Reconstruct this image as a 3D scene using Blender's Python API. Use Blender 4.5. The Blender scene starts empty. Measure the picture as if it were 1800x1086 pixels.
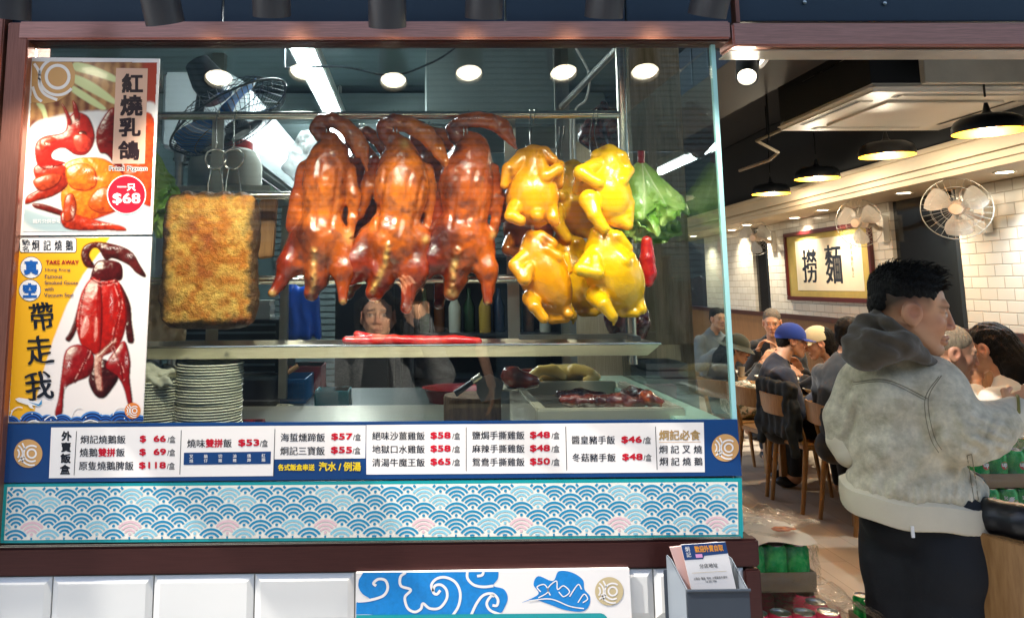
import bpy, bmesh, math, random
import numpy as np
from mathutils import Vector, Matrix, Euler
random.seed(7); RNG = np.random.default_rng(7)
SC = bpy.context.scene
COL = SC.collection
R = math.radians

# ------------------------------------------------------------------ camera
F, CX, CY = 1350.0, 752.0, 318.0            # focal length and principal point in photo pixels (1800 x 1086)
VN, VZ = (730.0, 503.0), (688.0, -9474.0)   # vanishing points of depth and of height
CAM = Vector((0, -1.7, 1.6))
def _cd(u, v): return Vector(((u-CX)/F, -(v-CY)/F, -1.0))
_y = _cd(*VN).normalized()
_z = _cd(*VZ); _z = (_z - _y*_z.dot(_y)).normalized()
_x = _y.cross(_z)
ROT = Matrix((_x, _y, _z))
cam = bpy.data.cameras.new('camera'); camo = bpy.data.objects.new('camera', cam); COL.objects.link(camo)
camo.matrix_world = Matrix.Translation(CAM) @ ROT.to_4x4()
cam.sensor_width = 36; cam.lens = F/1800*36
cam.shift_x = (900-CX)/1800; cam.shift_y = (CY-543)/1800
cam.clip_start = 0.02; cam.clip_end = 500
SC.camera = camo
def ray(u, v):
    d = ROT @ _cd(u, v); return d/d.y
def at(u, v, Y): return CAM + ray(u, v)*(Y-CAM.y)
def atz(u, v, Z):
    d = ray(u, v); return CAM + d*((Z-CAM.z)/d.z)
def px(Y): return (Y-CAM.y)/F               # metres per photo pixel at depth Y

# ------------------------------------------------------------------ light
SUN_EL, SUN_AZ = R(50), R(250)              # the sun stands over the street, a little to the left
w = bpy.data.worlds.new('World'); SC.world = w; w.use_nodes = True
nt = w.node_tree; bg = nt.nodes['Background']
sky = nt.nodes.new('ShaderNodeTexSky'); sky.sky_type = 'NISHITA'; sky.sun_disc = False
sky.sun_elevation = SUN_EL; sky.sun_rotation = SUN_AZ
nt.links.new(sky.outputs[0], bg.inputs[0]); bg.inputs[1].default_value = 0.13
sl = bpy.data.lights.new('sun', 'SUN'); sl.energy = 2.0; sl.angle = R(0.6); sl.color = (1, .96, .9)
so = bpy.data.objects.new('sun', sl); COL.objects.link(so)
_sd = Vector((math.sin(SUN_AZ)*math.cos(SUN_EL), math.cos(SUN_AZ)*math.cos(SUN_EL), math.sin(SUN_EL)))
so.rotation_euler = _sd.to_track_quat('Z', 'Y').to_euler(); so.location = (0, -8, 9)
SC.view_settings.view_transform = 'Standard'; SC.view_settings.look = 'None'
SC.view_settings.exposure = 1.3; SC.view_settings.gamma = 1.0
SC.render.engine = 'CYCLES'
cy = SC.cycles
cy.max_bounces = 8; cy.diffuse_bounces = 3; cy.glossy_bounces = 4; cy.transmission_bounces = 4; cy.transparent_max_bounces = 16
cy.use_denoising = True; cy.caustics_reflective = False; cy.caustics_refractive = False
cy.sample_clamp_indirect = 6.0
def lamp(kind, name, loc, power, color, aim=None, size=.05, cone=70, blend=.5):
    l = bpy.data.lights.new(name, kind); l.energy = power; l.color = color
    if kind == 'SPOT': l.spot_size = R(cone); l.spot_blend = blend; l.shadow_soft_size = size
    elif kind == 'POINT': l.shadow_soft_size = size
    elif kind == 'AREA': l.size = size
    o = bpy.data.objects.new(name, l); COL.objects.link(o); o.location = loc
    if aim is not None: o.rotation_euler = (Vector(loc)-Vector(aim)).to_track_quat('Z', 'Y').to_euler()
    return o

# ------------------------------------------------------------------ materials
def lin(c):
    if isinstance(c, str):
        c = c.lstrip('#'); c = [int(c[i:i+2], 16)/255 for i in (0, 2, 4)]
        return tuple(x/12.92 if x <= .04045 else ((x+.055)/1.055)**2.4 for x in c)
    return tuple(c[:3])
MATS = {}
def mat(name, col=(.5, .5, .5), rough=.5, metal=0, bump=None, var=None, coat=0, spec=.5, emis=None, attr=False,
        aniso=0, bump2=None, stretch=None, sheen=0, alpha=None, sss=0, col2=None, ramp=None, trans=0):
    """Principled material. var=(scale, amount): noise between darker and lighter; col2 with ramp=(scale, lo, hi, detail): noise mix of two colours."""
    if name in MATS: return MATS[name]
    m = bpy.data.materials.new(name); MATS[name] = m; m.use_nodes = True
    n = m.node_tree.nodes; L = m.node_tree.links; b = n['Principled BSDF']
    c = lin(col); b.inputs['Base Color'].default_value = (*c, 1)
    b.inputs['Roughness'].default_value = rough; b.inputs['Metallic'].default_value = metal
    b.inputs['Coat Weight'].default_value = coat; b.inputs['Coat Roughness'].default_value = .08
    b.inputs['Specular IOR Level'].default_value = spec
    if sheen: b.inputs['Sheen Weight'].default_value = sheen
    if aniso:
        b.inputs['Anisotropic'].default_value = aniso; b.inputs['Anisotropic Rotation'].default_value = .25
        tg = n.new('ShaderNodeTangent'); tg.direction_type = 'RADIAL'; tg.axis = 'Z'; L.new(tg.outputs[0], b.inputs['Tangent'])
    if trans: b.inputs['Transmission Weight'].default_value = trans
    if sss:
        b.inputs['Subsurface Weight'].default_value = sss; b.inputs['Subsurface Radius'].default_value = (1, .35, .15); b.inputs['Subsurface Scale'].default_value = .008
    if emis: b.inputs['Emission Color'].default_value = (*lin(emis[0]), 1); b.inputs['Emission Strength'].default_value = emis[1]
    tc = n.new('ShaderNodeTexCoord'); src = tc.outputs['Object']
    if stretch:
        mp = n.new('ShaderNodeMapping'); mp.inputs['Scale'].default_value = stretch; L.new(src, mp.inputs[0]); src = mp.outputs[0]
    out = None
    if attr:
        a = n.new('ShaderNodeVertexColor'); a.layer_name = 'Col'; out = a.outputs[0]
    def noise(s, d=4, r=.6):
        t = n.new('ShaderNodeTexNoise'); t.inputs['Scale'].default_value = s; t.inputs['Detail'].default_value = d; t.inputs['Roughness'].default_value = r
        L.new(src, t.inputs['Vector']); return t
    if col2 is not None:
        t = noise(ramp[0], ramp[3] if len(ramp) > 3 else 4)
        r_ = n.new('ShaderNodeMapRange'); r_.inputs[1].default_value = ramp[1]; r_.inputs[2].default_value = ramp[2]; L.new(t.outputs[0], r_.inputs[0])
        mx = n.new('ShaderNodeMix'); mx.data_type = 'RGBA'; L.new(r_.outputs[0], mx.inputs[0])
        if out is not None: L.new(out, mx.inputs[6])
        else: mx.inputs[6].default_value = (*c, 1)
        mx.inputs[7].default_value = (*lin(col2), 1); out = mx.outputs[2]
    if var:
        t = noise(var[0], 5); r_ = n.new('ShaderNodeMapRange'); r_.inputs[1].default_value = .3; r_.inputs[2].default_value = .7
        r_.inputs[3].default_value = 1-var[1]; r_.inputs[4].default_value = 1+var[1]; L.new(t.outputs[0], r_.inputs[0])
        mx = n.new('ShaderNodeMix'); mx.data_type = 'RGBA'; mx.blend_type = 'MULTIPLY'; mx.inputs[0].default_value = 1
        if out is not None: L.new(out, mx.inputs[6])
        else: mx.inputs[6].default_value = (*c, 1)
        L.new(r_.outputs[0], mx.inputs[7]); out = mx.outputs[2]
    if out is not None: L.new(out, b.inputs['Base Color'])
    prev = None
    for bp in (bump, bump2):
        if not bp: continue
        kind = bp[2] if len(bp) > 2 else 'n'
        if kind == 'v':
            t = n.new('ShaderNodeTexVoronoi'); t.inputs['Scale'].default_value = bp[0]; L.new(src, t.inputs['Vector']); h = t.outputs['Distance']
        else: h = noise(bp[0], 6).outputs[0]
        bn = n.new('ShaderNodeBump'); bn.inputs['Strength'].default_value = bp[1]; bn.inputs['Distance'].default_value = .01 if len(bp) < 4 else bp[3]
        L.new(h, bn.inputs['Height'])
        if prev: L.new(prev, bn.inputs['Normal'])
        prev = bn.outputs[0]
    if prev: L.new(prev, b.inputs['Normal'])
    if alpha is not None:
        b.inputs['Alpha'].default_value = alpha
    return m
def glass(name, tint=(.95, .985, .975), r0=.05, rough=0.0, film=0):
    """thin pane: see-through, mirror part by Schlick's law, the same from both sides"""
    if name in MATS: return MATS[name]
    m = bpy.data.materials.new(name); MATS[name] = m; m.use_nodes = True; n = m.node_tree.nodes; L = m.node_tree.links
    n.clear(); o = n.new('ShaderNodeOutputMaterial'); mx = n.new('ShaderNodeMixShader')
    t = n.new('ShaderNodeBsdfTransparent'); g = n.new('ShaderNodeBsdfGlossy')
    t.inputs[0].default_value = (*tint, 1); g.inputs['Roughness'].default_value = rough
    ge = n.new('ShaderNodeNewGeometry'); dt = n.new('ShaderNodeVectorMath'); dt.operation = 'DOT_PRODUCT'; L.new(ge.outputs['Incoming'], dt.inputs[0])
    nrm = ge.outputs['Normal']
    if film:
        tc = n.new('ShaderNodeTexCoord'); no = n.new('ShaderNodeTexNoise'); no.inputs['Scale'].default_value = 30; no.inputs['Detail'].default_value = 5
        bn = n.new('ShaderNodeBump'); bn.inputs['Strength'].default_value = .9; bn.inputs['Distance'].default_value = .03
        L.new(tc.outputs['Object'], no.inputs[0]); L.new(no.outputs[0], bn.inputs['Height']); L.new(bn.outputs[0], g.inputs['Normal']); nrm = bn.outputs[0]
    L.new(nrm, dt.inputs[1])
    def M_(op, a, b):
        k = n.new('ShaderNodeMath'); k.operation = op
        for i, x in enumerate((a, b)):
            if x is None: continue
            if isinstance(x, (int, float)): k.inputs[i].default_value = x
            else: L.new(x, k.inputs[i])
        return k.outputs[0]
    c = M_('ABSOLUTE', dt.outputs['Value'], None); p = M_('POWER', M_('SUBTRACT', 1.0, c), 5.0)
    fac = M_('ADD', M_('MULTIPLY', p, 1-r0), max(r0, film))
    L.new(fac, mx.inputs[0]); L.new(t.outputs[0], mx.inputs[1]); L.new(g.outputs[0], mx.inputs[2]); L.new(mx.outputs[0], o.inputs[0])
    return m

# ------------------------------------------------------------------ objects
def link(name, me, parent=None):
    o = bpy.data.objects.new(name, me); COL.objects.link(o)
    if parent is not None:
        o.parent = parent; o.matrix_parent_inverse = wm(parent).inverted()
    return o
def wm(o):
    m = Matrix.LocRotScale(o.location, o.rotation_euler, o.scale)
    return wm(o.parent) @ o.matrix_parent_inverse @ m if o.parent else m
def tag(o, label=None, cat=None, group=None, kind=None):
    if label: o['label'] = label
    if cat: o['category'] = cat
    if group: o['group'] = group
    if kind: o['kind'] = kind
    return o
def thing(name, label, cat, loc=(0, 0, 0), group=None):
    o = bpy.data.objects.new(name, None); COL.objects.link(o); o.location = loc; o.empty_display_size = .05
    return tag(o, label, cat, group)
def dup(root, loc, label=None, rotz=None, group=None):
    r = root.copy(); COL.objects.link(r); r.location = loc
    if rotz is not None: r.rotation_euler = (0, 0, rotz)
    if label: r['label'] = label
    if group: r['group'] = group
    for ch in list(root.children):
        c = ch.copy(); COL.objects.link(c); c.parent = r; c.matrix_parent_inverse = ch.matrix_parent_inverse.copy()
        for g in list(ch.children):
            d = g.copy(); COL.objects.link(d); d.parent = c; d.matrix_parent_inverse = g.matrix_parent_inverse.copy()
    return r
class MB:
    def __init__(s): s.v = []; s.f = []; s.m = []; s.mats = []
    def mi(s, m):
        if m not in s.mats: s.mats.append(m)
        return s.mats.index(m)
    def add(s, vs, fs, m):
        k = len(s.v); i = s.mi(m); s.v += [tuple(p) for p in vs]
        s.f += [[a+k for a in f] for f in fs]; s.m += [i]*len(fs); return s
    def quad(s, a, b, c, d, m): return s.add([a, b, c, d], [[0, 1, 2, 3]], m)
    def box(s, p, q, m, M=None):
        (x0, y0, z0), (x1, y1, z1) = [min(a, b) for a, b in zip(p, q)], [max(a, b) for a, b in zip(p, q)]
        vs = [Vector(c) for c in ((x0,y0,z0),(x1,y0,z0),(x1,y1,z0),(x0,y1,z0),(x0,y0,z1),(x1,y0,z1),(x1,y1,z1),(x0,y1,z1))]
        if M is not None: vs = [M @ c for c in vs]
        return s.add(vs, [[0,3,2,1],[4,5,6,7],[0,1,5,4],[1,2,6,5],[2,3,7,6],[3,0,4,7]], m)
    def prism(s, pts, off, m):
        n = len(pts); off = Vector(off); a = [Vector(p) for p in pts]; b = [p+off for p in a]
        return s.add(a+b, [list(range(n))[::-1], list(range(n, 2*n))]+[[i, (i+1) % n, n+(i+1) % n, n+i] for i in range(n)], m)
    def tube(s, pts, r, m, n=10, cap=True, closed=False, flat=1.0):
        P = [Vector(p) for p in pts]; N = len(P); rr = r if hasattr(r, '__len__') else [r]*N
        T = []
        for i in range(N):
            if closed: d = P[(i+1) % N]-P[i-1]
            else: d = P[min(i+1, N-1)]-P[max(i-1, 0)]
            T.append(d.normalized() if d.length > 1e-9 else Vector((0, 0, 1)))
        up = Vector((0, 0, 1)) if abs(T[0].z) < .9 else Vector((1, 0, 0))
        x = T[0].cross(up).normalized(); vs = []
        for i in range(N):
            x = (x-T[i]*x.dot(T[i])); x = x.normalized() if x.length > 1e-6 else T[i].orthogonal().normalized()
            y = T[i].cross(x)
            vs += [P[i]+(x*math.cos(2*math.pi*k/n)+y*math.sin(2*math.pi*k/n)*flat)*rr[i] for k in range(n)]
        fs = []
        for i in range(N if closed else N-1):
            j = (i+1) % N
            fs += [[i*n+k, i*n+(k+1) % n, j*n+(k+1) % n, j*n+k] for k in range(n)]
        if cap and not closed: fs += [list(range(n))[::-1], [(N-1)*n+k for k in range(n)]]
        return s.add(vs, fs, m)
    def lathe(s, prof, m, n=24, M=None, cap=True):
        M = M or Matrix(); vs = []; fs = []
        for r, z in prof: vs += [M @ Vector((r*math.cos(2*math.pi*k/n), r*math.sin(2*math.pi*k/n), z)) for k in range(n)]
        for i in range(len(prof)-1): fs += [[i*n+k, i*n+(k+1) % n, (i+1)*n+(k+1) % n, (i+1)*n+k] for k in range(n)]
        if cap: fs += [list(range(n))[::-1], [(len(prof)-1)*n+k for k in range(n)]]
        return s.add(vs, fs, m)
    def ball(s, c, r, m, n=12, sq=(1, 1, 1)):
        c = Vector(c); pr = [(max(math.sin(math.pi*i/n), 1e-4)*r, -math.cos(math.pi*i/n)*r) for i in range(n+1)]
        return s.lathe(pr, m, n+4, Matrix.Translation(c) @ Matrix.Diagonal((*sq, 1)), cap=False)
    def build(s, name, parent=None, smooth=35, bevel=0, seg=2, recenter=None):
        me = bpy.data.meshes.new(name); vs = s.v; base = None
        if recenter is None: recenter = parent is None
        if recenter and vs:
            A = np.array(vs); base = ((A[:, 0].min()+A[:, 0].max())/2, (A[:, 1].min()+A[:, 1].max())/2, A[:, 2].min())
            vs = (A-np.array(base)).tolist()
        me.from_pydata(vs, [], s.f)
        for m in s.mats: me.materials.append(m)
        me.polygons.foreach_set('material_index', s.m)
        if bevel:
            bm = bmesh.new(); bm.from_mesh(me)
            bmesh.ops.remove_doubles(bm, verts=bm.verts, dist=1e-5)
            es = [e for e in bm.edges if len(e.link_faces) == 2 and e.calc_face_angle(0) > R(35)]
            bmesh.ops.bevel(bm, geom=es, offset=bevel, segments=seg, affect='EDGES', clamp_overlap=True)
            bm.to_mesh(me); bm.free()
        if smooth:
            me.polygons.foreach_set('use_smooth', [True]*len(me.polygons)); me.set_sharp_from_angle(angle=R(smooth))
        me.update(); o = link(name, me, parent)
        if base: o.location = base
        return o
def part(name, mb, parent, **k): return mb.build(name, parent, **k)

# ------------------------------------------------------------------ smooth bodies (distance fields -> surface nets)
def seg(a, b, ra, rb=None, k=.01, sub=False): return ('c', Vector(a), Vector(b), ra, ra if rb is None else rb, k, sub)
def ell(c, r, rot=None, k=.01, sub=False): return ('e', Vector(c), Vector(r), rot, 0, k, sub)
def rbox(c, h, r, k=.01, sub=False): return ('b', Vector(c), Vector(h), None, r, k, sub)
def chain(pts, k=.01): return [seg(a[:3], b[:3], a[3], b[3], k) for a, b in zip(pts, pts[1:])]
def sdf_arrays(prims, cell, disp=None, pad=.012):
    lo = np.full(3, 1e9); hi = -lo; bbs = []
    for p in prims:
        if p[0] == 'c':
            r = max(p[3], p[4]); a = np.minimum(p[1], p[2])-r; b = np.maximum(p[1], p[2])+r
        elif p[0] == 'b': a = np.array(p[1])-np.array(p[2]); b = np.array(p[1])+np.array(p[2])
        else:
            r = max(p[2]) if p[3] is not None else np.array(p[2]); a = np.array(p[1])-r; b = np.array(p[1])+r
        bbs.append((np.array(a), np.array(b)))
        if not p[6]: lo = np.minimum(lo, a); hi = np.maximum(hi, b)
    lo = lo-pad-2*cell; hi = hi+pad+2*cell
    n = np.ceil((hi-lo)/cell).astype(int)+1
    ax = [(lo[i]+cell*np.arange(n[i])).astype(np.float32) for i in range(3)]
    D = np.full(n, .08, np.float32)
    for p, (a, b) in zip(prims, bbs):
        m = p[5]*1.2+3*cell+.01
        s = [slice(max(0, int((a[i]-m-lo[i])/cell)), min(n[i], int((b[i]+m-lo[i])/cell)+2)) for i in range(3)]
        X, Y, Z = ax[0][s[0]][:, None, None], ax[1][s[1]][None, :, None], ax[2][s[2]][None, None, :]
        if p[0] == 'c':
            A, B = p[1], p[2]; d = B-A; L2 = max(d.length_squared, 1e-12)
            h = np.clip(((X-A.x)*d.x+(Y-A.y)*d.y+(Z-A.z)*d.z)/L2, 0, 1)
            q = np.sqrt((X-A.x-d.x*h)**2+(Y-A.y-d.y*h)**2+(Z-A.z-d.z*h)**2)-(p[3]+(p[4]-p[3])*h)
        elif p[0] == 'b':
            c, h_, r = p[1], p[2], p[4]; x, y, z = np.abs(X-c.x)-h_.x+r, np.abs(Y-c.y)-h_.y+r, np.abs(Z-c.z)-h_.z+r
            q = np.sqrt(np.maximum(x, 0)**2+np.maximum(y, 0)**2+np.maximum(z, 0)**2)+np.minimum(np.maximum(np.maximum(x, y), z), 0)-r
        else:
            c, r = p[1], p[2]; x, y, z = X-c.x, Y-c.y, Z-c.z
            if p[3] is not None:
                M = p[3].to_3x3().transposed() if hasattr(p[3], 'to_3x3') else p[3].transposed()
                x, y, z = [M[i][0]*x+M[i][1]*y+M[i][2]*z for i in range(3)]
            k0 = np.sqrt((x/r.x)**2+(y/r.y)**2+(z/r.z)**2)+1e-9; k1 = np.sqrt((x/r.x**2)**2+(y/r.y**2)**2+(z/r.z**2)**2)+1e-9
            q = k0*(k0-1)/k1
        o = D[s[0], s[1], s[2]]; k = p[5]
        if p[6]:
            h = np.clip(.5-.5*(o+q)/k, 0, 1); D[s[0], s[1], s[2]] = o*(1-h)+(-q)*h+k*h*(1-h)
        else:
            h = np.clip(.5+.5*(o-q)/k, 0, 1); D[s[0], s[1], s[2]] = o*(1-h)+q*h-k*h*(1-h)
    if disp is not None: D = D-disp(ax[0][:, None, None], ax[1][None, :, None], ax[2][None, None, :]).astype(np.float32)
    S = D < 0
    c = np.zeros(n-1, np.int8)
    for i in (0, 1):
        for j in (0, 1):
            for k in (0, 1): c += S[i:n[0]-1+i, j:n[1]-1+j, k:n[2]-1+k]
    act = (c > 0) & (c < 8); idx = -np.ones(n-1, np.int32); I = np.argwhere(act); idx[act] = np.arange(len(I))
    acc = np.zeros((len(I), 3)); cnt = np.zeros(len(I))
    for axs in range(3):
        o1, o2 = [a for a in range(3) if a != axs]
        for p in (0, 1):
            for q in (0, 1):
                s0 = I.copy(); s0[:, o1] += p; s0[:, o2] += q; s1 = s0.copy(); s1[:, axs] += 1
                d0 = D[tuple(s0.T)]; d1 = D[tuple(s1.T)]; cr = (d0 < 0) != (d1 < 0)
                t = np.where(cr, d0/np.where(cr, d0-d1, 1), 0); pt = s0.astype(float); pt[:, axs] += t
                acc[cr] += pt[cr]; cnt[cr] += 1
    V = lo+(acc/cnt[:, None])*cell; Q = []
    for axs in range(3):
        o1, o2 = (axs+1) % 3, (axs+2) % 3
        sl0 = [slice(1, n[i]-1) for i in range(3)]; sl0[axs] = slice(0, n[axs]-1); sl1 = list(sl0); sl1[axs] = slice(1, n[axs])
        a, b = S[tuple(sl0)], S[tuple(sl1)]
        for fl in (0, 1):
            e = np.argwhere((a & ~b) if fl == 0 else (~a & b))
            if not len(e): continue
            off = np.ones(3, int); off[axs] = 0; e = e+off
            def at_(d1, d2):
                g = e.copy(); g[:, o1] -= d1; g[:, o2] -= d2; return idx[tuple(g.T)]
            q = np.stack([at_(1, 1), at_(0, 1), at_(0, 0), at_(1, 0)], 1)
            Q.append(q if fl == 0 else q[:, ::-1])
    return V, np.concatenate(Q)
def mesh_arrays(name, V, Q, mats, parent=None, mi=None, col=None, smooth=True, recenter=None):
    V = np.asarray(V, float); base = None
    if recenter is None: recenter = parent is None
    if recenter:
        base = ((V[:, 0].min()+V[:, 0].max())/2, (V[:, 1].min()+V[:, 1].max())/2, V[:, 2].min()); V = V-np.array(base)
    me = bpy.data.meshes.new(name); me.vertices.add(len(V)); me.vertices.foreach_set('co', V.astype(np.float32).ravel())
    k = Q.shape[1]; me.loops.add(Q.size); me.loops.foreach_set('vertex_index', Q.astype(np.int32).ravel())
    me.polygons.add(len(Q)); me.polygons.foreach_set('loop_start', np.arange(0, Q.size, k, dtype=np.int32)); me.polygons.foreach_set('loop_total', np.full(len(Q), k, np.int32))
    for m in (mats if isinstance(mats, (list, tuple)) else [mats]): me.materials.append(m)
    if mi is not None: me.polygons.foreach_set('material_index', mi.astype(np.int32))
    me.polygons.foreach_set('use_smooth', np.full(len(Q), smooth))
    me.update(calc_edges=True)
    if col is not None:
        a = me.color_attributes.new('Col', 'FLOAT_COLOR', 'POINT'); a.data.foreach_set('color', np.concatenate([col, np.ones((len(V), 1))], 1).astype(np.float32).ravel())
    o = link(name, me, parent)
    if base: o.location = base
    return o
def body(name, prims, cell, mats, parent=None, disp=None, colf=None, mif=None):
    V, Q = sdf_arrays(prims, cell, disp)
    col = colf(V) if colf else None
    mi = mif(V[Q].mean(1)) if mif else None
    return mesh_arrays(name, V, Q, mats, parent, mi, col)
# value noise for displacement and printed pictures
_NG = RNG.random((32, 32, 32)).astype(np.float32)
def vnoise(x, y, z, s):
    x, y, z = np.broadcast_arrays(np.asarray(x)*s, np.asarray(y)*s, np.asarray(z)*s)
    i, j, k = np.floor(x).astype(int), np.floor(y).astype(int), np.floor(z).astype(int)
    fx, fy, fz = x-i, y-j, z-k; fx, fy, fz = [f*f*(3-2*f) for f in (fx, fy, fz)]; r = 0
    for a in (0, 1):
        for b in (0, 1):
            for c in (0, 1):
                r = r+_NG[(i+a) % 32, (j+b) % 32, (k+c) % 32]*(fx if a else 1-fx)*(fy if b else 1-fy)*(fz if c else 1-fz)
    return r-.5
def fbm(x, y, z, s, o=4):
    return sum(vnoise(x, y, z, s*2**i)/2**i for i in range(o))
def mixc(a, b, t):
    t = np.clip(t, 0, 1)[..., None]; return np.asarray(a)*(1-t)+np.asarray(b)*t

# ------------------------------------------------------------------ lettering
_TX = {}
def glyphs(s, off=0.0, space=1.0):
    key = (s, off, space)
    if key not in _TX:
        c = bpy.data.curves.new('t', 'FONT'); c.body = s; c.size = 1; c.offset = off; c.resolution_u = 3; c.space_character = space
        o = bpy.data.objects.new('t', c); COL.objects.link(o); bpy.context.view_layer.update()
        me = bpy.data.meshes.new_from_object(o.evaluated_get(bpy.context.evaluated_depsgraph_get()))
        V = np.array([v.co[:2] for v in me.vertices]); Fs = [list(p.vertices) for p in me.polygons]
        bpy.data.objects.remove(o); bpy.data.curves.remove(c); bpy.data.meshes.remove(me)
        lo, hi = V.min(0), V.max(0); _TX[key] = ((V-lo)/(hi-lo), Fs, (hi-lo))
    return _TX[key]
class Sheet:
    """Flat marks in photo-pixel coordinates, laid on the plane y = Y; each colour a material, each layer 0.4 mm nearer."""
    def __init__(s, Y, step=.0004, f=None): s.Y = Y; s.b = MB(); s.step = step; s.fn = f
    def P(s, u, v, l): return s.fn(u, v, l) if s.fn else at(u, v, s.Y-l*s.step)
    def text(s, t, x0, y0, x1, y1, m, off=.02, l=2, shear=0, skew=0, warp=0):
        """fit t into the box (x0,y0)-(x1,y1)"""
        V, Fs, sz = glyphs(t, 0); d = off*(y1-y0)/sz[1]*.8
        cps = ((0, 0),) if off < .008 else ((-d, 0), (d, 0)) if off < .025 else ((-d, -d), (d, -d), (-d, d), (d, d), (0, 0))
        for q, (du, dv) in enumerate(cps):
            pts = []
            for a, b in V:
                u = x0+d+(x1-x0-2*d)*a+shear*(b-.5)*(y1-y0)+du; v = y1-d-(y1-y0-2*d)*b+skew*(a-.5)*(x1-x0)+dv
                if warp: u += warp*math.sin(v*.31+u*.13); v += warp*math.sin(u*.27-v*.11)
                pts.append(s.P(u, v, l+q*.12))
            s.b.add(pts, Fs, m)
        return s
    def row(s, t, cx, cy, h, m, off=.02, l=2, anchor='c', aspect=1.0, **k):
        V, Fs, sz = glyphs(t, 0); w = h*sz[0]/sz[1]*aspect
        x0 = cx-w/2 if anchor == 'c' else cx if anchor == 'l' else cx-w
        return s.text(t, x0, cy-h/2, x0+w, cy+h/2, m, off, l, **k)
    def poly(s, pts, m, l=1):
        s.b.add([s.P(u, v, l) for u, v in pts], [list(range(len(pts)))], m); return s
    def rect(s, x0, y0, x1, y1, m, l=1, sk=0): return s.poly([(x0, y0), (x0, y1), (x1, y1+sk), (x1, y0+sk)], m, l)
    def disc(s, cx, cy, r, m, l=1, n=40, asp=1): return s.poly([(cx+r*asp*math.cos(-2*math.pi*i/n), cy+r*math.sin(-2*math.pi*i/n)) for i in range(n)], m, l)
    def stroke(s, pts, w, m, l=2, smooth=True):
        if smooth: pts = spline(pts, 8)
        n = len(pts); ww = w if hasattr(w, '__len__') else [w]*n
        if len(ww) != n: ww = np.interp(np.linspace(0, 1, n), np.linspace(0, 1, len(ww)), ww)
        A = []
        for i in range(n):
            a, b = pts[max(i-1, 0)], pts[min(i+1, n-1)]; dx, dy = b[0]-a[0], b[1]-a[1]; L = math.hypot(dx, dy) or 1
            A.append((pts[i][0]-dy/L*ww[i]/2, pts[i][1]+dx/L*ww[i]/2)); A.append((pts[i][0]+dy/L*ww[i]/2, pts[i][1]-dx/L*ww[i]/2))
        s.b.add([s.P(u, v, l) for u, v in A], [[2*i, 2*i+2, 2*i+3, 2*i+1] for i in range(n-1)], m); return s
    def arc(s, cx, cy, r, w, a0, a1, m, l=2, n=36):
        pts = [(cx+r*math.cos(R(a0+(a1-a0)*i/n)), cy-r*math.sin(R(a0+(a1-a0)*i/n))) for i in range(n+1)]
        return s.stroke(pts, w, m, l, smooth=False)
    def build(s, name, parent): return s.b.build(name, parent, smooth=0)
def spline(pts, n=8, closed=False):
    P = [np.array(p, float) for p in pts]; N = len(P); out = []
    for i in range(N if closed else N-1):
        g = (lambda j: P[j % N]) if closed else (lambda j: P[min(max(j, 0), N-1)])
        a, b, c, d = g(i-1), g(i), g(i+1), g(i+2)
        for k in range(n):
            t = k/n; out.append(tuple(.5*(2*b+(c-a)*t+(2*a-5*b+4*c-d)*t*t+(3*b-a-3*c+d)*t**3)))
    if not closed: out.append(tuple(P[-1]))
    return out
def logo(S, cx, cy, r, tan, white, l=2):
    S.disc(cx, cy, r, tan, l)
    S.arc(cx+.25*r, cy, .30*r, .12*r, 0, 360, white, l+1)
    S.arc(cx+.25*r, cy, .56*r, .12*r, 52, 300, white, l+1)
    S.arc(cx+.25*r, cy, .82*r, .11*r, 195, 285, white, l+1, 20)
    S.arc(cx-1.05*r, cy, .66*r, .11*r, -58, 58, white, l+1, 20)
    S.arc(cx-1.05*r, cy, .42*r, .11*r, -44, 44, white, l+1, 14)
    S.stroke([(cx-.42*r, cy-.74*r), (cx-.3*r, cy-.5*r), (cx-.22*r, cy-.28*r)], .11*r, white, l+1)
    S.stroke([(cx-.42*r, cy+.62*r), (cx-.34*r, cy+.42*r), (cx-.24*r, cy+.26*r)], .11*r, white, l+1)
# ================================================================== street front
M_bronze = mat('bronze_steel', '#d69a88', .30, .9, bump=(60, .03), aniso=.85, stretch=(2, 60, 60), var=(9, .18))
M_bronze_v = mat('bronze_steel_upright', '#a8705f', .34, .8, bump=(60, .05), aniso=.6, stretch=(60, 60, 2), var=(9, .18))
M_rail = mat('brown_steel', '#4a2a28', .34, .6, bump=(60, .04), stretch=(2, 60, 60), var=(8, .15), spec=.6)
M_fascia = mat('fascia_blue', '#2a3947', .36, 0, var=(3, .1), spec=.5)
M_black = mat('black_paint', '#17181a', .42, 0, bump=(300, .05))
M_steel = mat('brushed_steel', '#c9c4b8', .22, 1, bump=(40, .04), stretch=(2, 60, 60))
M_steel2 = mat('dull_steel', '#a9a8a2', .34, 1, bump=(30, .05), var=(6, .12))
M_edge = mat('glass_edge', '#a8dfe0', .15, 0, spec=.8, emis=None)
M_glass = glass('window_glass', r0=.085)
M_tile = mat('white_glaze', '#e3e2de', .16, 0, bump=(14, .06), spec=.6, var=(2, .03))
M_grout = mat('grout', '#9b9a94', .9, 0)
M_led = mat('lamp_face', '#fff4dd', .4, emis=('#fff0d2', 9.0))
WHITE = mat('print_white', '#efeae6', .3, coat=.3); NAVY = mat('print_navy', '#0b3d74', .32, coat=.3, var=(2, .06)); INK = mat('print_ink', '#141a26', .4)
RED = mat('print_red', '#c4122c', .4); YEL = mat('print_yellow', '#f2d228', .4); TAN = mat('print_tan', '#cc9c62', .4); LTAN = mat('print_pale_tan', '#c9b68c', .4)
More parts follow.
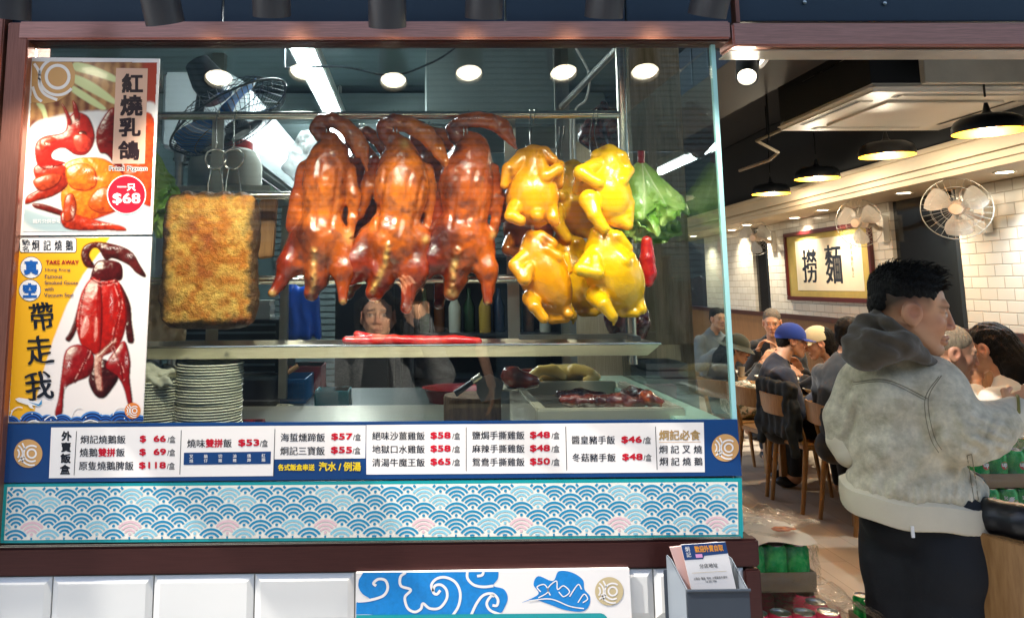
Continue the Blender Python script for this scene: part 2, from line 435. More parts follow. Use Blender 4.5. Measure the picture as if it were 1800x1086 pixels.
TEAL = mat('print_teal', '#0e979c', .35, coat=.3); WBLUE = mat('wave_blue', '#1587b2', .4); WPALE = mat('wave_pale', '#86c2d4', .4); WPINK = mat('wave_pink', '#e0bcc2', .4)
CLOUD = mat('cloud_blue', '#0c82cc', .35, coat=.2, var=(120, .1)); BGW = mat('wave_ground', '#ece6da', .32, coat=.3)

pX0 = at(2, 500, 0).x; pL = at(38, 500, 0).x; pR = at(1283, 500, 0).x; pR2 = at(1334, 1010, 0).x
zTop = at(700, 76, 0).z; zRailT = at(660, 957, -.016).z; zRailB = at(660, 1007, -.016).z; zBeamT = at(700, 37, -.03).z

# frame beam over the window, lintel over the doorway, left post, sill rail, right post
b = MB(); b.box((pL-.03, -.03, at(700, 69, -.03).z), (at(1285, 60, -.03).x, .03, zBeamT), M_bronze)
fr = b.build('window_beam', bevel=.004); tag(fr, 'brushed rose bronze steel beam running above the shop window', 'beam')
b = MB(); b.box((pL-.03, -.022, zTop-.002), (at(1285, 60, -.03).x, .03, at(700, 69, -.03).z-.003), M_rail); b.build('lower_lip', fr, bevel=.002)
b = MB(); b.box((at(1288, 60, -.03).x, -.03, at(1500, 81, -.03).z), (3.6, .05, at(1500, 40, -.03).z), M_bronze)
lt = b.build('door_lintel', bevel=.004); tag(lt, 'brushed bronze steel lintel over the open doorway at the right', 'lintel')
b = MB(); b.box((at(1288, 60, -.03).x, -.015, at(1500, 89, -.015).z), (3.6, .06, at(1500, 81, -.03).z-.003), mat('door_track', '#b9aea2', .4, .3, var=(5, .2)))
b.build('track', lt, bevel=.002)
b = MB(); x0 = at(33, 300, -.03).x
b.box((x0-.16, -.035, 0), (x0-.052, .08, 2.6), M_bronze_v); b.box((x0-.047, -.028, zRailT), (x0, .08, zTop+.04), M_bronze_v)
o = b.build('left_post', bevel=.003); tag(o, 'reflective bronze steel post closing the left side of the window', 'post'); o.name = 'window_post'
b = MB(); b.box((x0-.05, -.010, zRailB), (pR2, .02, zRailT), M_rail)
sr = b.build('sill_rail', bevel=.004); tag(sr, 'dark brown steel sill rail below the blue wave panel', 'rail')
b = MB(); b.box((x0-.05, -.0095, zRailT+.001), (at(1306, 950, -.013).x, -.001, zRailT+.005), M_steel); b.build('sill_trim', sr, bevel=.002)
b = MB(); b.box((at(1310, 1040, -.01).x, -.012, 0), (pR2, .2, zRailB-.003), M_rail); b.box((at(1310, 1040, -.04).x, .024, zRailB), (pR2, .2, zRailT-.004), M_rail)
o = b.build('corner_post', bevel=.004); tag(o, 'dark brown steel corner post below the right end of the sill', 'post')

# dark fascia above
fa = thing('fascia', 'dark blue board fascia above the window beam, carrying the spotlights', 'fascia', (0, 0, zBeamT))
xs = [pL-.3, at(392, 20, 0).x, at(668, 20, 0).x, at(888, 20, 0).x, at(1100, 20, 0).x, at(1287, 20, 0).x]
for i in range(5):
    b = MB(); b.box((xs[i]+.002, 0.0, zBeamT+.004), (xs[i+1]-.002, .03, 2.9), M_fascia); b.build('fascia_board', fa, bevel=.002)
b = MB(); b.box((at(1287, 20, 0).x+.003, -.012, zBeamT+.002), (at(1296, 20, 0).x, .02, 2.9), M_bronze_v); b.build('trim', fa)
b = MB(); b.box((at(1296, 20, 0).x+.003, 0, at(1500, 38, 0).z), (3.6, .03, 2.9), M_fascia)
for u, v in ((1415, 4), (1556, 6)):
    b.lathe([(.001, 0), (.006, .001), (.006, .004)], M_steel, 10, Matrix.Translation(at(u, v, -.005)) @ Matrix.Rotation(R(-90), 4, 'X'))
b.build('fascia_board', fa, bevel=.002)

# track spotlights, lit faces turned to the window
def spotlight(loc, tilt, roll, label, name='spotlight', power=9, aim=None, group='black track spotlights above the window', top=.35, rad=.038, cone=82):
    """loc is the centre of the lit face"""
    t = thing(name, label, 'spotlight', loc, group)
    loc = Vector(loc)
    Mx = Matrix.Translation(loc) @ Euler((tilt, roll, 0)).to_matrix().to_4x4()
    b = MB(); b.lathe([(rad-.006, .006), (rad-.004, -.004), (rad, -.004), (rad, .13), (rad*.94, .138), (.012, .139)], mat('lamp_housing', '#3a3b3f', .45, bump=(300, .05)), 28, Mx, cap=False); b.build('lamp_body', t)
    b = MB(); b.lathe([(.0005, .008), (rad*.4, .0075), (rad-.006, .006)], M_led, 28, Mx, cap=False); b.build('lamp_face', t)
    p = Mx @ Vector((0, 0, .139)); b = MB(); b.tube([p-Vector((0, 0, .01)), p+Vector((0, 0, .03)), (p.x, p.y, loc[2]+top)], .009, M_black, 8); b.build('stem', t)
    lamp('SPOT', 'spot_light', Mx @ Vector((0, 0, -.012)), power, (1, .9, .74), aim=aim or Mx @ Vector((0, 0, -1)), size=.025, cone=cone, blend=.7)
    return t
spx = [(18, 18, .30, .1, 'leftmost black spotlight, cut by the left edge above the window post'), (290, 25, .46, -.12, 'black spotlight above the pigeon poster and pork slab, tilted'),
       (478, 12, .46, .02, 'high black spotlight above the first roast goose'), (681, 31, .46, .0, 'black spotlight hanging low above the middle roast goose'),
       (850, 15, .46, .02, 'black spotlight above the third roast goose'), (1061, 14, .46, .03, 'black spotlight above the yellow chickens'),
       (1243, 12, .46, .14, 'rightmost black spotlight at the corner beside the bronze trim')]
for u, v, tl, rl, lb in spx: spotlight(at(u, v+13, -.21), tl, rl, lb, power=9)
spotlight(at(1313, 135, .22), -.75, .45, 'lit black spotlight under the door lintel beside the window edge', power=620, aim=Vector((-.18, -2.05, 1.42)), cone=36, rad=.027, group='spotlights inside the doorway', top=.2)
spotlight(at(1345, 98, .30), -.5, -.9, 'black spotlight turned away, second one under the door lintel', power=2, group='spotlights inside the doorway', top=.2)

# glass: front pane and side pane with bright cut edges
zG0 = zRailT+.012
b = MB(); b.box((x0+.004, .0, zG0), (pR-.012, .008, zTop-.004), M_glass)
gl = b.build('window_pane', smooth=0); tag(gl, 'large clear front pane of the roast meat window', 'window pane')
SIDE_Y = .89
b = MB(); b.box((pR-.010, .012, zG0), (pR-.002, SIDE_Y, zTop-.004), glass('side_glass', r0=.05))
gs = b.build('window_pane', smooth=0); tag(gs, 'clear side pane returning from the window corner, full of reflections', 'window pane')
b = MB(); b.box((pR-.0115, .0, zG0), (pR-.001, .0115, zTop-.004), M_edge); b.build('glass_edge', gl, bevel=.001)

# white bevelled wall tiles under the sill
tw = thing('tiled_wall', 'white bevelled ceramic tile wall under the brown sill', 'tiled wall', (0, 0, 0))
b = MB(); b.box((x0-.05, .0, 0), (at(1308, 1040, 0).x, .1, zRailB), M_grout); b.build('wall_core', tw)
b = MB(); TW = 165*px(0); TH = .1; z = zRailB-.003
x_first = at(93, 1040, 0).x; row = 0
while z > .05:
    x = x_first-TW*2-(TW/2 if row % 2 else 0)
    while x < at(1308, 1040, 0).x:
        a, c = max(x+.0015, x0-.05), min(x+TW-.0015, at(1308, 1040, 0).x-.001)
        if c-a > .02:
            e = .013; d = .006; j = random.uniform(-.0006, .0006)
            F_ = [(a, -.003, z), (c, -.003, z), (c, -.003, z-TH+.003), (a, -.003, z-TH+.003)]
            G_ = [(a+e, -.003-d+j, z-e), (c-e, -.003-d, z-e), (c-e, -.003-d-j, z-TH+.003+e), (a+e, -.003-d, z-TH+.003+e)]
            b.add(F_+G_, [[4, 7, 6, 5]]+[[i, i+4, (i+1) % 4+4, (i+1) % 4] for i in range(4)], M_tile)
            b.add([(p[0], .001, p[2]) for p in F_]+F_, [[i, i+4, (i+1) % 4+4, (i+1) % 4] for i in range(4)], M_tile)
    # next
        x += TW
    z -= TH; row += 1
b.build('tiles', tw, smooth=0)

# ------------------------------------------------------------------ menu board
def bilin(c):
    (a0, a1), (b0, b1), (c0, c1), (d0, d1) = c           # TL TR BR BL
    def f(s, t): return ((a0*(1-s)+b0*s)*(1-t)+(d0*(1-s)+c0*s)*t, (a1*(1-s)+b1*s)*(1-t)+(d1*(1-s)+c1*s)*t)
    return f
def board(name, label, cat, corners, Y, thick, m, partname=None):
    b = MB(); b.prism([at(u, v, Y) for u, v in corners][::-1], (0, thick, 0), m)
    o = b.build(name, smooth=0); return tag(o, label, cat)
YM = -.006
mb = board('menu_board', 'long navy rice box menu board with white price panels under the window', 'menu board', [(14, 745), (1296, 737), (1304, 836), (6, 848)], YM, .005, NAVY)
S = Sheet(YM)
S.poly([(90, 751), (86, 840), (480, 836), (483, 748)], WHITE); S.poly([(483, 748), (482.6, 807), (642, 805), (643, 747)], WHITE)
S.poly([(644, 746.5), (644, 833.5), (1239, 829.5), (1237, 742)], WHITE)
for k, ch in enumerate('外賣飯盒'): S.text(ch, 108-k*.9, 757.5+k*19.6, 126-k*.9, 774.5+k*19.6, INK, .04)
A = lambda X, Y_: (X/2.727, 730+Y_/2.727)
B = lambda X, Y_: (640+X/2.687, 730+Y_/2.687)
def T(fn, t, a, y0, c, y1, m=INK, off=.018): (u0, v0), (u1, v1) = fn(a, y0), fn(c, y1); S.text(t, u0, v0, u1, v1, m, off)
def price(fn, t, a, y0, c, y1, x2): T(fn, t, a, y0, c, y1, RED, .045); T(fn, '/盒', x2, y0+2, x2+38, y1, INK, .012)
def vline(fn, xa, xb, y0, y1): S.stroke([fn(xa, y0), fn(xb, y1)], 1.1, INK, 2, False)
vline(A, 367, 355, 75, 285); vline(A, 869, 862, 70, 282); vline(A, 1318, 1311, 65, 290); vline(B, 482, 482, 55, 262); vline(B, 952, 957, 52, 258); vline(B, 1376, 1384, 52, 255)
T(A, '炯記燒鵝飯', 385, 94, 602, 135); price(A, '$  66', 670, 95, 795, 131, 803)
T(A, '燒鵝', 382, 156, 468, 198); T(A, '雙拼', 470, 156, 553, 197, RED, .04); T(A, '飯', 556, 156, 598, 197); price(A, '$  69', 668, 158, 796, 194, 802)
T(A, '原隻燒鵝脾飯', 378, 219, 640, 262); price(A, '$118', 666, 222, 795, 258, 800)
T(A, '燒味', 897, 113, 983, 154); T(A, '雙拼', 985, 112, 1068, 153, RED, .04); T(A, '飯', 1070, 112, 1111, 153); price(A, '$53', 1142, 113, 1243, 150, 1246)
S.poly([A(882, 178), A(880, 236), A(1297, 231), A(1299, 172)], NAVY, 2)
for k, t in enumerate(('叉燒', '腩仔', '切雞', '油雞', '燻蹄', '紅腸')):
    for j, ch in enumerate(t): u, v = A(917+k*69.2, 196+j*21-k*.9); S.row(ch, u, v, 6.4, WHITE, .01, 3)
T(A, '海蜇燻蹄飯', 1345, 84, 1558, 126); price(A, '$57', 1588, 84, 1690, 120, 1692); T(A, '炯記三寶飯', 1343, 148, 1557, 190); price(A, '$55', 1586, 148, 1688, 185, 1690)
T(A, '各式飯盒奉送', 1332, 232, 1508, 264, YEL, .035); T(A, '汽水 / 例湯', 1528, 222, 1730, 266, YEL, .03)
for i, (t, p) in enumerate((('絕味沙薑雞飯', '$58'), ('地獄口水雞飯', '$58'), ('清湯牛魔王飯', '$65'))):
    T(B, t, 38, 76+i*62.5, 287, 116+i*62.5); price(B, p, 313, 77+i*62, 409, 113+i*62, 416)
for i, (t, p) in enumerate((('鹽焗手撕雞飯', '$48'), ('麻辣手撕雞飯', '$48'), ('鴛鴦手撕雞飯', '$50'))):
    T(B, t, 510, 73+i*63, 758, 113+i*63); price(B, p, 783, 75+i*62.5, 878, 111+i*62.5, 885)
for i, (t, p) in enumerate((('醬皇豬手飯', '$46'), ('冬菇豬手飯', '$48'))):
    T(B, t, 980+i*3, 95+i*83, 1185+i*3, 135+i*83); price(B, p, 1215+i*4, 97+i*82, 1312+i*4, 133+i*82, 1317+i*3)
T(B, '炯記必食', 1393, 68, 1588, 116, mat('print_ochre', '#a98a58', .4), .03); S.stroke([B(1393, 126), B(1590, 124)], .8, TAN, 2, False)
for i, t in enumerate(('炯記叉燒', '炯記燒鵝')):
    for j, ch in enumerate(t): T(B, ch, 1393+j*54.5+i*2, 140+i*57, 1433+j*54.5+i*2, 179+i*57)
logo(S, 49.5, 796.7, 25, TAN, WHITE); logo(S, 1275, 786.6, 24, TAN, WHITE)
S.build('menu_print', mb)

# ------------------------------------------------------------------ wave panel (the band of blue fans)
YW = -.005
wb = board('wave_panel', 'teal edged panel of blue fan wave pattern below the menu board', 'panel', [(5, 850), (1304, 840), (1306, 945), (0, 954)], YW, .005, TEAL)
loc_f = bilin([(13, 855.5), (1297, 846.5), (1298, 939), (7, 949)]); WW, HH = 1286.0, 93.3
S = Sheet(YW, f=lambda u, v, l: at(*loc_f(u/WW, v/HH), YW-l*.0004))
S.rect(0, 0, WW, HH, BGW)
for row in range(-1, 9):
    cy = 14.2*row; odd = row % 2
    for i in range(-1, 24):
        cx = 19+57.2*i+(28.6 if odd else 0); cyd = cy+28.5-14.2
        m = WBLUE
        if row in (1, 6) and (i-(0 if row == 1 else 1)) % 3 == 0: m = WPALE
        if row == 2 and i % 3 == 1: m = WPALE
        if row == 5 and i % 3 == (0): m = WPINK
        if row == 5 and i % 3 == 2: m = WPALE
        if row == 4 and i % 4 == 3 and i > 12: m = WPALE
        for r_, w_ in ((22.6, 4.1), (15.6, 4.0), (8.9, 3.8)):
            run = []; n = 44
            for k in range(n+1):
                a = R(180*k/n); q = []
                for rr in (r_-w_/2, r_+w_/2): q.append((cx+rr*math.cos(a), cyd-rr*math.sin(a)))
                mu, mv = (q[0][0]+q[1][0])/2, (q[0][1]+q[1][1])/2
                ok = all((mu-cx-dx)**2+(mv-cyd-dy)**2 > 27.0**2 for dx, dy in ((28.6, 14.2), (-28.6, 14.2))) and 0 < mu < WW and q[1][1] > 0 and q[0][1] < HH and q[1][1] < HH and q[0][1] > 0 and 0 < q[0][0] < WW and 0 < q[1][0] < WW
                if ok: run.append(q)
                if (not ok or k == n) and len(run) > 1:
                    A_ = [p for q in run for p in q]; S.b.add([S.P(u, v, 2) for u, v in A_], [[2*j, 2*j+1, 2*j+3, 2*j+2] for j in range(len(run)-1)], m); run = []
                elif not ok: run = []
        if 0 < cyd-2 < HH-4 and 3 < cx < WW-3: S.disc(cx, cyd-1.5, 2.7, m, 2, 10)
S.build('wave_print', wb)

# ------------------------------------------------------------------ cloud board under the sill
YC = -.02
cb = board('cloud_board', 'white board of blue swirling clouds on the tiled wall', 'sign board', [(626, 1007), (1106, 999), (1113, 1130), (625, 1130)], YC, .012, WHITE)
S = Sheet(YC); Z = lambda X, Y_: (620+X/6.43, 990+Y_/6.43)
cl = [(105, 105), (70, 180), (65, 260), (110, 340), (190, 395), (120, 415), (40, 440), (38, 700), (1800, 700), (1745, 500), (1752, 400), (1710, 290), (1620, 245), (1590, 250), (1640, 180), (1645, 88)]
S.poly([Z(*p) for p in [(120, 100)]+spline(cl[1:7], 6)+[(36, 700), (1700, 700), (1660, 560)]+spline([(1690, 545), (1752, 400), (1710, 290), (1590, 250), (1640, 170), (1648, 92)], 6)], CLOUD)
sw = 30/6.43
for pts in ([(265, 250), (235, 220), (290, 175), (370, 190), (395, 280), (340, 365), (190, 412), (60, 425)],
            [(600, 100), (540, 150), (545, 250), (655, 295), (590, 380), (620, 500), (700, 545), (770, 510), (795, 450), (870, 505), (980, 500), (1060, 400), (1060, 300), (1000, 240), (930, 250), (910, 320), (950, 345), (990, 300)],
            [(910, 320), (890, 240), (950, 170), (1050, 155), (1160, 210), (1215, 330), (1195, 480), (1110, 610)],
            [(1295, 92), (1300, 170), (1370, 240), (1480, 262), (1590, 250)], [(1405, 140), (1460, 130), (1480, 92)],
            [(1330, 600), (1400, 450), (1480, 355), (1580, 340), (1640, 400), (1630, 470), (1580, 470)],
            [(1690, 580), (1560, 530), (1515, 450), (1560, 370), (1600, 365)], [(36, 590), (200, 590), (360, 610)]):
    S.stroke([Z(*p) for p in pts], sw, WHITE, 2)
Z2 = lambda X, Y_: (600+X/2.368, 900+Y_/2.368)
S.poly([Z2(*p) for p in spline([(752, 375), (820, 340), (800, 300), (820, 265), (880, 285), (905, 245), (960, 250), (1005, 280), (1012, 320), (1035, 350), (1030, 390), (1000, 412), (930, 405), (860, 380), (800, 362)], 6, True)], CLOUD)
for pts in ([(830, 330), (815, 310), (845, 300), (860, 330), (820, 355)], [(870, 345), (860, 315), (895, 285), (900, 320), (925, 305), (950, 330), (925, 350), (905, 330)], [(780, 368), (870, 360), (950, 390), (1010, 400)],
            [(950, 350), (985, 300), (1000, 320)], [(985, 375), (1010, 340), (1025, 360), (1005, 375)]):
    S.stroke([Z2(*p) for p in pts], 2.0, WHITE, 2)
logo(S, *Z2(1115, 328), 25, LTAN, WHITE)
S.poly([(600+26, 1080), (626, 1130), (1067, 1130), (1067, 1084), (1062, 1079), (1056, 1077)], TEAL, 3)
S.build('cloud_print', cb)

# ------------------------------------------------------------------ leaflet holder
lh = thing('leaflet_holder', 'dark grey open top box of leaflets fixed to the post below the sill', 'leaflet holder', at(1255, 1040, -.13))
DG = mat('holder_grey', '#3c434c', .4, var=(8, .08)); DG2 = mat('holder_inside', '#8f979f', .3, .2)
b = MB(); yb, yf = -.055, -.16
def wallp(pts, m, off): b.prism(pts, off, m)
fl, fr_, zt, zb = at(1208, 1042, yf).x, at(1318, 1042, yf).x, at(1260, 1037, yf).z, at(1260, 1180, yf).z
zbk = at(1250, 972, yb).z
b.box((fl, yf, zb), (fr_, yf+.004, zt), DG); b.box((fl-.012, yb-.004, zb), (fr_-.004, yb, zbk-.03), DG)
b.prism([(fl, yf+.004, zb), (fl, yf+.004, zt), (fl-.006, yb-.03, zbk), (fl-.006, yb-.004, zbk), (fl-.006, yb-.004, zb)], (.004, 0, 0), DG2)
b.prism([(fr_-.004, yf+.004, zb), (fr_-.004, yf+.004, zt), (fr_-.004, yb-.03, zbk), (fr_-.004, yb-.004, zbk), (fr_-.004, yb-.004, zb)], (.004, 0, 0), DG2)
b.build('holder_box', lh, bevel=.0012)
b = MB(); b.tube([(fl-.001, yf-.001, zt), (fr_+.001, yf-.001, zt)], .003, DG, 8); b.build('front_rim', lh)
YL = -.125
lf = thing('leaflet', 'white leaflet with navy heading standing in the grey holder', 'leaflet', at(1250, 1038, YL))
q = [(1197, 957), (1275, 952), (1300, 1060), (1222, 1064)]
b = MB(); b.prism([at(u, v, YL) for u, v in q][::-1], (0, .002, 0), WHITE); b.build('paper', lf, smooth=0)
g = bilin(q); S = Sheet(YL, f=lambda u, v, l: at(*g(u/100, v/120), YL-l*.0003))
S.poly([(0, 0), (0, 30), (42, 30), (46, 24), (100, 22), (100, 0)], NAVY); S.text('炯', 7, 4, 17, 14, WHITE, .02); S.text('記', 7, 15, 17, 25, WHITE, .02)
S.text('歡迎外賣自取', 28, 4, 92, 17, mat('print_orange', '#f2a03a', .4), .03); S.rect(27, 20, 42, 27, mat('print_pink', '#e7a0d0', .4), 2); S.text('分店地址', 30, 39, 71, 48, INK, .01)
S.stroke([(10, 56), (88, 56)], .7, LTAN, 2, False)
for i, (t, t2) in enumerate((('上環店: 電話  地址: 上環皇后大道中', 'Tel: 2851 5996'), ('金鐘店: 電話  地址: 金鐘夏慤道', 'Tel: 2704 7867'))):
    S.text(t, 10, 65+i*25, 86, 70+i*25, INK, .01); S.text(t2, 35, 72+i*25, 60, 76+i*25, INK, .01)
S.build('leaflet_print', lf)
q2 = [(1178, 962), (1262, 953), (1285, 1062), (1214, 1064)]
b = MB(); b.prism([at(u, v, YL+.012) for u, v in q2][::-1], (0, .006, 0), mat('leaflet_pink', '#d8b0a8', .5)); o = b.build('leaflet', smooth=0); tag(o, 'pink backed leaflets standing behind the white leaflet in the holder', 'leaflet')
# ================================================================== printed posters (printed picture = colour per vertex of one flat sheet)
def inpoly(U, V, pts):
    r = np.zeros(U.shape, bool); n = len(pts)
    for i in range(n):
        (x1, y1), (x2, y2) = pts[i], pts[(i+1) % n]
        if y1 == y2: continue
        c = ((y1 > V) != (y2 > V)) & (U < (x2-x1)*(V-y1)/(y2-y1)+x1); r ^= c
    return r
def blur(a, r):
    for ax in (0, 1):
        for _ in range(2):
            k = 2*r+1; p = np.pad(a, [(r+1, r) if i == ax else (0, 0) for i in (0, 1)], 'edge'); c = np.cumsum(p, ax)
            a = (np.take(c, np.arange(k, c.shape[ax]), ax)-np.take(c, np.arange(0, c.shape[ax]-k), ax))/k
    return a
class Print:
    """A picture printed on a sheet: colours live on a fine grid in photo pixels."""
    def __init__(s, x0, y0, x1, y1, bgc, step=1.0):
        s.u = np.arange(x0, x1+.1, step); s.v = np.arange(y0, y1+.1, step); s.U, s.V = np.meshgrid(s.u, s.v); s.C = np.zeros(s.U.shape+(3,)); s.C[:] = lin(bgc); s.st = step
    def mask(s, pts, sm=True, soft=0):
        m = inpoly(s.U, s.V, spline(pts, 6, True) if sm else pts).astype(float)
        return blur(m, soft) if soft else m
    def fill(s, m, c): s.C = mixc(s.C, lin(c), m)
    def poly(s, pts, c, sm=True, soft=0): s.fill(s.mask(pts, sm, soft), c)
    def grad(s, m, c0, c1, t): s.C = mixc(s.C, mixc(np.array(lin(c0)), np.array(lin(c1)), t), m)
    def blob(s, pts, base, dark, hi='#fff0d8', r=6, gl=.9, tex=.25, lx=-.5, ly=-.6, pw=18):
        m = s.mask(pts); h = np.sqrt(blur(m, int(r/s.st))*m+1e-6)*r*1.6/s.st
        h = h+fbm(s.U, s.V, 0*s.U+sum(p[0] for p in pts)*.01, .11, 3)*tex*r*.5/s.st
        gy, gx = np.gradient(blur(h, 1)); nz = 1/np.sqrt(gx**2+gy**2+1); nx, ny = -gx*nz, -gy*nz
        L = np.array((lx, ly, .75)); L /= np.linalg.norm(L)
        d = np.clip(nx*L[0]+ny*L[1]+nz*L[2], 0, 1); sp = np.clip(2*d*nz-L[2], 0, 1)**pw
        t = np.clip(d*1.25-.2+fbm(s.U, s.V, 0*s.U, .16, 4)*(tex+.22), 0, 1)
        c = mixc(np.array(lin(dark)), np.array(lin(base)), t); c = mixc(c, np.array(lin(hi)), np.clip(sp*gl, 0, 1)); s.C = mixc(s.C, c, blur(m, 1) if s.st < 1 else m)
    def build(s, name, parent, Y, m):
        n, k = s.U.shape; P = np.zeros((n, k, 3)); RT = np.array(ROT)
        D = np.stack([(s.U-CX)/F, -(s.V-CY)/F, -np.ones_like(s.U)], -1) @ RT.T; t = (Y-CAM.y)/D[..., 1]
        P = np.array(CAM)+D*t[..., None]; ii = np.arange(n*k).reshape(n, k)
        Q = np.stack([ii[:-1, :-1], ii[1:, :-1], ii[1:, 1:], ii[:-1, 1:]], -1).reshape(-1, 4)
        inside = getattr(s, 'clip', None)
        if inside is not None:
            ok = inside.ravel()[Q].all(1); Q = Q[ok]; used = np.unique(Q); mp = -np.ones(n*k, int); mp[used] = np.arange(len(used)); Q = mp[Q]; P = P.reshape(-1, 3)[used]; C = s.C.reshape(-1, 3)[used]
        else: P = P.reshape(-1, 3); C = s.C.reshape(-1, 3)
        return mesh_arrays(name, P, Q, m, parent, col=C, smooth=False)
M_PRINT = mat('printed_paper', '#ffffff', .28, attr=True, coat=.35)
YP = -.005
# ---- fried pigeon poster
c1 = [(54, 101), (281, 103.5), (267, 412), (33, 414)]
p1 = board('pigeon_poster', 'white bordered poster of a red fried pigeon on a plate, price 68', 'poster', c1, YP, .003, WHITE)
G = lambda X, Y_: (X/2.586, Y_/2.586); P = Print(34, 100, 282, 414, '#8a5a3c', .8)
P.clip = inpoly(P.U, P.V, [(58.5, 108), (276.5, 110), (263.5, 407), (40, 408)])
n1 = fbm(P.U, P.V, 0*P.U, .05, 4); P.C = mixc(np.array(lin('#6d3a2a')), np.array(lin('#b98a58')), .5+n1*.9+.3*np.sin(P.U*.35+P.V*.04)); P.grad(P.mask([(250, 105), (290, 105), (280, 420), (255, 420)], False, 6), '#a8402a', '#ffb000', np.clip((P.V-180)/90, 0, 1))
for pts in ([(340, 285), (420, 300), (520, 345), (525, 375), (430, 345), (338, 320)], [(338, 340), (430, 380), (525, 455), (520, 475), (430, 430), (335, 375)], [(330, 390), (400, 430), (480, 490), (455, 497), (380, 455), (325, 415)], [(165, 470), (200, 480), (218, 545), (205, 560), (190, 510)]):
    P.poly([G(*p) for p in pts], '#cfd79a', True, 1)
P.poly([G(*p) for p in [(130, 600), (250, 530), (420, 505), (560, 510), (720, 500), (720, 1060), (100, 1060), (100, 900)]], '#e9e4dc', True, 2)
P.poly([G(*p) for p in [(90, 940), (250, 985), (480, 965), (690, 920), (690, 1000), (500, 1050), (200, 1055), (100, 1000)]], '#a9bcbd', True, 4)
Gp = lambda L: [G(*p) for p in L]
P.blob(Gp([(440, 590), (520, 490), (545, 700), (600, 900), (500, 720), (450, 690)]), '#8e1a14', '#3a0806', r=10)
P.blob(Gp([(600, 560), (700, 540), (710, 900), (640, 920), (560, 800)]), '#d8521c', '#8e1a10', r=12)
P.blob(Gp([(150, 925), (210, 930), (300, 965), (290, 985), (200, 960), (155, 945)]), '#7c1c14', '#35100c', r=6)
P.blob(Gp([(300, 740), (380, 715), (480, 725), (560, 790), (585, 860), (540, 950), (470, 985), (380, 1010), (300, 990), (275, 900), (290, 800)]), '#f08a20', '#9a2a10', r=22, hi='#ffe6b0', tex=.12)
P.blob(Gp([(155, 760), (220, 730), (300, 760), (310, 840), (250, 890), (170, 915), (115, 930), (125, 890), (190, 850), (160, 810)]), '#b5301a', '#4e0e0a', r=10, tex=.2)
P.blob(Gp([(165, 740), (160, 660), (200, 620), (290, 600), (310, 540), (345, 510), (400, 530), (430, 600), (425, 660), (390, 705), (340, 705), (290, 675), (245, 690), (240, 720), (300, 740), (250, 760), (200, 770)]), '#c4261a', '#5c0a0a', r=12, tex=.12)
P.blob(Gp([(280, 470), (310, 510), (330, 560), (310, 570), (300, 530)]), '#b5261a', '#5c0a0a', r=5); P.blob(Gp([(330, 460), (350, 480), (365, 540), (340, 545)]), '#b5261a', '#5c0a0a', r=5)
P.blob(Gp([(355, 600), (390, 600), (392, 635), (362, 640)]), '#6a2418', '#240806', r=6, tex=.6)
P.blob(Gp([(290, 960), (380, 985), (480, 1010), (560, 1030), (570, 1052), (480, 1048), (380, 1050), (300, 1040), (275, 1000)]), '#c03418', '#5a0e0a', r=9, tex=.35)
for pts, b_, d_, r_ in (([(300, 770), (370, 740), (430, 770), (440, 840), (390, 870), (320, 850)], '#e87a1c', '#8a240e', 11), ([(440, 860), (520, 850), (560, 900), (520, 960), (450, 970), (400, 930)], '#d8601a', '#80200e', 12),
        ([(295, 900), (330, 880), (350, 940), (330, 1000), (290, 1000)], '#c2441a', '#6a160c', 8), ([(180, 640), (230, 620), (260, 640), (230, 660), (190, 690)], '#d23a22', '#7a1410', 6), ([(330, 620), (380, 610), (420, 640), (400, 690), (350, 690)], '#d8402a', '#7a1410', 9), ([(150, 820), (220, 790), (280, 800), (250, 850), (180, 870)], '#c84a24', '#5a120c', 8)):
    P.blob(Gp(pts), b_, d_, r=r_, tex=.2, gl=.7)
for u_, v_, ru, rv, k in ((395, 775, 16, 9, .9), (350, 560, 8, 14, .7), (210, 655, 14, 6, .7), (440, 810, 26, 7, .6), (330, 960, 7, 20, .6), (470, 1020, 40, 4, .7), (230, 760, 20, 5, .6), (500, 880, 14, 6, .7)):
    uu, vv = G(u_, v_); P.C = mixc(P.C, np.array(lin('#fff2d8')), k*np.exp(-((P.U-uu)/(ru/2.586))**2-((P.V-vv)/(rv/2.586))**2)*np.clip(.6+2*fbm(P.U, P.V, 0*P.U, .5, 2), 0, 1))
P.build('poster_picture', p1, YP-.0006, M_PRINT)
S = Sheet(YP-.0006); dk = mat('poster_ink', '#2a1a1e', .4)
S.poly(Gp([(146, 280), (326, 284), (342, 330), (338, 380), (310, 430), (260, 462), (200, 472), (143, 465)][::-1]), TAN, 1)
cx, cy_ = G(262, 350)
S.arc(cx, cy_, 20, 5.5, 0, 360, WHITE, 2); S.arc(cx, cy_, 32, 5, 95, 320, WHITE, 2)
S.stroke([G(155, 290), G(178, 330), G(180, 390), G(205, 430), G(260, 455)], 5, WHITE, 2); S.stroke([G(148, 395), G(165, 440), G(190, 462)], 5, WHITE, 2)
S.poly([G(528, 310), G(510, 745), G(658, 745), G(672, 312)], mat('poster_box', '#d8b098', .4), 1)
for ch, (a, y0, c, y1) in zip('紅燒乳鴿', ((553, 335, 650, 424), (546, 432, 648, 528), (540, 535, 640, 622), (536, 640, 634, 728))):
    (u0, v0), (u1, v1) = G(a, y0), G(c, y1); S.text(ch, u0, v0, u1, v1, dk, .04)
(u0, v0), (u1, v1) = G(497, 756), G(668, 782); S.text('Fried Pigeon', u0-.8, v0-.8, u1+.8, v1+.8, WHITE, .09, 2); S.text('Fried Pigeon', u0, v0, u1, v1, dk, .02, 3)
cx, cy_ = G(575, 885); S.disc(cx, cy_, 34.5, WHITE, 2); S.disc(cx, cy_, 32.6, RED, 3)
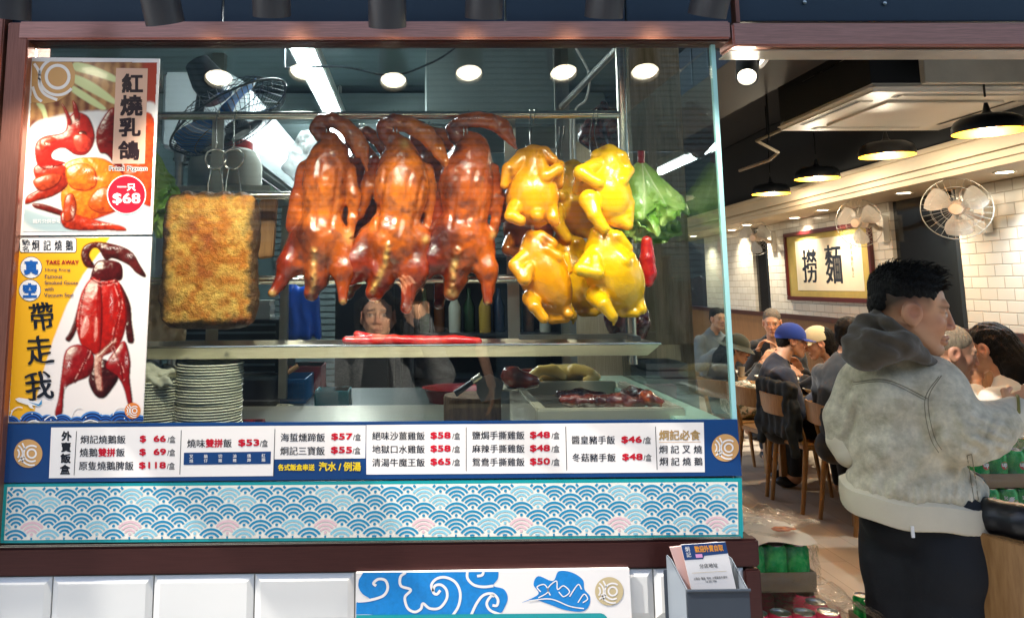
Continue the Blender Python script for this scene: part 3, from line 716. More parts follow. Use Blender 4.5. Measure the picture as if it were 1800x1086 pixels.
(u0, v0), (u1, v1) = G(533, 835), G(617, 868); S.text('一只', u0, v0, u1, v1, WHITE, .04, 4); (u0, v0), (u1, v1) = G(512, 878), G(638, 932); S.text('$68', u0, v0, u1, v1, WHITE, .028, 4)
(u0, v0), (u1, v1) = G(150, 996), G(275, 1016); S.text('圖片只供參考', u0, v0, u1, v1, WHITE, .02, 2)
S.build('poster_print', p1)
# ---- vacuum sealed goose poster
c2 = [(31, 417), (267, 416), (251, 741), (14, 743)]
p2 = board('goose_poster', 'yellow and white poster of a red roast goose to take away', 'poster', c2, YP, .003, WHITE)
H = lambda X, Y_: (X/3.016, 400+Y_/3.016); Hp = lambda L: [H(*p) for p in L]
P = Print(12, 415, 269, 744, '#efe4dc', .8); P.clip = inpoly(P.U, P.V, [(32, 418), (266, 417), (250.5, 740), (15, 742)])
P.poly(Hp([(60, 45), (590, 45), (530, 130), (440, 250), (350, 420), (280, 600), (230, 760), (195, 900), (175, 1040), (20, 1040)]), '#f5b427', False, 1)
P.blob(Hp([(440, 330), (410, 430), (390, 500), (365, 560), (345, 590), (370, 605), (400, 560), (430, 470)]), '#571a18', '#240a0a', r=8)
P.blob(Hp([(640, 300), (690, 400), (700, 500), (712, 600), (690, 615), (672, 590), (655, 450), (630, 360)]), '#4c1616', '#200808', r=9)
P.blob(Hp([(500, 215), (455, 210), (430, 160), (440, 105), (490, 78), (570, 80), (660, 105), (710, 140), (745, 200), (775, 250), (765, 265), (720, 240), (680, 200), (600, 165), (560, 175), (520, 115), (490, 115), (475, 150), (500, 195)]), '#5e1c1a', '#1d0a0a', r=9, tex=.35)
P.blob(Hp([(505, 190), (560, 170), (640, 190), (650, 270), (600, 290), (540, 285), (480, 280)]), '#5a1416', '#260808', r=10)
P.blob(Hp([(470, 800), (520, 700), (600, 720), (630, 790), (600, 850), (550, 905), (500, 885)]), '#4a1014', '#1d0608', r=10, tex=.4)
P.blob(Hp([(490, 265), (540, 285), (620, 280), (650, 330), (672, 450), (660, 560), (620, 640), (540, 680), (450, 650), (410, 560), (408, 450), (440, 330)]), '#cf1f16', '#6c0c0c', r=20, tex=.10)
P.blob(Hp([(520, 290), (535, 290), (545, 480), (530, 660), (515, 600), (512, 440)]), '#a81410', '#5c0a0a', r=6, gl=.2)
P.blob(Hp([(350, 650), (430, 620), (500, 680), (480, 780), (400, 820), (345, 860), (330, 990), (290, 990), (310, 900), (325, 780)]), '#a4151a', '#4c080a', r=11, tex=.12)
P.blob(Hp([(600, 660), (660, 600), (692, 700), (690, 800), (705, 940), (680, 940), (655, 850), (620, 790), (560, 740)]), '#a4151a', '#4c080a', r=11, tex=.12)
P.blob(Hp([(445, 480), (470, 470), (480, 530), (440, 590), (425, 570)]), '#f2a898', '#c83828', r=8, gl=1); P.blob(Hp([(505, 480), (525, 500), (520, 590), (500, 600)]), '#ea9a88', '#c02a20', r=6, gl=1)
P.blob(Hp([(505, 680), (530, 660), (610, 590), (612, 615), (545, 690), (540, 780), (545, 860), (515, 850), (500, 760)]), '#d9a890', '#8a3a30', r=4, tex=.9)
gm = P.mask(Hp([(490, 265), (620, 280), (660, 400), (660, 560), (540, 680), (410, 560), (440, 330)])); P.C = P.C*(1-.22*gm[..., None]*(np.sin(P.U*1.9+P.V*1.1)*np.sin(P.V*2.1-P.U*.9) > .15)[..., None])
for ln in ([(610, 290), (640, 400), (615, 520), (600, 600)], [(450, 330), (425, 450), (420, 560)], [(470, 660), (430, 760), (400, 820)], [(600, 640), (640, 740), (650, 800)], [(480, 270), (540, 300), (620, 285)]):
    d = np.min([np.hypot((P.U-x), (P.V-y)) for x, y in spline(Hp(ln), 10)], 0); P.C = mixc(P.C, np.array(lin('#4a080a')), .75*np.exp(-(d/1.6)**2)); P.C = mixc(P.C, np.array(lin('#f0b0a0')), .5*np.exp(-((d-3.2)/1.2)**2)*np.clip(.3+2.5*fbm(P.U, P.V, 0*P.U, .22, 3), 0, 1)*P.mask(Hp([(330, 120), (700, 120), (720, 1000), (280, 1000)]), False))
for u_, v_, ru, rv, k in ((600, 110, 40, 6, .6), (690, 150, 16, 10, .5), (365, 720, 10, 26, .7), (670, 700, 8, 26, .6), (590, 400, 8, 40, .5), (345, 850, 5, 20, .6), (600, 700, 20, 8, .7)):
    uu, vv = H(u_, v_); P.C = mixc(P.C, np.array(lin('#fff0e8')), k*np.exp(-((P.U-uu)/(ru/3.016))**2-((P.V-vv)/(rv/3.016))**2)*np.clip(.6+2*fbm(P.U, P.V, 0*P.U, .5, 2), 0, 1))
P.build('poster_picture', p2, YP-.0006, M_PRINT)
S = Sheet(YP-.0006); BL = mat('poster_blue', '#1d5fae', .4); DB = mat('poster_navy', '#132a5e', .4); LB = mat('poster_wave', '#4c86c6', .4); OR = mat('poster_orange', '#d9803c', .4)
def rr(x0, y0, x1, y1, r): return [H(x+r*math.cos(a), y+r*math.sin(a)) for x, y, a0 in ((x0+r, y0+r, 180), (x0+r, y1-r, 90), (x1-r, y1-r, 0), (x1-r, y0+r, 270)) for a in [R(a0-k*15) for k in (-6, -5, -4, -3, -2, -1, 0)]]
S.poly(rr(103, 52, 406, 134, 14), INK, 1); S.poly(rr(106, 55, 403, 131, 13), WHITE, 2)
def T2(t, a, y0, c, y1, m=INK, off=.02, l=3, **k): (u0, v0), (u1, v1) = H(a, y0), H(c, y1); S.text(t, u0, v0, u1, v1, m, off, l, **k)
T2('馳', 117, 62, 158, 95, shear=-.2, warp=.3); T2('名', 118, 98, 152, 128, shear=-.2, warp=.3)
for ch, a in zip('炯記燒鵝', (168, 230, 289, 347)): T2(ch, a, 66, a+40, 123)
for cxx, cyy, ch in ((165, 212, '真'), (158, 333, '空')):
    u, v = H(cxx, cyy); S.disc(u, v, 19.4, DB, 1); S.disc(u, v, 18.5, WHITE, 2); S.row(ch, u, v, 26, BL, .06, 3)
T2('TAKE AWAY', 243, 173, 418, 195, mat('poster_red', '#a01c24', .4), .03)
for t, a, y, c in (('Hong Kong', 240, 215, 373), ('Famous', 238, 249, 330), ('Smoked Goose', 237, 282, 415), ('with', 236, 315, 284), ('Vacuum Seal', 233, 347, 388)): T2(t, a, y, c, y+20, DB, .01)
for ch, a, y0, c, y1 in (('帶', 160, 395, 285, 545), ('走', 138, 570, 280, 725), ('我', 133, 760, 280, 915)): T2(ch, a, y0, c, y1, INK, .022, 3, shear=-.12, skew=-.1, warp=1.0)
# waves and plane
for cxx, cyy, rr_ in ((55, 1050, 55), (170, 1045, 72), (255, 1050, 60), (330, 1050, 62), (490, 1050, 78), (560, 1050, 60), (640, 1050, 80), (740, 1055, 62), (410, 1060, 60)):
    u, v = H(cxx, cyy); yb = 741 if u > 20 else 742
    for k, (rf, m) in enumerate(((1, LB), (.88, DB), (.76, BL), (.68, DB), (.54, BL), (.46, DB), (.3, BL), (.22, DB))):
        r0 = rr_/3.016*rf; lim = yb-.8
        pts = [(u+r0*math.cos(R(a)), v-r0*math.sin(R(a))) for a in range(0, 181, 9)]; pts = [(max(min(p[0], 252), 15.5), min(p[1], lim)) for p in pts]
        if max(p[1] for p in pts)-min(p[1] for p in pts) > .8: S.poly(pts, m, 2+k*.1+ cxx*.0001)
for (a, y) in ((60, 970), (110, 1012), (170, 985), (235, 990), (300, 1010), (350, 985), (420, 990), (455, 1005), (530, 985), (600, 990), (660, 1010), (270, 1018), (190, 1020)):
    u, v = H(a, y); S.disc(u, v, 1.2, WHITE, 3.2, 8)
for pts in ([(55, 1000), (70, 965), (100, 950), (120, 955)], [(375, 1005), (395, 965), (420, 950), (440, 955)], [(600, 985), (620, 955), (650, 948), (670, 955)], [(235, 1020), (260, 1000), (285, 995), (300, 1010)], [(150, 1030), (180, 1022), (210, 1030)], [(440, 1030), (480, 1020), (520, 1030)]):
    S.stroke([H(*p) for p in pts], 2.0, WHITE, 3.3)
u, v = H(703, 970); logo(S, u, v, 14, OR, WHITE, 4)
S.poly([H(*p) for p in [(80, 908), (100, 900), (150, 908), (205, 922), (220, 912), (222, 935), (205, 945), (140, 938), (95, 922)]], WHITE, 3); S.poly([H(*p) for p in [(140, 930), (160, 955), (180, 960), (165, 935)]], WHITE, 3.2); S.poly([H(*p) for p in [(150, 922), (205, 936), (222, 910), (222, 935), (205, 945)]], mat('plane_blue', '#3f8fc0', .4), 3.4)
S.build('poster_print', p2)
# ================================================================== the roast meat display
ZC = 1.2                                                   # counter top
M_gal = mat('galvanised_steel', '#b9b4a6', .3, .9, bump=(25, .06), var=(5, .1), stretch=(2, 20, 20))
def wire(b, pts, r=.0016, m=None): b.tube(spline(pts, 6), r, m or M_steel, 6)
# rack of pipes
YR = .30
rk = thing('hanging_rack', 'polished steel pipe rack with three rails that the roast meats hang from', 'rack', at(700, 600, YR))
xl, xr = at(150, 200, YR).x, at(1098, 300, YR).x
for v, y in ((203, YR), (343, YR+.035), (491, YR+.035)):
    b = MB(); r_ = 7.5*px(y); z = at(700, v, y).z; b.tube([(xl, y, z), (xr if y == YR else xr-.02, y, z)], r_, M_steel, 16); b.build('rail', rk)
b = MB(); b.tube([(xr, YR, at(1098, 640, YR).z), (xr, YR, at(1098, 70, YR).z)], 9*px(YR), M_steel, 18)
b.lathe([(.013, -.012), (.0135, 0), (.013, .012)], M_steel, 18, Matrix.Translation((xr, YR, at(1098, 203, YR).z))); b.build('upright', rk)
for u in (375, 902):
    b = MB(); x = at(u, 500, YR+.07).x; b.box((x-.016, YR+.068, at(u, 612, YR+.07).z), (x+.016, YR+.073, at(u, 205, YR+.07).z), M_steel2); b.build('upright', rk, bevel=.001)
# trough shelf
ts = thing('drip_tray', 'long galvanised drip tray under the hanging meats', 'tray', at(700, 627, .15))
xa, xb = at(150, 607, .15).x, at(1160, 607, .15).x; zt = at(700, 607, .15).z; zb_ = at(700, 627, .15).z
b = MB(); o_ = [(xa, .15, zt), (xb, .15, zt), (xb, .36, zt), (xa, .36, zt)]; i_ = [(xa, .168, zb_), (xb-.025, .168, zb_), (xb-.025, .342, zb_), (xa, .342, zb_)]
b.add(o_+i_, [[4, 5, 6, 7]]+[[k, (k+1) % 4, (k+1) % 4+4, k+4] for k in range(4)], M_gal)
o2 = [(p[0]*(1) + (.003 if p[0] == xb else -.003), p[1]+(-.003 if p[1] < .25 else .003), p[2]) for p in o_]; i2 = [(p[0], p[1], p[2]-.003) for p in i_]
b.add(o2+i2, [[7, 6, 5, 4]]+[[k+4, (k+1) % 4+4, (k+1) % 4, k] for k in range(4)], M_gal); b.add(o_+o2, [[k, k+4, (k+1) % 4+4, (k+1) % 4] for k in range(4)], M_gal)
b.build('trough', ts, smooth=20)
b = MB(); b.tube([(xa, .149, zt), (xb+.002, .149, zt)], .0028, M_steel, 8); b.build('rolled_rim', ts)
b = MB(); b.box((xb-.32, .25, zt+.004), (xb-.04, .27, zt+.016), M_steel2); b.box((xb-.05, .2, zt+.001), (xb-.03, .355, zt+.014), M_steel2); b.build('bracket', ts, bevel=.001)

# ---------------------------------------------------------------- roast geese
M_goose = mat('roast_goose_skin', '#8a3a12', .2, attr=True, coat=.7, bump=(300, .2, 'v', .004), bump2=(38, .2), var=(55, .25), spec=.6)
def polyd(U, V, pts):
    d = np.full(U.shape, 1e9)
    for (x1, y1), (x2, y2) in zip(pts, pts[1:]):
        dx, dy = x2-x1, y2-y1; t = np.clip(((U-x1)*dx+(V-y1)*dy)/(dx*dx+dy*dy+1e-9), 0, 1); d = np.minimum(d, np.hypot(U-x1-t*dx, V-y1-t*dy))
    return d
def pixel_xy(x, y, z):
    """picture position of a point, for colour zones given in photo pixels"""
    d = np.stack(np.broadcast_arrays(x-CAM.x, y-CAM.y, z-CAM.z), -1) @ np.array(ROT); w_ = -d[..., 2]
    return CX+F*d[..., 0]/w_, CY-F*d[..., 1]/w_
def roast_goose(g, label, Y0, cell=.0034):
    s = px(Y0); q = lambda u, v, dy=0: tuple(at(u, v, Y0+dy)); pr = []
    E_ = lambda u, v, ru, rv, rd, dy=0, rot=0, k=.02: ell(q(u, v, dy), (ru*s*.90, rd*.97, rv*s), Matrix.Rotation(R(rot), 3, 'Y'), k)
    for e in g['body']: pr.append(E_(*e))
    for i_, ch in enumerate(g['limbs']): pr += chain([(*q(u, v, dy+(.022*max(0, 1-j*.4) if i_ < 2 else 0)), r*s*(.9 if i_ < 2 and j == 0 else 1)) for j, (u, v, dy, r) in enumerate(ch)], .024 if i_ < 2 else .008)
    for ch in g['neck']: pr += chain([(*q(u, v, dy), r*s) for u, v, dy, r in ch], .006)
    hu, hv, ang = g['head']; pr.append(ell(q(hu, hv, g.get('hy', -.02)), (27*s, .021, 16.5*s), Matrix.Rotation(R(ang), 3, 'Y'), .008))
    def disp(x, y, z):
        x, y, z = np.broadcast_arrays(x, y, z); U, V = pixel_xy(x, y, z); front = np.clip((Y0+.01-y)/.03, 0, 1)
        d = fbm(x, y, z, 60, 3)*.0030+fbm(x, y, z, 18, 2)*.0035-.0022*np.abs(fbm(x, y, z*.35, 34, 2))
        for ln, dep, wd in g['groove']: d = d-dep*np.exp(-(polyd(U, V, ln)/wd)**2)*front
        sd = polyd(U, V, g['seam']); d = d+front*np.exp(-(sd/6)**2)*(.004+.010*vnoise(x, y, z, 120))
        return d
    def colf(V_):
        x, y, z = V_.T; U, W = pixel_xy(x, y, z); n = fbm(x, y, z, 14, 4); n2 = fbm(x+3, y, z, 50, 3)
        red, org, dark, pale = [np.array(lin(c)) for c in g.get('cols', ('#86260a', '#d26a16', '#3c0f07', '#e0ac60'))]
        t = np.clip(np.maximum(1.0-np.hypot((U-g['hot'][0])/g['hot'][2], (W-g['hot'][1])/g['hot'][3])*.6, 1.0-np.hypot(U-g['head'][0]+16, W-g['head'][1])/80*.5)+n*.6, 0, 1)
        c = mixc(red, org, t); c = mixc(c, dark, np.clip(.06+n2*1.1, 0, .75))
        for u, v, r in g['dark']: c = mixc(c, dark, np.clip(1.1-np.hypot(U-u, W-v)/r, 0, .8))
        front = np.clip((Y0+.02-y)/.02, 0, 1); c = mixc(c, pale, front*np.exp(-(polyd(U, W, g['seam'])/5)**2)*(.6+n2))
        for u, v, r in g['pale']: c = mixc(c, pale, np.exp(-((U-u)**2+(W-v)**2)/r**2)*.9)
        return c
    root = thing('roast_goose', label, 'roast goose', at(g['hook'][0], 203, YR), 'roast geese hanging in the window')
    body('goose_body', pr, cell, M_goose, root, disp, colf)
    e = at(g['eye'][0], g['eye'][1], Y0+g.get('hy', -.02)-.016); b = MB(); b.ball(e, .0042, mat('goose_eye', '#140a08', .2, coat=.5)); b.build('eye', root)
    hu_, hv_ = g['hook']; b = MB(); zr = at(hu_, 203, YR).z; x = at(hu_, 203, YR).x
    for k in (0, 1):
        xx = x+k*.012*g.get('two', 1); p = q(hu_+k*6, hv_+55, .0)
        wire(b, [(xx, YR+.012, zr-.012), (xx, YR+.013, zr+.004), (xx, YR+.0, zr+.0135), (xx, YR-.014, zr+.004), (xx, YR-.018, zr-.03), (p[0], Y0-.022, q(hu_, hv_+20)[2]), p], .0013)
    b.build('hook', root)
    return root
def breast(cx, dx=0): return []
G1 = dict(body=[(572, 325, 47, 82, .072, 0, 4), (584, 285, 34, 45, .05), (566, 415, 47, 58, .066, .0), (556, 478, 25, 36, .042)],
  limbs=[[(530, 425, -.01, 30), (508, 468, -.015, 19), (492, 498, -.015, 7.5), (479, 515, -.02, 8.5)], [(600, 425, -.02, 27), (604, 475, -.03, 18), (603, 506, -.03, 7.5), (603, 528, -.035, 9)],
         [(612, 300, 0, 14), (622, 345, -.01, 13), (620, 385, -.015, 9), (615, 412, -.02, 7)], [(538, 300, 0, 18), (526, 350, .01, 17), (514, 400, .01, 12)], [(556, 490, 0, 20), (547, 515, 0, 15)]],
  neck=[[(590, 272, -.005, 22), (581, 248, -.01, 16), (566, 238, .0, 14), (557, 226, .01, 14), (565, 214, .005, 13), (585, 212, -.01, 13), (606, 222, -.02, 14), (622, 240, -.025, 17)], [(636, 262, -.025, 13), (643, 284, -.025, 7), (645, 300, -.025, 4)], [(630, 268, -.025, 9), (628, 276, -.025, 4)]],
  head=(630, 252, 52), eye=(629, 243), hook=(575, 208), groove=[([(562, 285), (553, 400)], .0045, 4), ([(596, 300), (581, 400)], .0045, 4)],
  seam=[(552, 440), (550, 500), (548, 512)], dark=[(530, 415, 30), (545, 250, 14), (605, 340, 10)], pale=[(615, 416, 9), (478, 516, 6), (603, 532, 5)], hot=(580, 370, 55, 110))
G2 = dict(body=[(705, 330, 55, 78, .078), (702, 278, 32, 42, .05), (692, 420, 54, 60, .07), (672, 475, 28, 36, .045)],
  limbs=[[(650, 425, -.01, 31), (630, 462, -.015, 24), (616, 492, -.01, 13)], [(735, 425, -.02, 31), (728, 478, -.03, 24), (718, 515, -.03, 9), (713, 541, -.035, 11)],
         [(752, 300, .01, 13), (758, 350, .02, 13), (752, 392, .02, 9), (748, 415, .01, 7)], [(660, 288, .02, 16), (648, 330, .03, 15), (630, 375, .03, 11), (618, 388, .02, 7)], [(670, 490, 0, 22), (657, 515, 0, 15)]],
  neck=[[(705, 268, -.01, 22), (690, 248, -.005, 17), (678, 236, .005, 15), (676, 224, .01, 15), (692, 215, .0, 15), (720, 220, -.015, 15), (748, 236, -.03, 17)], [(772, 266, -.03, 14), (783, 286, -.03, 8), (790, 301, -.03, 4)]],
  head=(762, 252, 40), eye=(762, 243), hook=(692, 208), groove=[([(678, 300), (662, 400)], .005, 4), ([(722, 305), (700, 410)], .0045, 4), ([(742, 315), (726, 400)], .005, 4), ([(655, 400), (685, 418), (720, 415)], .0015, 6)],
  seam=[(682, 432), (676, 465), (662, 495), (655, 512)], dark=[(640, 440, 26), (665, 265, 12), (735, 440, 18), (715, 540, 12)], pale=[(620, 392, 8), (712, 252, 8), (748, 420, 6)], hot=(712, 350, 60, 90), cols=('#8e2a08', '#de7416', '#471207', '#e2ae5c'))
G3 = dict(body=[(820, 330, 54, 80, .075), (832, 275, 36, 45, .05), (812, 418, 52, 60, .068), (800, 475, 26, 38, .042)],
  limbs=[[(778, 415, -.01, 30), (764, 455, -.015, 24), (752, 480, -.01, 12)], [(846, 425, -.02, 27), (856, 475, -.03, 17), (858, 508, -.03, 7.5), (857, 528, -.035, 8.5)],
         [(866, 300, .01, 13), (874, 350, .0, 14), (872, 390, .0, 9), (868, 412, .0, 7)], [(790, 300, .02, 16), (778, 345, .02, 15), (768, 390, .02, 12)], [(800, 490, 0, 20), (794, 516, 0, 14)]],
  neck=[[(838, 265, -.01, 22), (826, 248, .0, 17), (804, 240, .01, 15), (798, 226, .01, 14), (814, 214, -.005, 14), (840, 211, -.02, 14), (862, 214, -.03, 15)], [(888, 232, -.03, 14), (900, 248, -.03, 8), (907, 261, -.03, 4)]],
  head=(876, 221, 24), eye=(860, 217), hook=(815, 207), groove=[([(806, 300), (793, 400)], .005, 4), ([(835, 300), (822, 395)], .005, 4), ([(852, 300), (845, 380)], .004, 4), ([(782, 415), (805, 432), (845, 420)], .0015, 6)],
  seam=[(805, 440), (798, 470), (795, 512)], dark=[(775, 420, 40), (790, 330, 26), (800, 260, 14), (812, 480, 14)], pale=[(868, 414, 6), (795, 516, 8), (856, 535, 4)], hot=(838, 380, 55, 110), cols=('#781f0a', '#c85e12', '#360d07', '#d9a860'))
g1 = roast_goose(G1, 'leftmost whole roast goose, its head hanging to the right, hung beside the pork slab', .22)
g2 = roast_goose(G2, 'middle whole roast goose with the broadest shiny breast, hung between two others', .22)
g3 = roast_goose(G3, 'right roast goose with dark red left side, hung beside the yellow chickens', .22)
dup(g1, g1.location+Vector((.075, .17, -.0)), 'dark roast goose half hidden behind the leftmost and middle geese')
dup(g2, g2.location+Vector((.085, .17, .005)), 'dark roast goose half hidden behind the middle and right geese')

# ---------------------------------------------------------------- chickens
def chick_mat(name, c1, c2): return mat(name, c1, .24, attr=True, coat=.45, bump=(260, .12, 'v', .003), bump2=(40, .16), spec=.5, var=(25, .08))
M_chick = chick_mat('glazed_chicken_skin', '#d89a12', '#a86010')
def chicken(g, label, Y0, cols, cell=.0034, hook=True, name='poached_chicken', grp='yellow chickens hanging in the window'):
    s = px(Y0); q = lambda u, v, dy=0: tuple(at(u, v, Y0+dy)); pr = []
    for (u, v, ru, rv, rd, dy, rot) in g['body']: pr.append(ell(q(u, v, dy), (ru*s, rd, rv*s), Matrix.Rotation(R(rot), 3, 'Y'), .018))
    for ch in g['limbs']: pr += chain([(*q(u, v, dy*1.3), r*s*.94) for u, v, dy, r in ch], .004)
    def disp(x, y, z): return fbm(x, y, z, 45, 2)*.0015+fbm(x, y, z, 16, 2)*.003
    def colf(V_):
        x, y, z = V_.T; n = fbm(x, y, z, 16, 3); c = mixc(np.array(lin(cols[0])), np.array(lin(cols[1])), .35+n*.9); U, W = pixel_xy(x, y, z)
        for u, v, r in g.get('dark', []): c = mixc(c, np.array(lin(cols[2])), np.clip(1-np.hypot(U-u, W-v)/r, 0, .85))
        return c
    root = thing(name, label, 'chicken', at(g['top'][0], g['top'][1], Y0), grp)
    body('chicken_body', pr, cell, M_chick, root, disp, colf)
    if hook:
        b = MB(); u, v = g['top']; x, zr = at(u, 203, YR).x, at(u, 203, YR).z
        for k in (-1, 1):
            xx = x+k*.006; wire(b, [(xx, YR+.012, zr-.01), (xx, YR, zr+.0135), (xx, YR-.014, zr), (at(u+k*(4 if g.get('v') else 1), v, Y0).x, Y0+.02, at(u, (203+v)/2, Y0).z), q(u+k*g.get('v', 0), v+12, 0)], .0014)
        b.build('hook', root)
    return root
C1 = ('#ec9e0a', '#d07c08', '#7a3a08'); C2 = ('#f8c008', '#eaa806', '#a86a08'); C3 = ('#b8620c', '#96480a', '#5a2408')
CA = dict(top=(935, 262), body=[(935, 345, 47, 58, .068, 0, 0), (938, 295, 26, 42, .05, 0, 0)],
  limbs=[[(918, 275, 0, 15), (935, 266, -.01, 12), (958, 268, -.015, 11), (972, 282, -.02, 10)], [(915, 282, -.01, 17), (896, 298, -.02, 14), (887, 325, -.025, 9)],
         [(950, 285, -.03, 11), (958, 310, -.04, 13), (980, 298, -.035, 12), (985, 290, -.02, 9)], [(985, 300, .01, 9), (982, 325, .01, 9)], [(905, 365, -.03, 15), (898, 380, -.045, 12), (914, 388, -.05, 11)], [(965, 365, -.02, 16), (972, 384, -.03, 11), (975, 390, -.03, 9)], [(943, 368, -.03, 16), (944, 380, -.045, 11)]], dark=[(900, 312, 9), (930, 395, 14), (898, 300, 8)])
CB = dict(top=(1045, 258), v=8, body=[(1066, 345, 44, 56, .066, 0, -12), (1070, 296, 26, 42, .05, 0, -8)],
  limbs=[[(1050, 275, 0, 14), (1072, 266, -.01, 13), (1092, 276, -.02, 12), (1100, 292, -.02, 10)], [(1048, 290, -.02, 14), (1020, 303, -.035, 13), (1052, 322, -.045, 11)], [(1020, 305, -.01, 9), (1014, 335, 0, 9)],
         [(1085, 292, -.02, 11), (1092, 318, -.035, 12), (1104, 300, -.02, 11)], [(1036, 352, -.035, 20), (1045, 378, -.05, 13), (1062, 402, -.055, 10)], [(1095, 360, -.01, 22), (1100, 385, -.02, 15)], [(1085, 385, -.02, 17), (1104, 396, -.03, 9)]], dark=[(1090, 402, 12), (1060, 260, 10)])
CC = dict(top=(944, 412), body=[(958, 490, 43, 68, .064, 0, -22), (940, 440, 24, 36, .046, 0, -10)],
  limbs=[[(925, 440, 0, 14), (932, 422, -.01, 12), (950, 416, -.015, 11), (970, 428, -.02, 10)], [(930, 445, -.01, 17), (905, 466, -.03, 12), (922, 490, -.045, 13), (930, 470, -.04, 10)],
         [(960, 440, -.03, 10), (980, 452, -.03, 11), (988, 470, -.02, 11)], [(995, 450, 0, 8), (1000, 475, 0, 8)], [(935, 525, -.02, 18), (940, 540, -.045, 11), (956, 560, -.05, 10)], [(985, 540, 0, 20), (1000, 552, -.02, 9)], [(970, 558, -.01, 12), (995, 560, -.01, 8)]], dark=[(930, 415, 16), (962, 420, 12), (955, 430, 10)])
CD = dict(top=(1062, 408), body=[(1078, 482, 49, 70, .068, 0, -24), (1062, 432, 26, 40, .048, 0, -14)],
  limbs=[[(1048, 425, 0, 14), (1062, 412, -.01, 13), (1086, 418, -.02, 13), (1104, 436, -.02, 10)], [(1045, 445, -.02, 16), (1020, 474, -.04, 13), (1050, 480, -.05, 13), (1046, 455, -.04, 11)],
         [(1076, 440, -.03, 10), (1098, 460, -.04, 12), (1108, 452, -.02, 11)], [(1050, 520, -.02, 20), (1062, 536, -.05, 13), (1076, 556, -.055, 10)], [(1080, 560, -.05, 6), (1078, 572, -.05, 2)], [(1112, 525, 0, 22), (1128, 543, -.02, 10)], [(1095, 545, -.01, 14), (1118, 550, -.02, 8)]], dark=[(1080, 420, 16), (1100, 545, 10)])
ka = chicken(CA, 'upper left deep orange yellow chicken, its rear end facing the glass', .21, C1)
kb = chicken(CB, 'bright yellow chicken hanging upper right beside the steel upright', .20, C2)
kc = chicken(CC, 'lower left deep orange yellow chicken, tilted to the right', .19, C1, hook=False)
kd = chicken(CD, 'bright yellow chicken hanging lowest right, dripping from its tail', .18, C2, hook=False)
dup(kb, kb.location+Vector((-.058, .16, -.012)), 'yellow chicken mostly hidden behind the upper right chicken')
dup(kd, kd.location+Vector((-.062, .16, -.004)), 'yellow chicken mostly hidden behind the lowest right chicken')
CG = dict(CA); kg = chicken(dict(CA, dark=[]), 'brown soy chicken hidden behind the two left chickens', .24, C3, name='soy_chicken'); kg.location = kg.location+Vector((.005, .11, -.075))
for (u, v0, v1) in ((936, 392, 414), (1064, 400, 412)):      # skewer wires joining upper and lower birds
    b = MB()
    for k in (-3, 0, 3): wire(b, [tuple(at(u+k, v0-10, .19)), tuple(at(u+k*.6, (v0+v1)/2, .18)), tuple(at(u+k*.3+4, v1+8, .19))], .0011)
    o = b.build('hanging_wire'); tag(o, 'thin wires joining upper and lower %s chickens' % ('orange' if u < 1000 else 'yellow'), 'wire')

# ---------------------------------------------------------------- crackling pork slab with two rings
M_pork = mat('pork_crackling', '#c87818', .5, attr=True, bump=(120, .7), bump2=(300, .6), spec=.45, var=(140, .22))
pc = at(371, 455, .2); ps = px(.2); ph = Vector((85*ps, .032, 119*ps))
def pork_disp(x, y, z):
    x, y, z = np.broadcast_arrays(x, y, z); t = (z-pc.z)/ph.z
    d = fbm(x, y, z, 70, 3)*.0045+fbm(x, y, z, 22, 2)*.006-.006*np.clip(t, 0, 1)**3*np.cos(x*70)**2
    s_ = np.abs(x-pc.x)/ph.x
    return d-(.03*np.clip(t-.62, 0, 1)+.016*np.clip(-t-.75, 0, 1)+.003*np.cos(t*6)+.003)*np.clip(s_, 0, 1.3)**4-.05*np.clip(s_*.5+np.abs(t)*.5-.86, 0, 1)
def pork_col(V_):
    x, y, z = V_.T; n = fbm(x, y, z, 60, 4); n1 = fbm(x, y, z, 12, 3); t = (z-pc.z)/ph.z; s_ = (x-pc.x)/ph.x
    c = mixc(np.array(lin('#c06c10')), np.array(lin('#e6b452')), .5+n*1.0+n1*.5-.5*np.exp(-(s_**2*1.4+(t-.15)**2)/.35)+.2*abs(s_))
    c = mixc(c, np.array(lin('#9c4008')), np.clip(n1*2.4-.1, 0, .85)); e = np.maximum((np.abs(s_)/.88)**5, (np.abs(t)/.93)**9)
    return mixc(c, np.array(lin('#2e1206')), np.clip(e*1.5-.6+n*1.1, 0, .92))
pk = thing('roast_pork_slab', 'golden slab of crackling roast pork hanging from two steel rings', 'roast pork', at(395, 203, YR))
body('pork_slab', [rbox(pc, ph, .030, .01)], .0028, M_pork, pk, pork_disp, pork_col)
for u, k in ((379, 0), (410, 1)):
    b = MB(); c = at(u, 280, .2+.02*k); n = 24; r_ = 18*ps
    b.tube([(c.x+r_*math.cos(2*math.pi*i/n), c.y+.004*math.sin(4*math.pi*i/n), c.z+r_*math.sin(2*math.pi*i/n)) for i in range(n)], .0026, M_steel, 8, closed=True)
    zr = at(u, 203, YR).z; x = at(u+6, 203, YR).x; top = c+Vector((0, 0, r_))
    wire(b, [(x, YR+.012, zr-.008), (x, YR, zr+.0135), (x, YR-.014, zr), (x, YR-.03, zr-.03), tuple(top+Vector((0, 0, .02))), tuple(top)], .0018)
    for du in (-12, 12): wire(b, [tuple(c+Vector((du*.6*ps, 0, -r_*.85))), tuple(at(u+du, 320, .19+.02*k)), tuple(at(u+du*1.15, 348, .2))], .0018)
    b.build('ring_hook', pk)

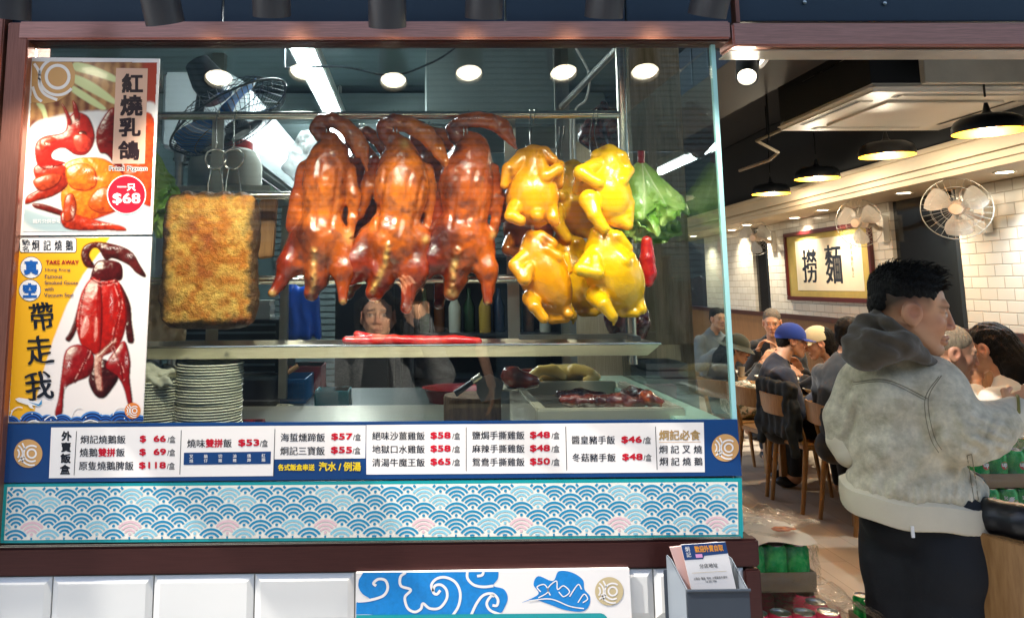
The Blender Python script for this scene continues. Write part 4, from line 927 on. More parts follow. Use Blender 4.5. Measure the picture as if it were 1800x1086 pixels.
# ---------------------------------------------------------------- lettuce, sausages, dark meats
M_let = mat('lettuce_leaf', '#8fb53a', .38, attr=True, spec=.5, bump=(50, .35), coat=.15)
def lettuce(u, v, Y0, L, W, label, seed):
    rg = random.Random(seed); top = at(u, v, Y0); root = thing('lettuce_bunch', label, 'lettuce', top, 'lettuce bunches hanging in the window')
    for k in range(10):
        a = (k-4.5)/4.5+rg.uniform(-.15, .15); ln = L*rg.uniform(.74, 1.04); wd = W*rg.uniform(.5, .72); fy = rg.uniform(-.04, .04); n, m_ = 52, 46
        s_ = np.linspace(-1, 1, n+1)[None, :]; t = np.linspace(0, 1, m_+1)[:, None]; wv = wd*(.16+t**.75)*(1-.35*np.clip(t-.7, 0, 1)); ed = np.clip(np.abs(s_)**2*t*1.1+np.clip(t-.68, 0, 1)*2.6+.12*t, 0, 1.5)
        x = top.x+a*W*.6*t**1.2+s_*wv; z = top.z-ln*t*(1-.16*s_**2); y = top.y+fy*t+(s_**2)*wv*.45-.02*np.sin(t*2.6)+0*x; q0 = 7.3*k+seed
        n1, n2, n3 = [fbm(x+o_, y*.3+q0, z, 30, 3) for o_ in (0, 5, 11)]; f2 = fbm(x+3, y*.2+q0, z+2, 85, 2)
        y = y+ed*(.05*n1+.014*f2)-.002*np.exp(-(s_/.05)**2); x = x+ed*.028*n2; z = z+ed*.026*n3+ed*.010*f2
        g_ = np.clip(.25+t*.45+.35*np.abs(s_)+.8*n3, 0, 1)+0*x; C = mixc(np.array(lin('#c3d87c')), np.array(lin('#6fa02c')), g_); C = mixc(C, np.array(lin('#dfe8b8')), np.exp(-(s_/.07)**2)*(1-t)+0*x)
        V = np.stack([x, y, z], -1).reshape(-1, 3); ii = np.arange((m_+1)*(n+1)).reshape(m_+1, n+1); Q = np.stack([ii[:-1, :-1], ii[:-1, 1:], ii[1:, 1:], ii[1:, :-1]], -1).reshape(-1, 4)
        mesh_arrays('leaf', V, Q, M_let, root, col=C.reshape(-1, 3))
    b = MB(); b.tube([top+Vector((0, .01, -.02)), top+Vector((0, .0, .03))], .009, mat('red_tie', '#9c1420', .4), 10); b.build('tie', root)
lettuce(1128, 285, .26, .205, .10, 'ruffled green lettuce bunch hanging beside the side pane', 3)
lettuce(262, 262, .27, .215, .085, 'ruffled green lettuce bunch half hidden by the pigeon poster', 5)
M_saus = mat('red_sausage_skin', '#b8161a', .26, coat=.4, var=(60, .25), bump=(90, .15), col2='#d8402a', ramp=(40, .45, .75))
def sausage(pts, Y0s, r, label):
    V = [(*at(u, v, y), r*(1 if 0 < i < len(pts)-1 else .72)) for i, ((u, v), y) in enumerate(zip(pts, Y0s))]
    o = body('red_sausage', chain(V, .004), .0025, M_saus, None, lambda x, y, z: fbm(x, y, z, 60, 2)*.0012); return tag(o, label, 'sausage', 'red sausages')
sausage([(1137, 424), (1138, 455), (1141, 480), (1139, 495)], [.24]*4, .019, 'thick red sausage hanging upright under the right lettuce')
sausage([(608, 598), (640, 600), (690, 598), (740, 600), (800, 599), (840, 600)], [.185]*6, .0135, 'long red sausage lying across the front of the drip tray')
sausage([(628, 588), (640, 594), (680, 599), (740, 599), (800, 599)], [.215]*5, .0135, 'red sausage with its end raised, behind the long one in the tray')
M_dark = mat('dark_glazed_meat', '#3a1410', .25, coat=.6, var=(30, .4), bump=(60, .5), col2='#6a2416', ramp=(25, .4, .7))
u_ = lambda u, v, y, r: (*at(u, v, y), r)
o = body('char_siu', chain([u_(1062, 185, .5, .014), u_(1055, 205, .5, .03), u_(1040, 235, .5, .038), u_(1060, 262, .5, .03)], .012)+chain([u_(1078, 200, .5, .02), u_(1075, 250, .5, .026)], .012), .004, M_dark, None, lambda x, y, z: fbm(x, y, z, 40, 3)*.008)
tag(o, 'dark glazed char siu pork hanging high behind the yellow chickens', 'char siu')
b = MB(); wire(b, [(at(1058, 203, YR).x, YR+.005, at(1058, 203, YR).z+.012), tuple(at(1059, 195, .42)), tuple(at(1060, 200, .5))], .002); b.build('hook', o)
o = body('char_siu', chain([u_(1090, 500, .46, .02), u_(1085, 560, .46, .034), u_(1095, 590, .46, .03)], .012)+chain([u_(1118, 520, .46, .02), u_(1125, 570, .46, .028), u_(1120, 592, .46, .02)], .012), .004, M_dark, None, lambda x, y, z: fbm(x, y, z, 40, 3)*.008)
tag(o, 'dark red char siu strips hanging low behind the lowest yellow chicken', 'char siu')
M_wood = mat('raw_wood', '#a8794a', .6, bump=(18, .2), var=(10, .2), stretch=(14, 14, 1.5))
b = MB(); b.prism([tuple(at(u, v, .42)) for u, v in ((455, 352), (486, 348), (478, 452), (452, 455))][::-1], (0, .035, 0), M_wood); o = b.build('wooden_block', bevel=.004); tag(o, 'rough wooden block hanging between the pork slab and the first goose', 'wood block')

# ---------------------------------------------------------------- counter and what stands on it
b = MB(); b.box((at(10, 700, .03).x, .012, .2), (pR-.012, 1.0, ZC), M_gal); o = b.build('display_counter', bevel=.004); tag(o, 'stainless counter inside the window carrying plates and trays', 'counter')
b = MB(); b.box((pR-.115, .012, ZC+.001), (pR-.012, SIDE_Y, ZC+.104), mat('ledge_green', '#b4d8c4', .2, coat=.3, var=(3, .06))); o = b.build('side_ledge', bevel=.003); tag(o, 'pale green ledge along the foot of the side pane', 'ledge')
M_plate = mat('plate_glaze', '#e4e0c8', .22, coat=.4, var=(3, .05)); M_rim = mat('plate_rim', '#d0ccb4', .25, coat=.3)
def plate_mesh(r):
    b = MB(); b.lathe([(.0005, .0035), (r*.55, .0035), (r*.62, .0045), (r*.98, .0105), (r, .0098), (r, .0082), (r*.66, .0012), (r*.6, 0), (r*.55, 0), (r*.53, .002), (.0005, .002)], M_plate, 36, cap=False); return b
pr_ = 56*px(.2); zp = ZC; pitch = 4.75*px(.12)
pm = plate_mesh(pr_); first = pm.build('plate', recenter=False); n_top = int((at(368, 633, .13).z-.0105-ZC)/pitch)
LBL = {0: 'stacked plain cream plates in the taller pile under the drip tray', 1: 'stacked plain cream plates in the shorter pile beside the goose poster'}
def place(o, x, y, z, lb, gp): o.location = (x, y, z); o.rotation_euler = (0, 0, random.uniform(0, 6)); tag(o, lb, 'plate', gp)
for st, (u, y, top) in enumerate(((368, .2, 637), (266, .2, 668))):
    cx = at(u, 700, y).x; n_ = int((at(u, top, y-.07).z-.011-ZC)/pitch)
    for k in range(n_+1):
        o = first if (st == 0 and k == 0) else first.copy()
        if o is not first: COL.objects.link(o)
        lb = LBL[st]
        if k == n_ and st == 0: lb = 'topmost cream plate with patterned face on the taller pile'
        place(o, cx+random.uniform(-.0016, .0016), y+random.uniform(-.0016, .0016), ZC+k*pitch, lb, 'plates in the %s pile' % ('taller' if st == 0 else 'shorter'))
        if k == n_ and st == 0:
            b = MB()
            for j in range(15): a = j*2*math.pi/15; b.disc = None; p = Vector((cx+math.cos(a)*pr_*.8, y+math.sin(a)*pr_*.8, ZC+k*pitch+.0093)); b.lathe([(.0003, .0008), (.005, .0003)], mat('plate_blue', '#3a4a6a', .3), 8, Matrix.Translation(p), cap=False)
            o.rotation_euler = (0, 0, 0); b.build('rim_pattern', o)
        if k == n_ and st == 1: zB = ZC+k*pitch+.01
cc = at(285, 655, .19)
o = body('cloth', [ell((cc.x-.015, .2, zB+.012), (.052, .05, .018), None, .01), ell((cc.x-.035, .19, zB+.026), (.03, .04, .02), None, .01), seg((cc.x-.03, .15, zB+.01), (cc.x+.03, .13, zB+.002), .016, .01), ell((cc.x+.02, .2, zB+.018), (.025, .04, .012), None, .01)], .0026, mat('grey_cloth', '#a8a592', .8, var=(20, .1)), None, lambda x, y, z: fbm(x, y, z, 40, 3)*.012+.003*np.sin(x*160+y*90+z*140))
tag(o, 'crumpled grey dishcloth lying on the shorter pile of plates', 'cloth')
# chopping block and cleaver
bc = at(832, 700, .40); zbt = at(832, 690, .48).z
b = MB(); rb = 50*px(.40); b.lathe([(rb*.97, 0), (rb, .01), (rb, zbt-ZC-.006), (rb*.97, zbt-ZC), (rb*.5, zbt-ZC-.003), (.001, zbt-ZC-.004)], mat('chopping_block_wood', '#9a7450', .6, bump=(30, .4), col2='#6a4a34', ramp=(9, .4, .7), stretch=(6, 6, 1)), 40, Matrix.Translation((bc.x, .44, ZC))); o = b.build('chopping_block'); tag(o, 'round worn wooden chopping block on the counter', 'chopping block')
cv = thing('cleaver', 'steel cleaver with dark handle leaning on the chopping block', 'cleaver', at(862, 690, .33))
b = MB(); b.prism([tuple(at(u, v, .33)) for u, v in ((838, 665), (862, 657), (886, 672), (880, 700), (846, 706), (838, 690))][::-1], (0, .003, .0), mat('cleaver_steel', '#8c8c88', .3, .9, var=(8, .2))); b.build('blade', cv, bevel=.0008)
b = MB(); b.tube([at(800, 692, .325), at(815, 682, .325), at(836, 667, .33)], [.0085, .0075, .006], mat('cleaver_handle', '#2c333c', .4), 12); b.build('handle', cv)
b = MB(); b.tube([at(830, 671, .328), at(845, 660, .331)], [.0075, .007], M_steel, 10); b.build('ferrule', cv)
# plate with a piece of roast goose
pc2 = at(896, 684, .55); o = plate_mesh(.075).build('serving_plate', recenter=False); o.location = (pc2.x, .5, at(896, 684, .5).z); tag(o, 'white plate under the dark roast goose piece beside the cleaver', 'plate')
o = body('roast_goose_piece', chain([u_(893, 660, .5, .02), u_(902, 664, .5, .03), u_(920, 668, .5, .022), u_(940, 670, .5, .014)], .01), .0035, mat('dark_roast_skin', '#6a2410', .22, coat=.6, bump=(40, .3), var=(30, .4)), None, lambda x, y, z: fbm(x, y, z, 40, 2)*.005); tag(o, 'shiny dark piece of roast goose lying on the counter plate', 'roast goose piece')
# tray of poached chicken
ty = .72; tz = at(990, 672, ty).z
tr = thing('chicken_tray', 'red lined steel tray holding the pale yellow chicken on the counter', 'tray', (at(990, 672, ty).x, ty, tz)); x0_, x1_ = at(925, 672, ty).x, at(1062, 672, ty).x
b = MB(); b.box((x0_, ty-.1, tz-.014), (x1_, ty+.12, tz-.008), M_steel2); b.box((x0_, ty+.114, tz-.008), (x1_, ty+.12, tz+.03), mat('red_lining', '#b01818', .5)); b.box((x0_, ty-.1, tz-.008), (x1_, ty-.094, tz+.004), M_steel2); b.build('tray_body', tr, bevel=.001)
b = MB(); b.box((x0_+.02, ty-.09, ZC), (x1_-.02, ty+.1, tz-.015), M_steel2); b.build('stand', tr)
CT = dict(top=(985, 640), body=[(1000, 655, 46, 15, .05, 0, 0), (965, 658, 26, 13, .05, 0, 0)], limbs=[[(935, 662, -.04, 9), (950, 650, -.05, 8), (972, 650, -.05, 10), (990, 662, -.055, 7)], [(1010, 650, -.03, 12), (1040, 656, -.05, 8), (1050, 662, -.05, 6), (1030, 668, -.06, 6)], [(930, 668, -.03, 7), (948, 672, -.04, 7)]])
chicken(CT, 'pale yellow poached chicken lying in the red lined tray', ty, ('#ffdc84', '#f2c866', '#a86a08'), .0036, hook=False, grp='chickens in view')
# framed tray with char siu strips
zf = at(1070, 716, .12).z; X0_, X1_ = at(942, 716, .12).x, at(1200, 716, .12).x
ft = thing('meat_display_tray', 'steel framed shallow tray with dark char siu near the glass', 'tray', ((X0_+X1_)/2, .35, ZC))
b = MB(); fw = .026
for p, q in (((X0_, .1, ZC+.001), (X1_, .1+fw, zf)), ((X0_, .60, ZC+.001), (X1_-.03, .60+fw, zf)), ((X0_, .1+fw+.001, ZC+.001), (X0_+fw, .599, zf)), ((X1_-fw, .1+fw+.001, ZC+.001), (X1_, .599, zf))): b.box(p, q, mat('tray_frame', '#bdbaa6', .32, .5, var=(6, .08)))
b.build('frame', ft, bevel=.003)
b = MB(); b.box((X0_+fw+.001, .1+fw+.002, zf-.045), (X1_-fw-.001, .598, zf-.04), M_steel2); b.build('tray_floor', ft)
b = MB(); b.box((X0_+fw+.002, .36, zf-.03), (X1_-fw-.002, .365, zf-.004), M_steel); b.build('divider', ft)
for pts, lb in (([(990, 704), (1040, 706), (1090, 706), (1130, 707)], 'longest dark char siu strip in the framed tray'), ([(1085, 700), (1110, 692), (1140, 700), (1160, 708)], 'reddish char siu strip at the right end of the framed tray'), ([(985, 694), (1020, 695), (1060, 697)], 'dull dark char siu strip behind the longest one')):
    o = body('char_siu_strip', chain([u_(u, v, .2 if v > 698 else .28, .017 if i not in (0, len(pts)-1) else .012) for i, (u, v) in enumerate(pts)], .008), .0032, M_dark if 'reddish' not in lb else mat('char_siu_red', '#6a2414', .25, coat=.6, var=(40, .5), bump=(60, .5), col2='#b05020', ramp=(45, .5, .7)), None, lambda x, y, z: fbm(x, y, z, 55, 3)*.007); tag(o, lb, 'char siu', 'char siu strips in the framed tray')
# ================================================================== kitchen behind the display
M_kwall = mat('kitchen_wall', '#5c7276', .45, var=(2, .15)); M_kceil = mat('kitchen_ceiling', '#62777b', .5, var=(1.5, .2)); M_dark = MATS['dark_glazed_meat']
KY, KX0, KX1, KZ = 4.9, -1.9, 1.22, 2.75
def wall(name, label, p, q, m, bevel=0): b = MB(); b.box(p, q, m); o = b.build(name, bevel=bevel); return tag(o, label, 'wall')
tag(wall('kitchen_ceiling', '', (KX0, .035, KZ), (KX1, KY, KZ+.06), M_kceil), kind='structure'); del bpy.data.objects['kitchen_ceiling']['category']
wall('kitchen_wall', 'dark grey green kitchen wall at the left behind the posters', (KX0-.06, .085, 0), (KX0, KY, KZ), M_kwall)
b = MB(); b.box((KX0, KY+.012, 0), (KX1, KY+.07, KZ), M_kwall)
rw = b.build('kitchen_wall'); tag(rw, 'far kitchen wall behind the geese, with a dark louvred shutter', 'wall')
b = MB(); M_sh = mat('shutter', '#67777a', .4, .2)
for k in range(44): z = .3+k*.052; b.prism([(-1.2, KY+.01, z), (-1.2, KY-.02, z+.004), (-1.2, KY-.014, z+.044), (-1.2, KY+.01, z+.048)], (2.3, 0, 0), M_sh)
b.build('shutter', rw)
# wooden partition panel at the right, behind the lettuce
M_pan = mat('pale_wood_panel', '#b8a285', .5, col2='#93805f', ramp=(9, .35, .65), stretch=(9, 9, .8))
b = MB(); xw0, xw1 = at(1118, 400, 1.75).x, KX1; zw = at(1160, 606, 1.75).z
b.box((xw0, 1.75, zw), (xw1, 1.79, KZ), M_pan); b.box((KX1-.03, 1.795, 0), (KX1+.03, KY, KZ), M_pan)
o = b.build('partition', bevel=.003); tag(o, 'pale wood grained partition behind the lettuce at the kitchen edge', 'partition')
# fluorescent battens
for k, (ya, yb) in enumerate(((.62, 2.25), (2.32, 4.4))):
    x = -.40-.03*k; t = thing('batten_light', ('long lit white ceiling batten nearest the window top', 'lit white batten seen between the first two geese')[k], 'ceiling light', (x, ya, 2.48), 'kitchen batten lights')
    b = MB(); b.box((x-.05, ya, 2.44), (x+.05, yb, 2.49), mat('batten_white', '#d8e0de', .4)); b.box((x-.01, ya+.3, 2.49), (x+.01, ya+.32, KZ), M_steel2); b.build('housing', t, bevel=.006)
    b = MB(); b.tube([(x, ya+.02, 2.425), (x, yb-.02, 2.425)], .026, mat('tube_light', '#f4fbff', .4, emis=('#eef6f6', 26.0)), 12); b.build('tube', t)
# wall mounted air conditioner at the left
ac = thing('air_conditioner', 'white split air conditioner hanging above the pork slab', 'air conditioner', (-.86, 2.0, 2.12)); M_ac = mat('ac_white', '#c6d2d6', .35, var=(2, .05))
prof = [(-1.02, 2.16), (-.80, 2.12), (-.71, 2.15), (-.66, 2.28), (-.68, 2.42), (-.76, 2.47), (-1.02, 2.47)]
b = MB(); b.prism([(x, 1.35, z) for x, z in prof], (0, 1.7, 0), M_ac); b.build('ac_body', ac, bevel=.012)
b = MB(); b.box((-.99, 1.42, 2.118), (-.74, 2.98, 2.126), mat('ac_vent', '#2a3336', .5)); b.build('air_outlet', ac)
b = MB()
for k in range(14): b.box((-.98, 1.45+k*.11, 2.108), (-.76, 1.456+k*.11, 2.117), M_ac)
b.build('louvre', ac)
b = MB(); b.box((-1.0, 2.0, 2.472), (-.94, 2.05, KZ), M_steel2); b.box((-1.0, 2.7, 2.472), (-.94, 2.75, KZ), M_steel2); b.build('bracket', ac)
# duct across the ceiling
b = MB(); b.box((-1.6, 2.6, 2.52), (1.1, 3.2, 2.70), mat('duct_grey', '#7c8c8c', .4, .3, var=(3, .15))); o = b.build('ceiling_duct', bevel=.01); tag(o, 'broad grey duct crossing under the kitchen ceiling', 'duct')
b = MB(); b.box((.05, 1.4, 2.28), (.62, 1.9, 2.60), mat('grease_box', '#6a7674', .45, .2, var=(3, .2))); b.box((-.0, 1.36, 2.24), (.67, 1.94, 2.279), mat('grease_box', '#6a7674')); o = b.build('extractor_hood', bevel=.012); tag(o, 'dull steel extractor box under the kitchen ceiling', 'extractor')
# fans
def wire_fan(loc, nrm, R_, label, blade, guard, name='fan', grp=None, nw=40, hub=None, depth=.08, twist=.5, nb=3, gr=.0012):
    t = thing(name, label, 'fan', loc, grp); Mx = Matrix.Translation(loc) @ Vector(nrm).normalized().to_track_quat('Z', 'Y').to_matrix().to_4x4()
    def PT(r, a, z): return Mx @ Vector((r*math.cos(a), r*math.sin(a), z))
    b = MB(); n = 40
    for r, z in ((R_, 0), (R_*.72, depth*.48), (R_*.4, depth*.58), (R_*.72, -depth*.5), (R_*.45, -depth*.6)): b.tube([PT(r, 2*math.pi*i/n, z) for i in range(n)], gr*(2.6 if r == R_ else 1), guard, 6, closed=True)
    for k in range(nw):
        a = 2*math.pi*k/nw; b.tube([PT(R_*.2, a, depth*.6), PT(R_*.6, a, depth*.56), PT(R_*.9, a, depth*.3), PT(R_, a, 0)], gr*.8, guard, 4, cap=False)
        if k % 2 == 0: b.tube([PT(R_*.25, a, -depth*.62), PT(R_*.7, a, -depth*.55), PT(R_, a, 0)], gr*.8, guard, 4, cap=False)
    b.build('guard', t)
    for k in range(nb):
        V = []; C = []; m_, n_ = 8, 8; a0 = 2*math.pi*k/nb+.4
        for i in range(m_+1):
            r = R_*(.16+.74*i/m_); w_ = (.42+.35*math.sin(math.pi*min(1, i/m_*.9)))
            for j in range(n_+1):
                s_ = j/n_-.5; V.append(PT(r, a0+s_*w_*1.55+.15*i/m_, s_*twist*depth*.9))
        ii = np.arange((m_+1)*(n_+1)).reshape(m_+1, n_+1); Q = np.stack([ii[:-1, :-1], ii[:-1, 1:], ii[1:, 1:], ii[1:, :-1]], -1).reshape(-1, 4)
        mesh_arrays('fan_blade', np.array(V), Q, blade, t)
    b = MB(); b.lathe([(.0005, depth*.75), (R_*.17, depth*.72), (R_*.2, depth*.6), (R_*.19, depth*.3), (.0005, depth*.28)], hub or guard, 24, Mx, cap=False); b.build('hub', t)
    b = MB(); b.lathe([(.001, -depth*2.2), (R_*.2, -depth*2.1), (R_*.27, -depth*1.4), (R_*.24, -depth*.7), (.001, -depth*.65)], hub or guard, 20, Mx, cap=False); b.build('motor', t)
    return t, Mx
M_fblk = mat('fan_wire_dark', '#2c3338', .35, .5); M_blue = mat('blue_fan_blade', '#2a6ab8', .25, spec=.6); M_fwht = mat('fan_wire_white', '#c4cccc', .35, .3)
fc = at(404, 205, .72)
t, Mx = wire_fan(fc, (.5, -.02, -.8), .205, 'black wire stand fan with blue blades tilted down above the pork slab', M_blue, M_fblk, nw=64, depth=.10, name='stand_fan', gr=.0015)
b = MB(); p = Mx @ Vector((0, 0, -.16)); b.tube([p, at(345, 225, .85), at(316, 262, .85)], .016, M_fblk, 10); b.tube([at(316, 262, .85), (at(316, 262, .85).x, at(316, 262, .85).y, 1.2)], .014, M_steel2, 12); b.tube([at(318, 255, .85), at(316, 285, .85)], .021, M_steel2, 12); b.build('pole', t)
b = MB(); x, y = at(316, 262, .85).x, .85; b.lathe([(.13, 0), (.13, .012), (.03, .03), (.014, .04)], M_steel2, 24, Matrix.Translation((x, y, 1.205))); b.build('base', t)
b = MB(); b.box((KX0+.1, .74, 1.16), (-.62, 1.3, 1.20), M_steel2); b.box((-.66, 1.2, 0), (-.62, 1.3, 1.159), M_steel2); o = b.build('side_table', bevel=.003); tag(o, 'steel side table behind the pork slab carrying the stand fan', 'table')
t, Mx = wire_fan(at(922, 222, 2.3), (-.1, -.9, -.3), .17, 'white wire fan deep in the kitchen behind the third goose head', M_fwht, M_fwht, nw=36, depth=.09, name='white_fan')
b = MB(); p = Mx @ Vector((0, 0, -.18)); b.tube([p, p+Vector((0, .02, .25)), (p.x, p.y+.02, KZ)], .014, M_fwht, 8); b.build('mount', t)
# steel upright and shelves at the right of the kitchen
def post(u, Y, z0, z1, r, label): b = MB(); x = at(u, 400, Y).x; b.box((x-r, Y-r, z0), (x+r, Y+r, z1), M_steel2); o = b.build('steel_upright', bevel=.003); return tag(o, label, 'upright')
post(988, 1.0, 0, KZ, .013, 'thin steel upright behind the gap between the chickens'); post(1000, 1.35, 0, KZ, .015, 'thicker steel upright deeper behind the chickens')
b = MB(); b.tube([at(985, 190, 1.0), at(1085, 85, .62)], .012, M_steel2, 8); o = b.build('brace'); tag(o, 'slanting steel brace under the ceiling above the chickens', 'brace')
M_cable = mat('white_cable', '#c8c8c0', .4)
for k, pts in enumerate((((1012, 85), (1035, 130), (1030, 175), (1010, 200), (1012, 300), (1018, 420), (1030, 520)), ((1003, 200), (1006, 330), (1022, 470), (1014, 540)))):
    b = MB(); b.tube(spline([tuple(at(u, v, 1.2+.1*k)) for u, v in pts], 6), .005, M_cable, 6); o = b.build('hanging_cable'); tag(o, ('white cable looping down from the ceiling behind the chickens', 'short white cable hanging beside the steel uprights')[k], 'cable')
b = MB(); b.tube(spline([tuple(at(u, v, .9)) for u, v in ((500, 120), (600, 118), (690, 133), (760, 110), (800, 85))], 6), .004, M_fblk, 6); b.tube([at(500, 120, .9), (at(500, 120, .9).x, .9, KZ)], .004, M_fblk, 6); b.tube([at(800, 85, .9), (at(800, 85, .9).x, .9, KZ)], .004, M_fblk, 6); o = b.build('hanging_cable'); tag(o, 'black cable sagging under the ceiling above the geese', 'cable')
# plastic bags
M_bag = mat('plastic_bag', '#dfe6e6', .25, spec=.6, trans=.0, alpha=.62, bump=(30, .5))
def bag(u, v, Y, ru, rv, label, sd):
    s = px(Y); c = at(u, v, Y); rg = random.Random(sd); pr = [ell(c+Vector((0, 0, -rv*s*.2)), (ru*s, ru*s*.7, rv*s*.75), None, .02)]
    for k in range(4): a = rg.uniform(-1, 1); pr += chain([(c.x+a*ru*s*.5, c.y, c.z+rv*s*.2, ru*s*.5), (c.x+a*ru*s*.15, c.y, c.z+rv*s, ru*s*.12)], .02)
    o = body('plastic_bag', pr, .006, M_bag, None, lambda x, y, z: fbm(x, y, z, 22, 3)*.035); tag(o, label, 'plastic bag', 'white plastic bags in the kitchen'); return o
bag(535, 280, 1.2, 34, 42, 'white plastic bag hanging left of the first goose', 1); bag(912, 172, 1.9, 32, 40, 'white plastic bag bulging above the top rail by the kitchen fan', 2); bag(962, 235, 1.9, 34, 44, 'white plastic bag hanging below the top rail behind the left chickens', 4)
# jug with red lid, behind the rings
jg = thing('storage_jar', 'big white plastic jar with a red lid behind the rings of the pork', 'jar', at(395, 340, .95)); c = at(395, 340, .95); M_jar = mat('jar_plastic', '#b9bdb4', .35, sss=0, var=(3, .06))
b = MB(); b.lathe([(.001, 0), (.11, 0), (.125, .02), (.125, .10), (.11, .14), (.085, .155), (.001, .157)], M_jar, 30, Matrix.Translation(c), cap=False); b.build('jar_body', jg)
b = MB(); b.lathe([(.088, .150), (.092, .152), (.092, .176), (.085, .18), (.001, .181)], mat('jar_lid', '#a01c22', .4), 30, Matrix.Translation(c), cap=False); b.build('lid', jg)
b = MB(); zs = c.z-.003; b.box((c.x-.32, .72, zs-.02), (c.x+.2, 1.2, zs), M_steel2); b.box((c.x-.3, 1.16, 1.2), (c.x-.27, 1.19, zs-.021), M_steel2); b.box((c.x+.16, 1.16, 1.2), (c.x+.19, 1.19, zs-.021), M_steel2); o = b.build('raised_shelf', bevel=.002); tag(o, 'steel shelf behind the pork slab carrying the white jar', 'shelf')
# paper bag at the left, behind the slab
c = at(292, 540, .75); o = body('paper_bag', [rbox(c+Vector((0, 0, -.02)), (.055, .04, .085), .02, .01), ell(c+Vector((.01, 0, .07)), (.05, .03, .03), None, .02)], .005, mat('brown_paper', '#a98f68', .75, var=(8, .15)), None, lambda x, y, z: np.abs(fbm(x, y, z, 26, 3))*.035); tag(o, 'crumpled brown paper bag left of the pork slab', 'paper bag')
# back counter with pots, basket and dishes
b = MB(); b.box((-1.1, 1.05, .3), (.75, 1.75, 1.13), mat('prep_counter', '#23292c', .4, .3, var=(3, .1))); b.box((-1.12, 1.03, 1.131), (.77, 1.77, 1.16), mat('dark_steel', '#565e60', .35, .8, var=(5, .15))); o = b.build('prep_counter', bevel=.004); tag(o, 'steel preparation counter deeper in the kitchen', 'counter')
ZK = 1.16
def on(u, Y): return at(u, 600, Y).x
pt = thing('cooking_pot', 'black pot holding a slanting steel ladle behind the plates', 'pot', (on(450, 1.12), 1.12, ZK)); b = MB(); T_ = Matrix.Translation((on(450, 1.12), 1.2, ZK)); b.lathe([(.001, 0), (.068, 0), (.075, .02), (.078, .12), (.083, .122), (.074, .118), (.068, .01), (.001, .008)], M_black, 28, T_, cap=False); b.build('pot_body', pt)
b = MB(); b.tube([(on(450, 1.12)-.085, 1.2, ZK+.1), (on(450, 1.12)-.12, 1.2, ZK+.105)], .008, M_black, 8); b.build('handle', pt)
b = MB(); b.tube([at(448, 690, 1.18), at(522, 645, 1.24)], .006, M_steel, 8); b.tube([at(505, 655, 1.225), at(524, 643, 1.24)], .009, M_wood, 8); b.ball(at(446, 692, 1.18), .028, M_steel, 10, (1, 1, .7)); o = b.build('ladle'); tag(o, 'steel ladle leaning out of the black pot', 'ladle')
def openbox(b, c, hx, hy, h, m, t=.006, fl=.012):
    x, y, z = c
    for p, q in (((x-hx, y-hy, z), (x+hx, y+hy, z+t)), ((x-hx, y-hy, z+t), (x+hx, y-hy+t, z+h)), ((x-hx, y+hy-t, z+t), (x+hx, y+hy, z+h)), ((x-hx, y-hy+t, z+t), (x-hx+t, y+hy-t, z+h)), ((x+hx-t, y-hy+t, z+t), (x+hx, y+hy-t, z+h))): b.box(p, q, m)
bk = MB(); openbox(bk, (on(508, 1.5), 1.45, ZK), .095, .12, .09, mat('basket_blue', '#1d5f96', .4))
for k in range(9): bk.box((on(508, 1.5)-.09+k*.022, 1.324, ZK+.012), (on(508, 1.5)-.088+k*.022, 1.329, ZK+.08), mat('basket_dark', '#123a60', .4))
for k in range(4): bk.box((on(508, 1.5)-.093, 1.324, ZK+.018+k*.018), (on(508, 1.5)+.093, 1.329, ZK+.02+k*.018), mat('basket_dark', '#123a60', .4))
o = bk.build('plastic_basket', bevel=.003); tag(o, 'blue plastic basket on the preparation counter', 'basket')
b = MB(); openbox(b, (on(505, 1.62), 1.66, ZK+.004), .15, .09, .11, mat('tub_red', '#8e1a24', .4)); o = b.build('plastic_tub', bevel=.004); tag(o, 'dark red plastic tub behind the blue basket', 'tub')
b = MB(); b.lathe([(.001, .004), (.03, .004), (.052, .02), (.055, .02), (.05, .012), (.03, 0), (.001, 0)], M_plate, 28, Matrix.Translation((on(490, 1.1), 1.13, ZK)), cap=False)
for k in range(12): a = k*math.pi/6; b.ball((on(490, 1.1)+.045*math.cos(a), 1.13+.045*math.sin(a), ZK+.0175), .003, mat('plate_blue', '#3a4a6a', .3), 6, (1, 1, .3))
o = b.build('dish'); tag(o, 'small dish with blue dotted rim in front of the blue basket', 'dish')
b = MB(); openbox(b, (on(440, .6), .62, ZC), .035, .05, .012, mat('tray_red', '#c01c20', .4), .004); o = b.build('small_tray', bevel=.002); tag(o, 'small red tray beside the foot of the taller plate pile', 'tray')
b = MB(); openbox(b, (on(585, 1.15), 1.2, ZK), .06, .06, .07, mat('tub_teal', '#1f7f8c', .4)); o = b.build('plastic_tub', bevel=.004); tag(o, 'small teal tub on the preparation counter right of the blue basket', 'tub')
b = MB(); b.lathe([(.001, 0), (.10, 0), (.12, .05), (.128, .052), (.118, .046), (.095, .006), (.001, .006)], mat('tub_red', '#8e1a24', .4), 30, Matrix.Translation((on(800, 1.3), 1.35, ZK)), cap=False); o = b.build('basin'); tag(o, 'round dark red basin behind the chopping block', 'basin')
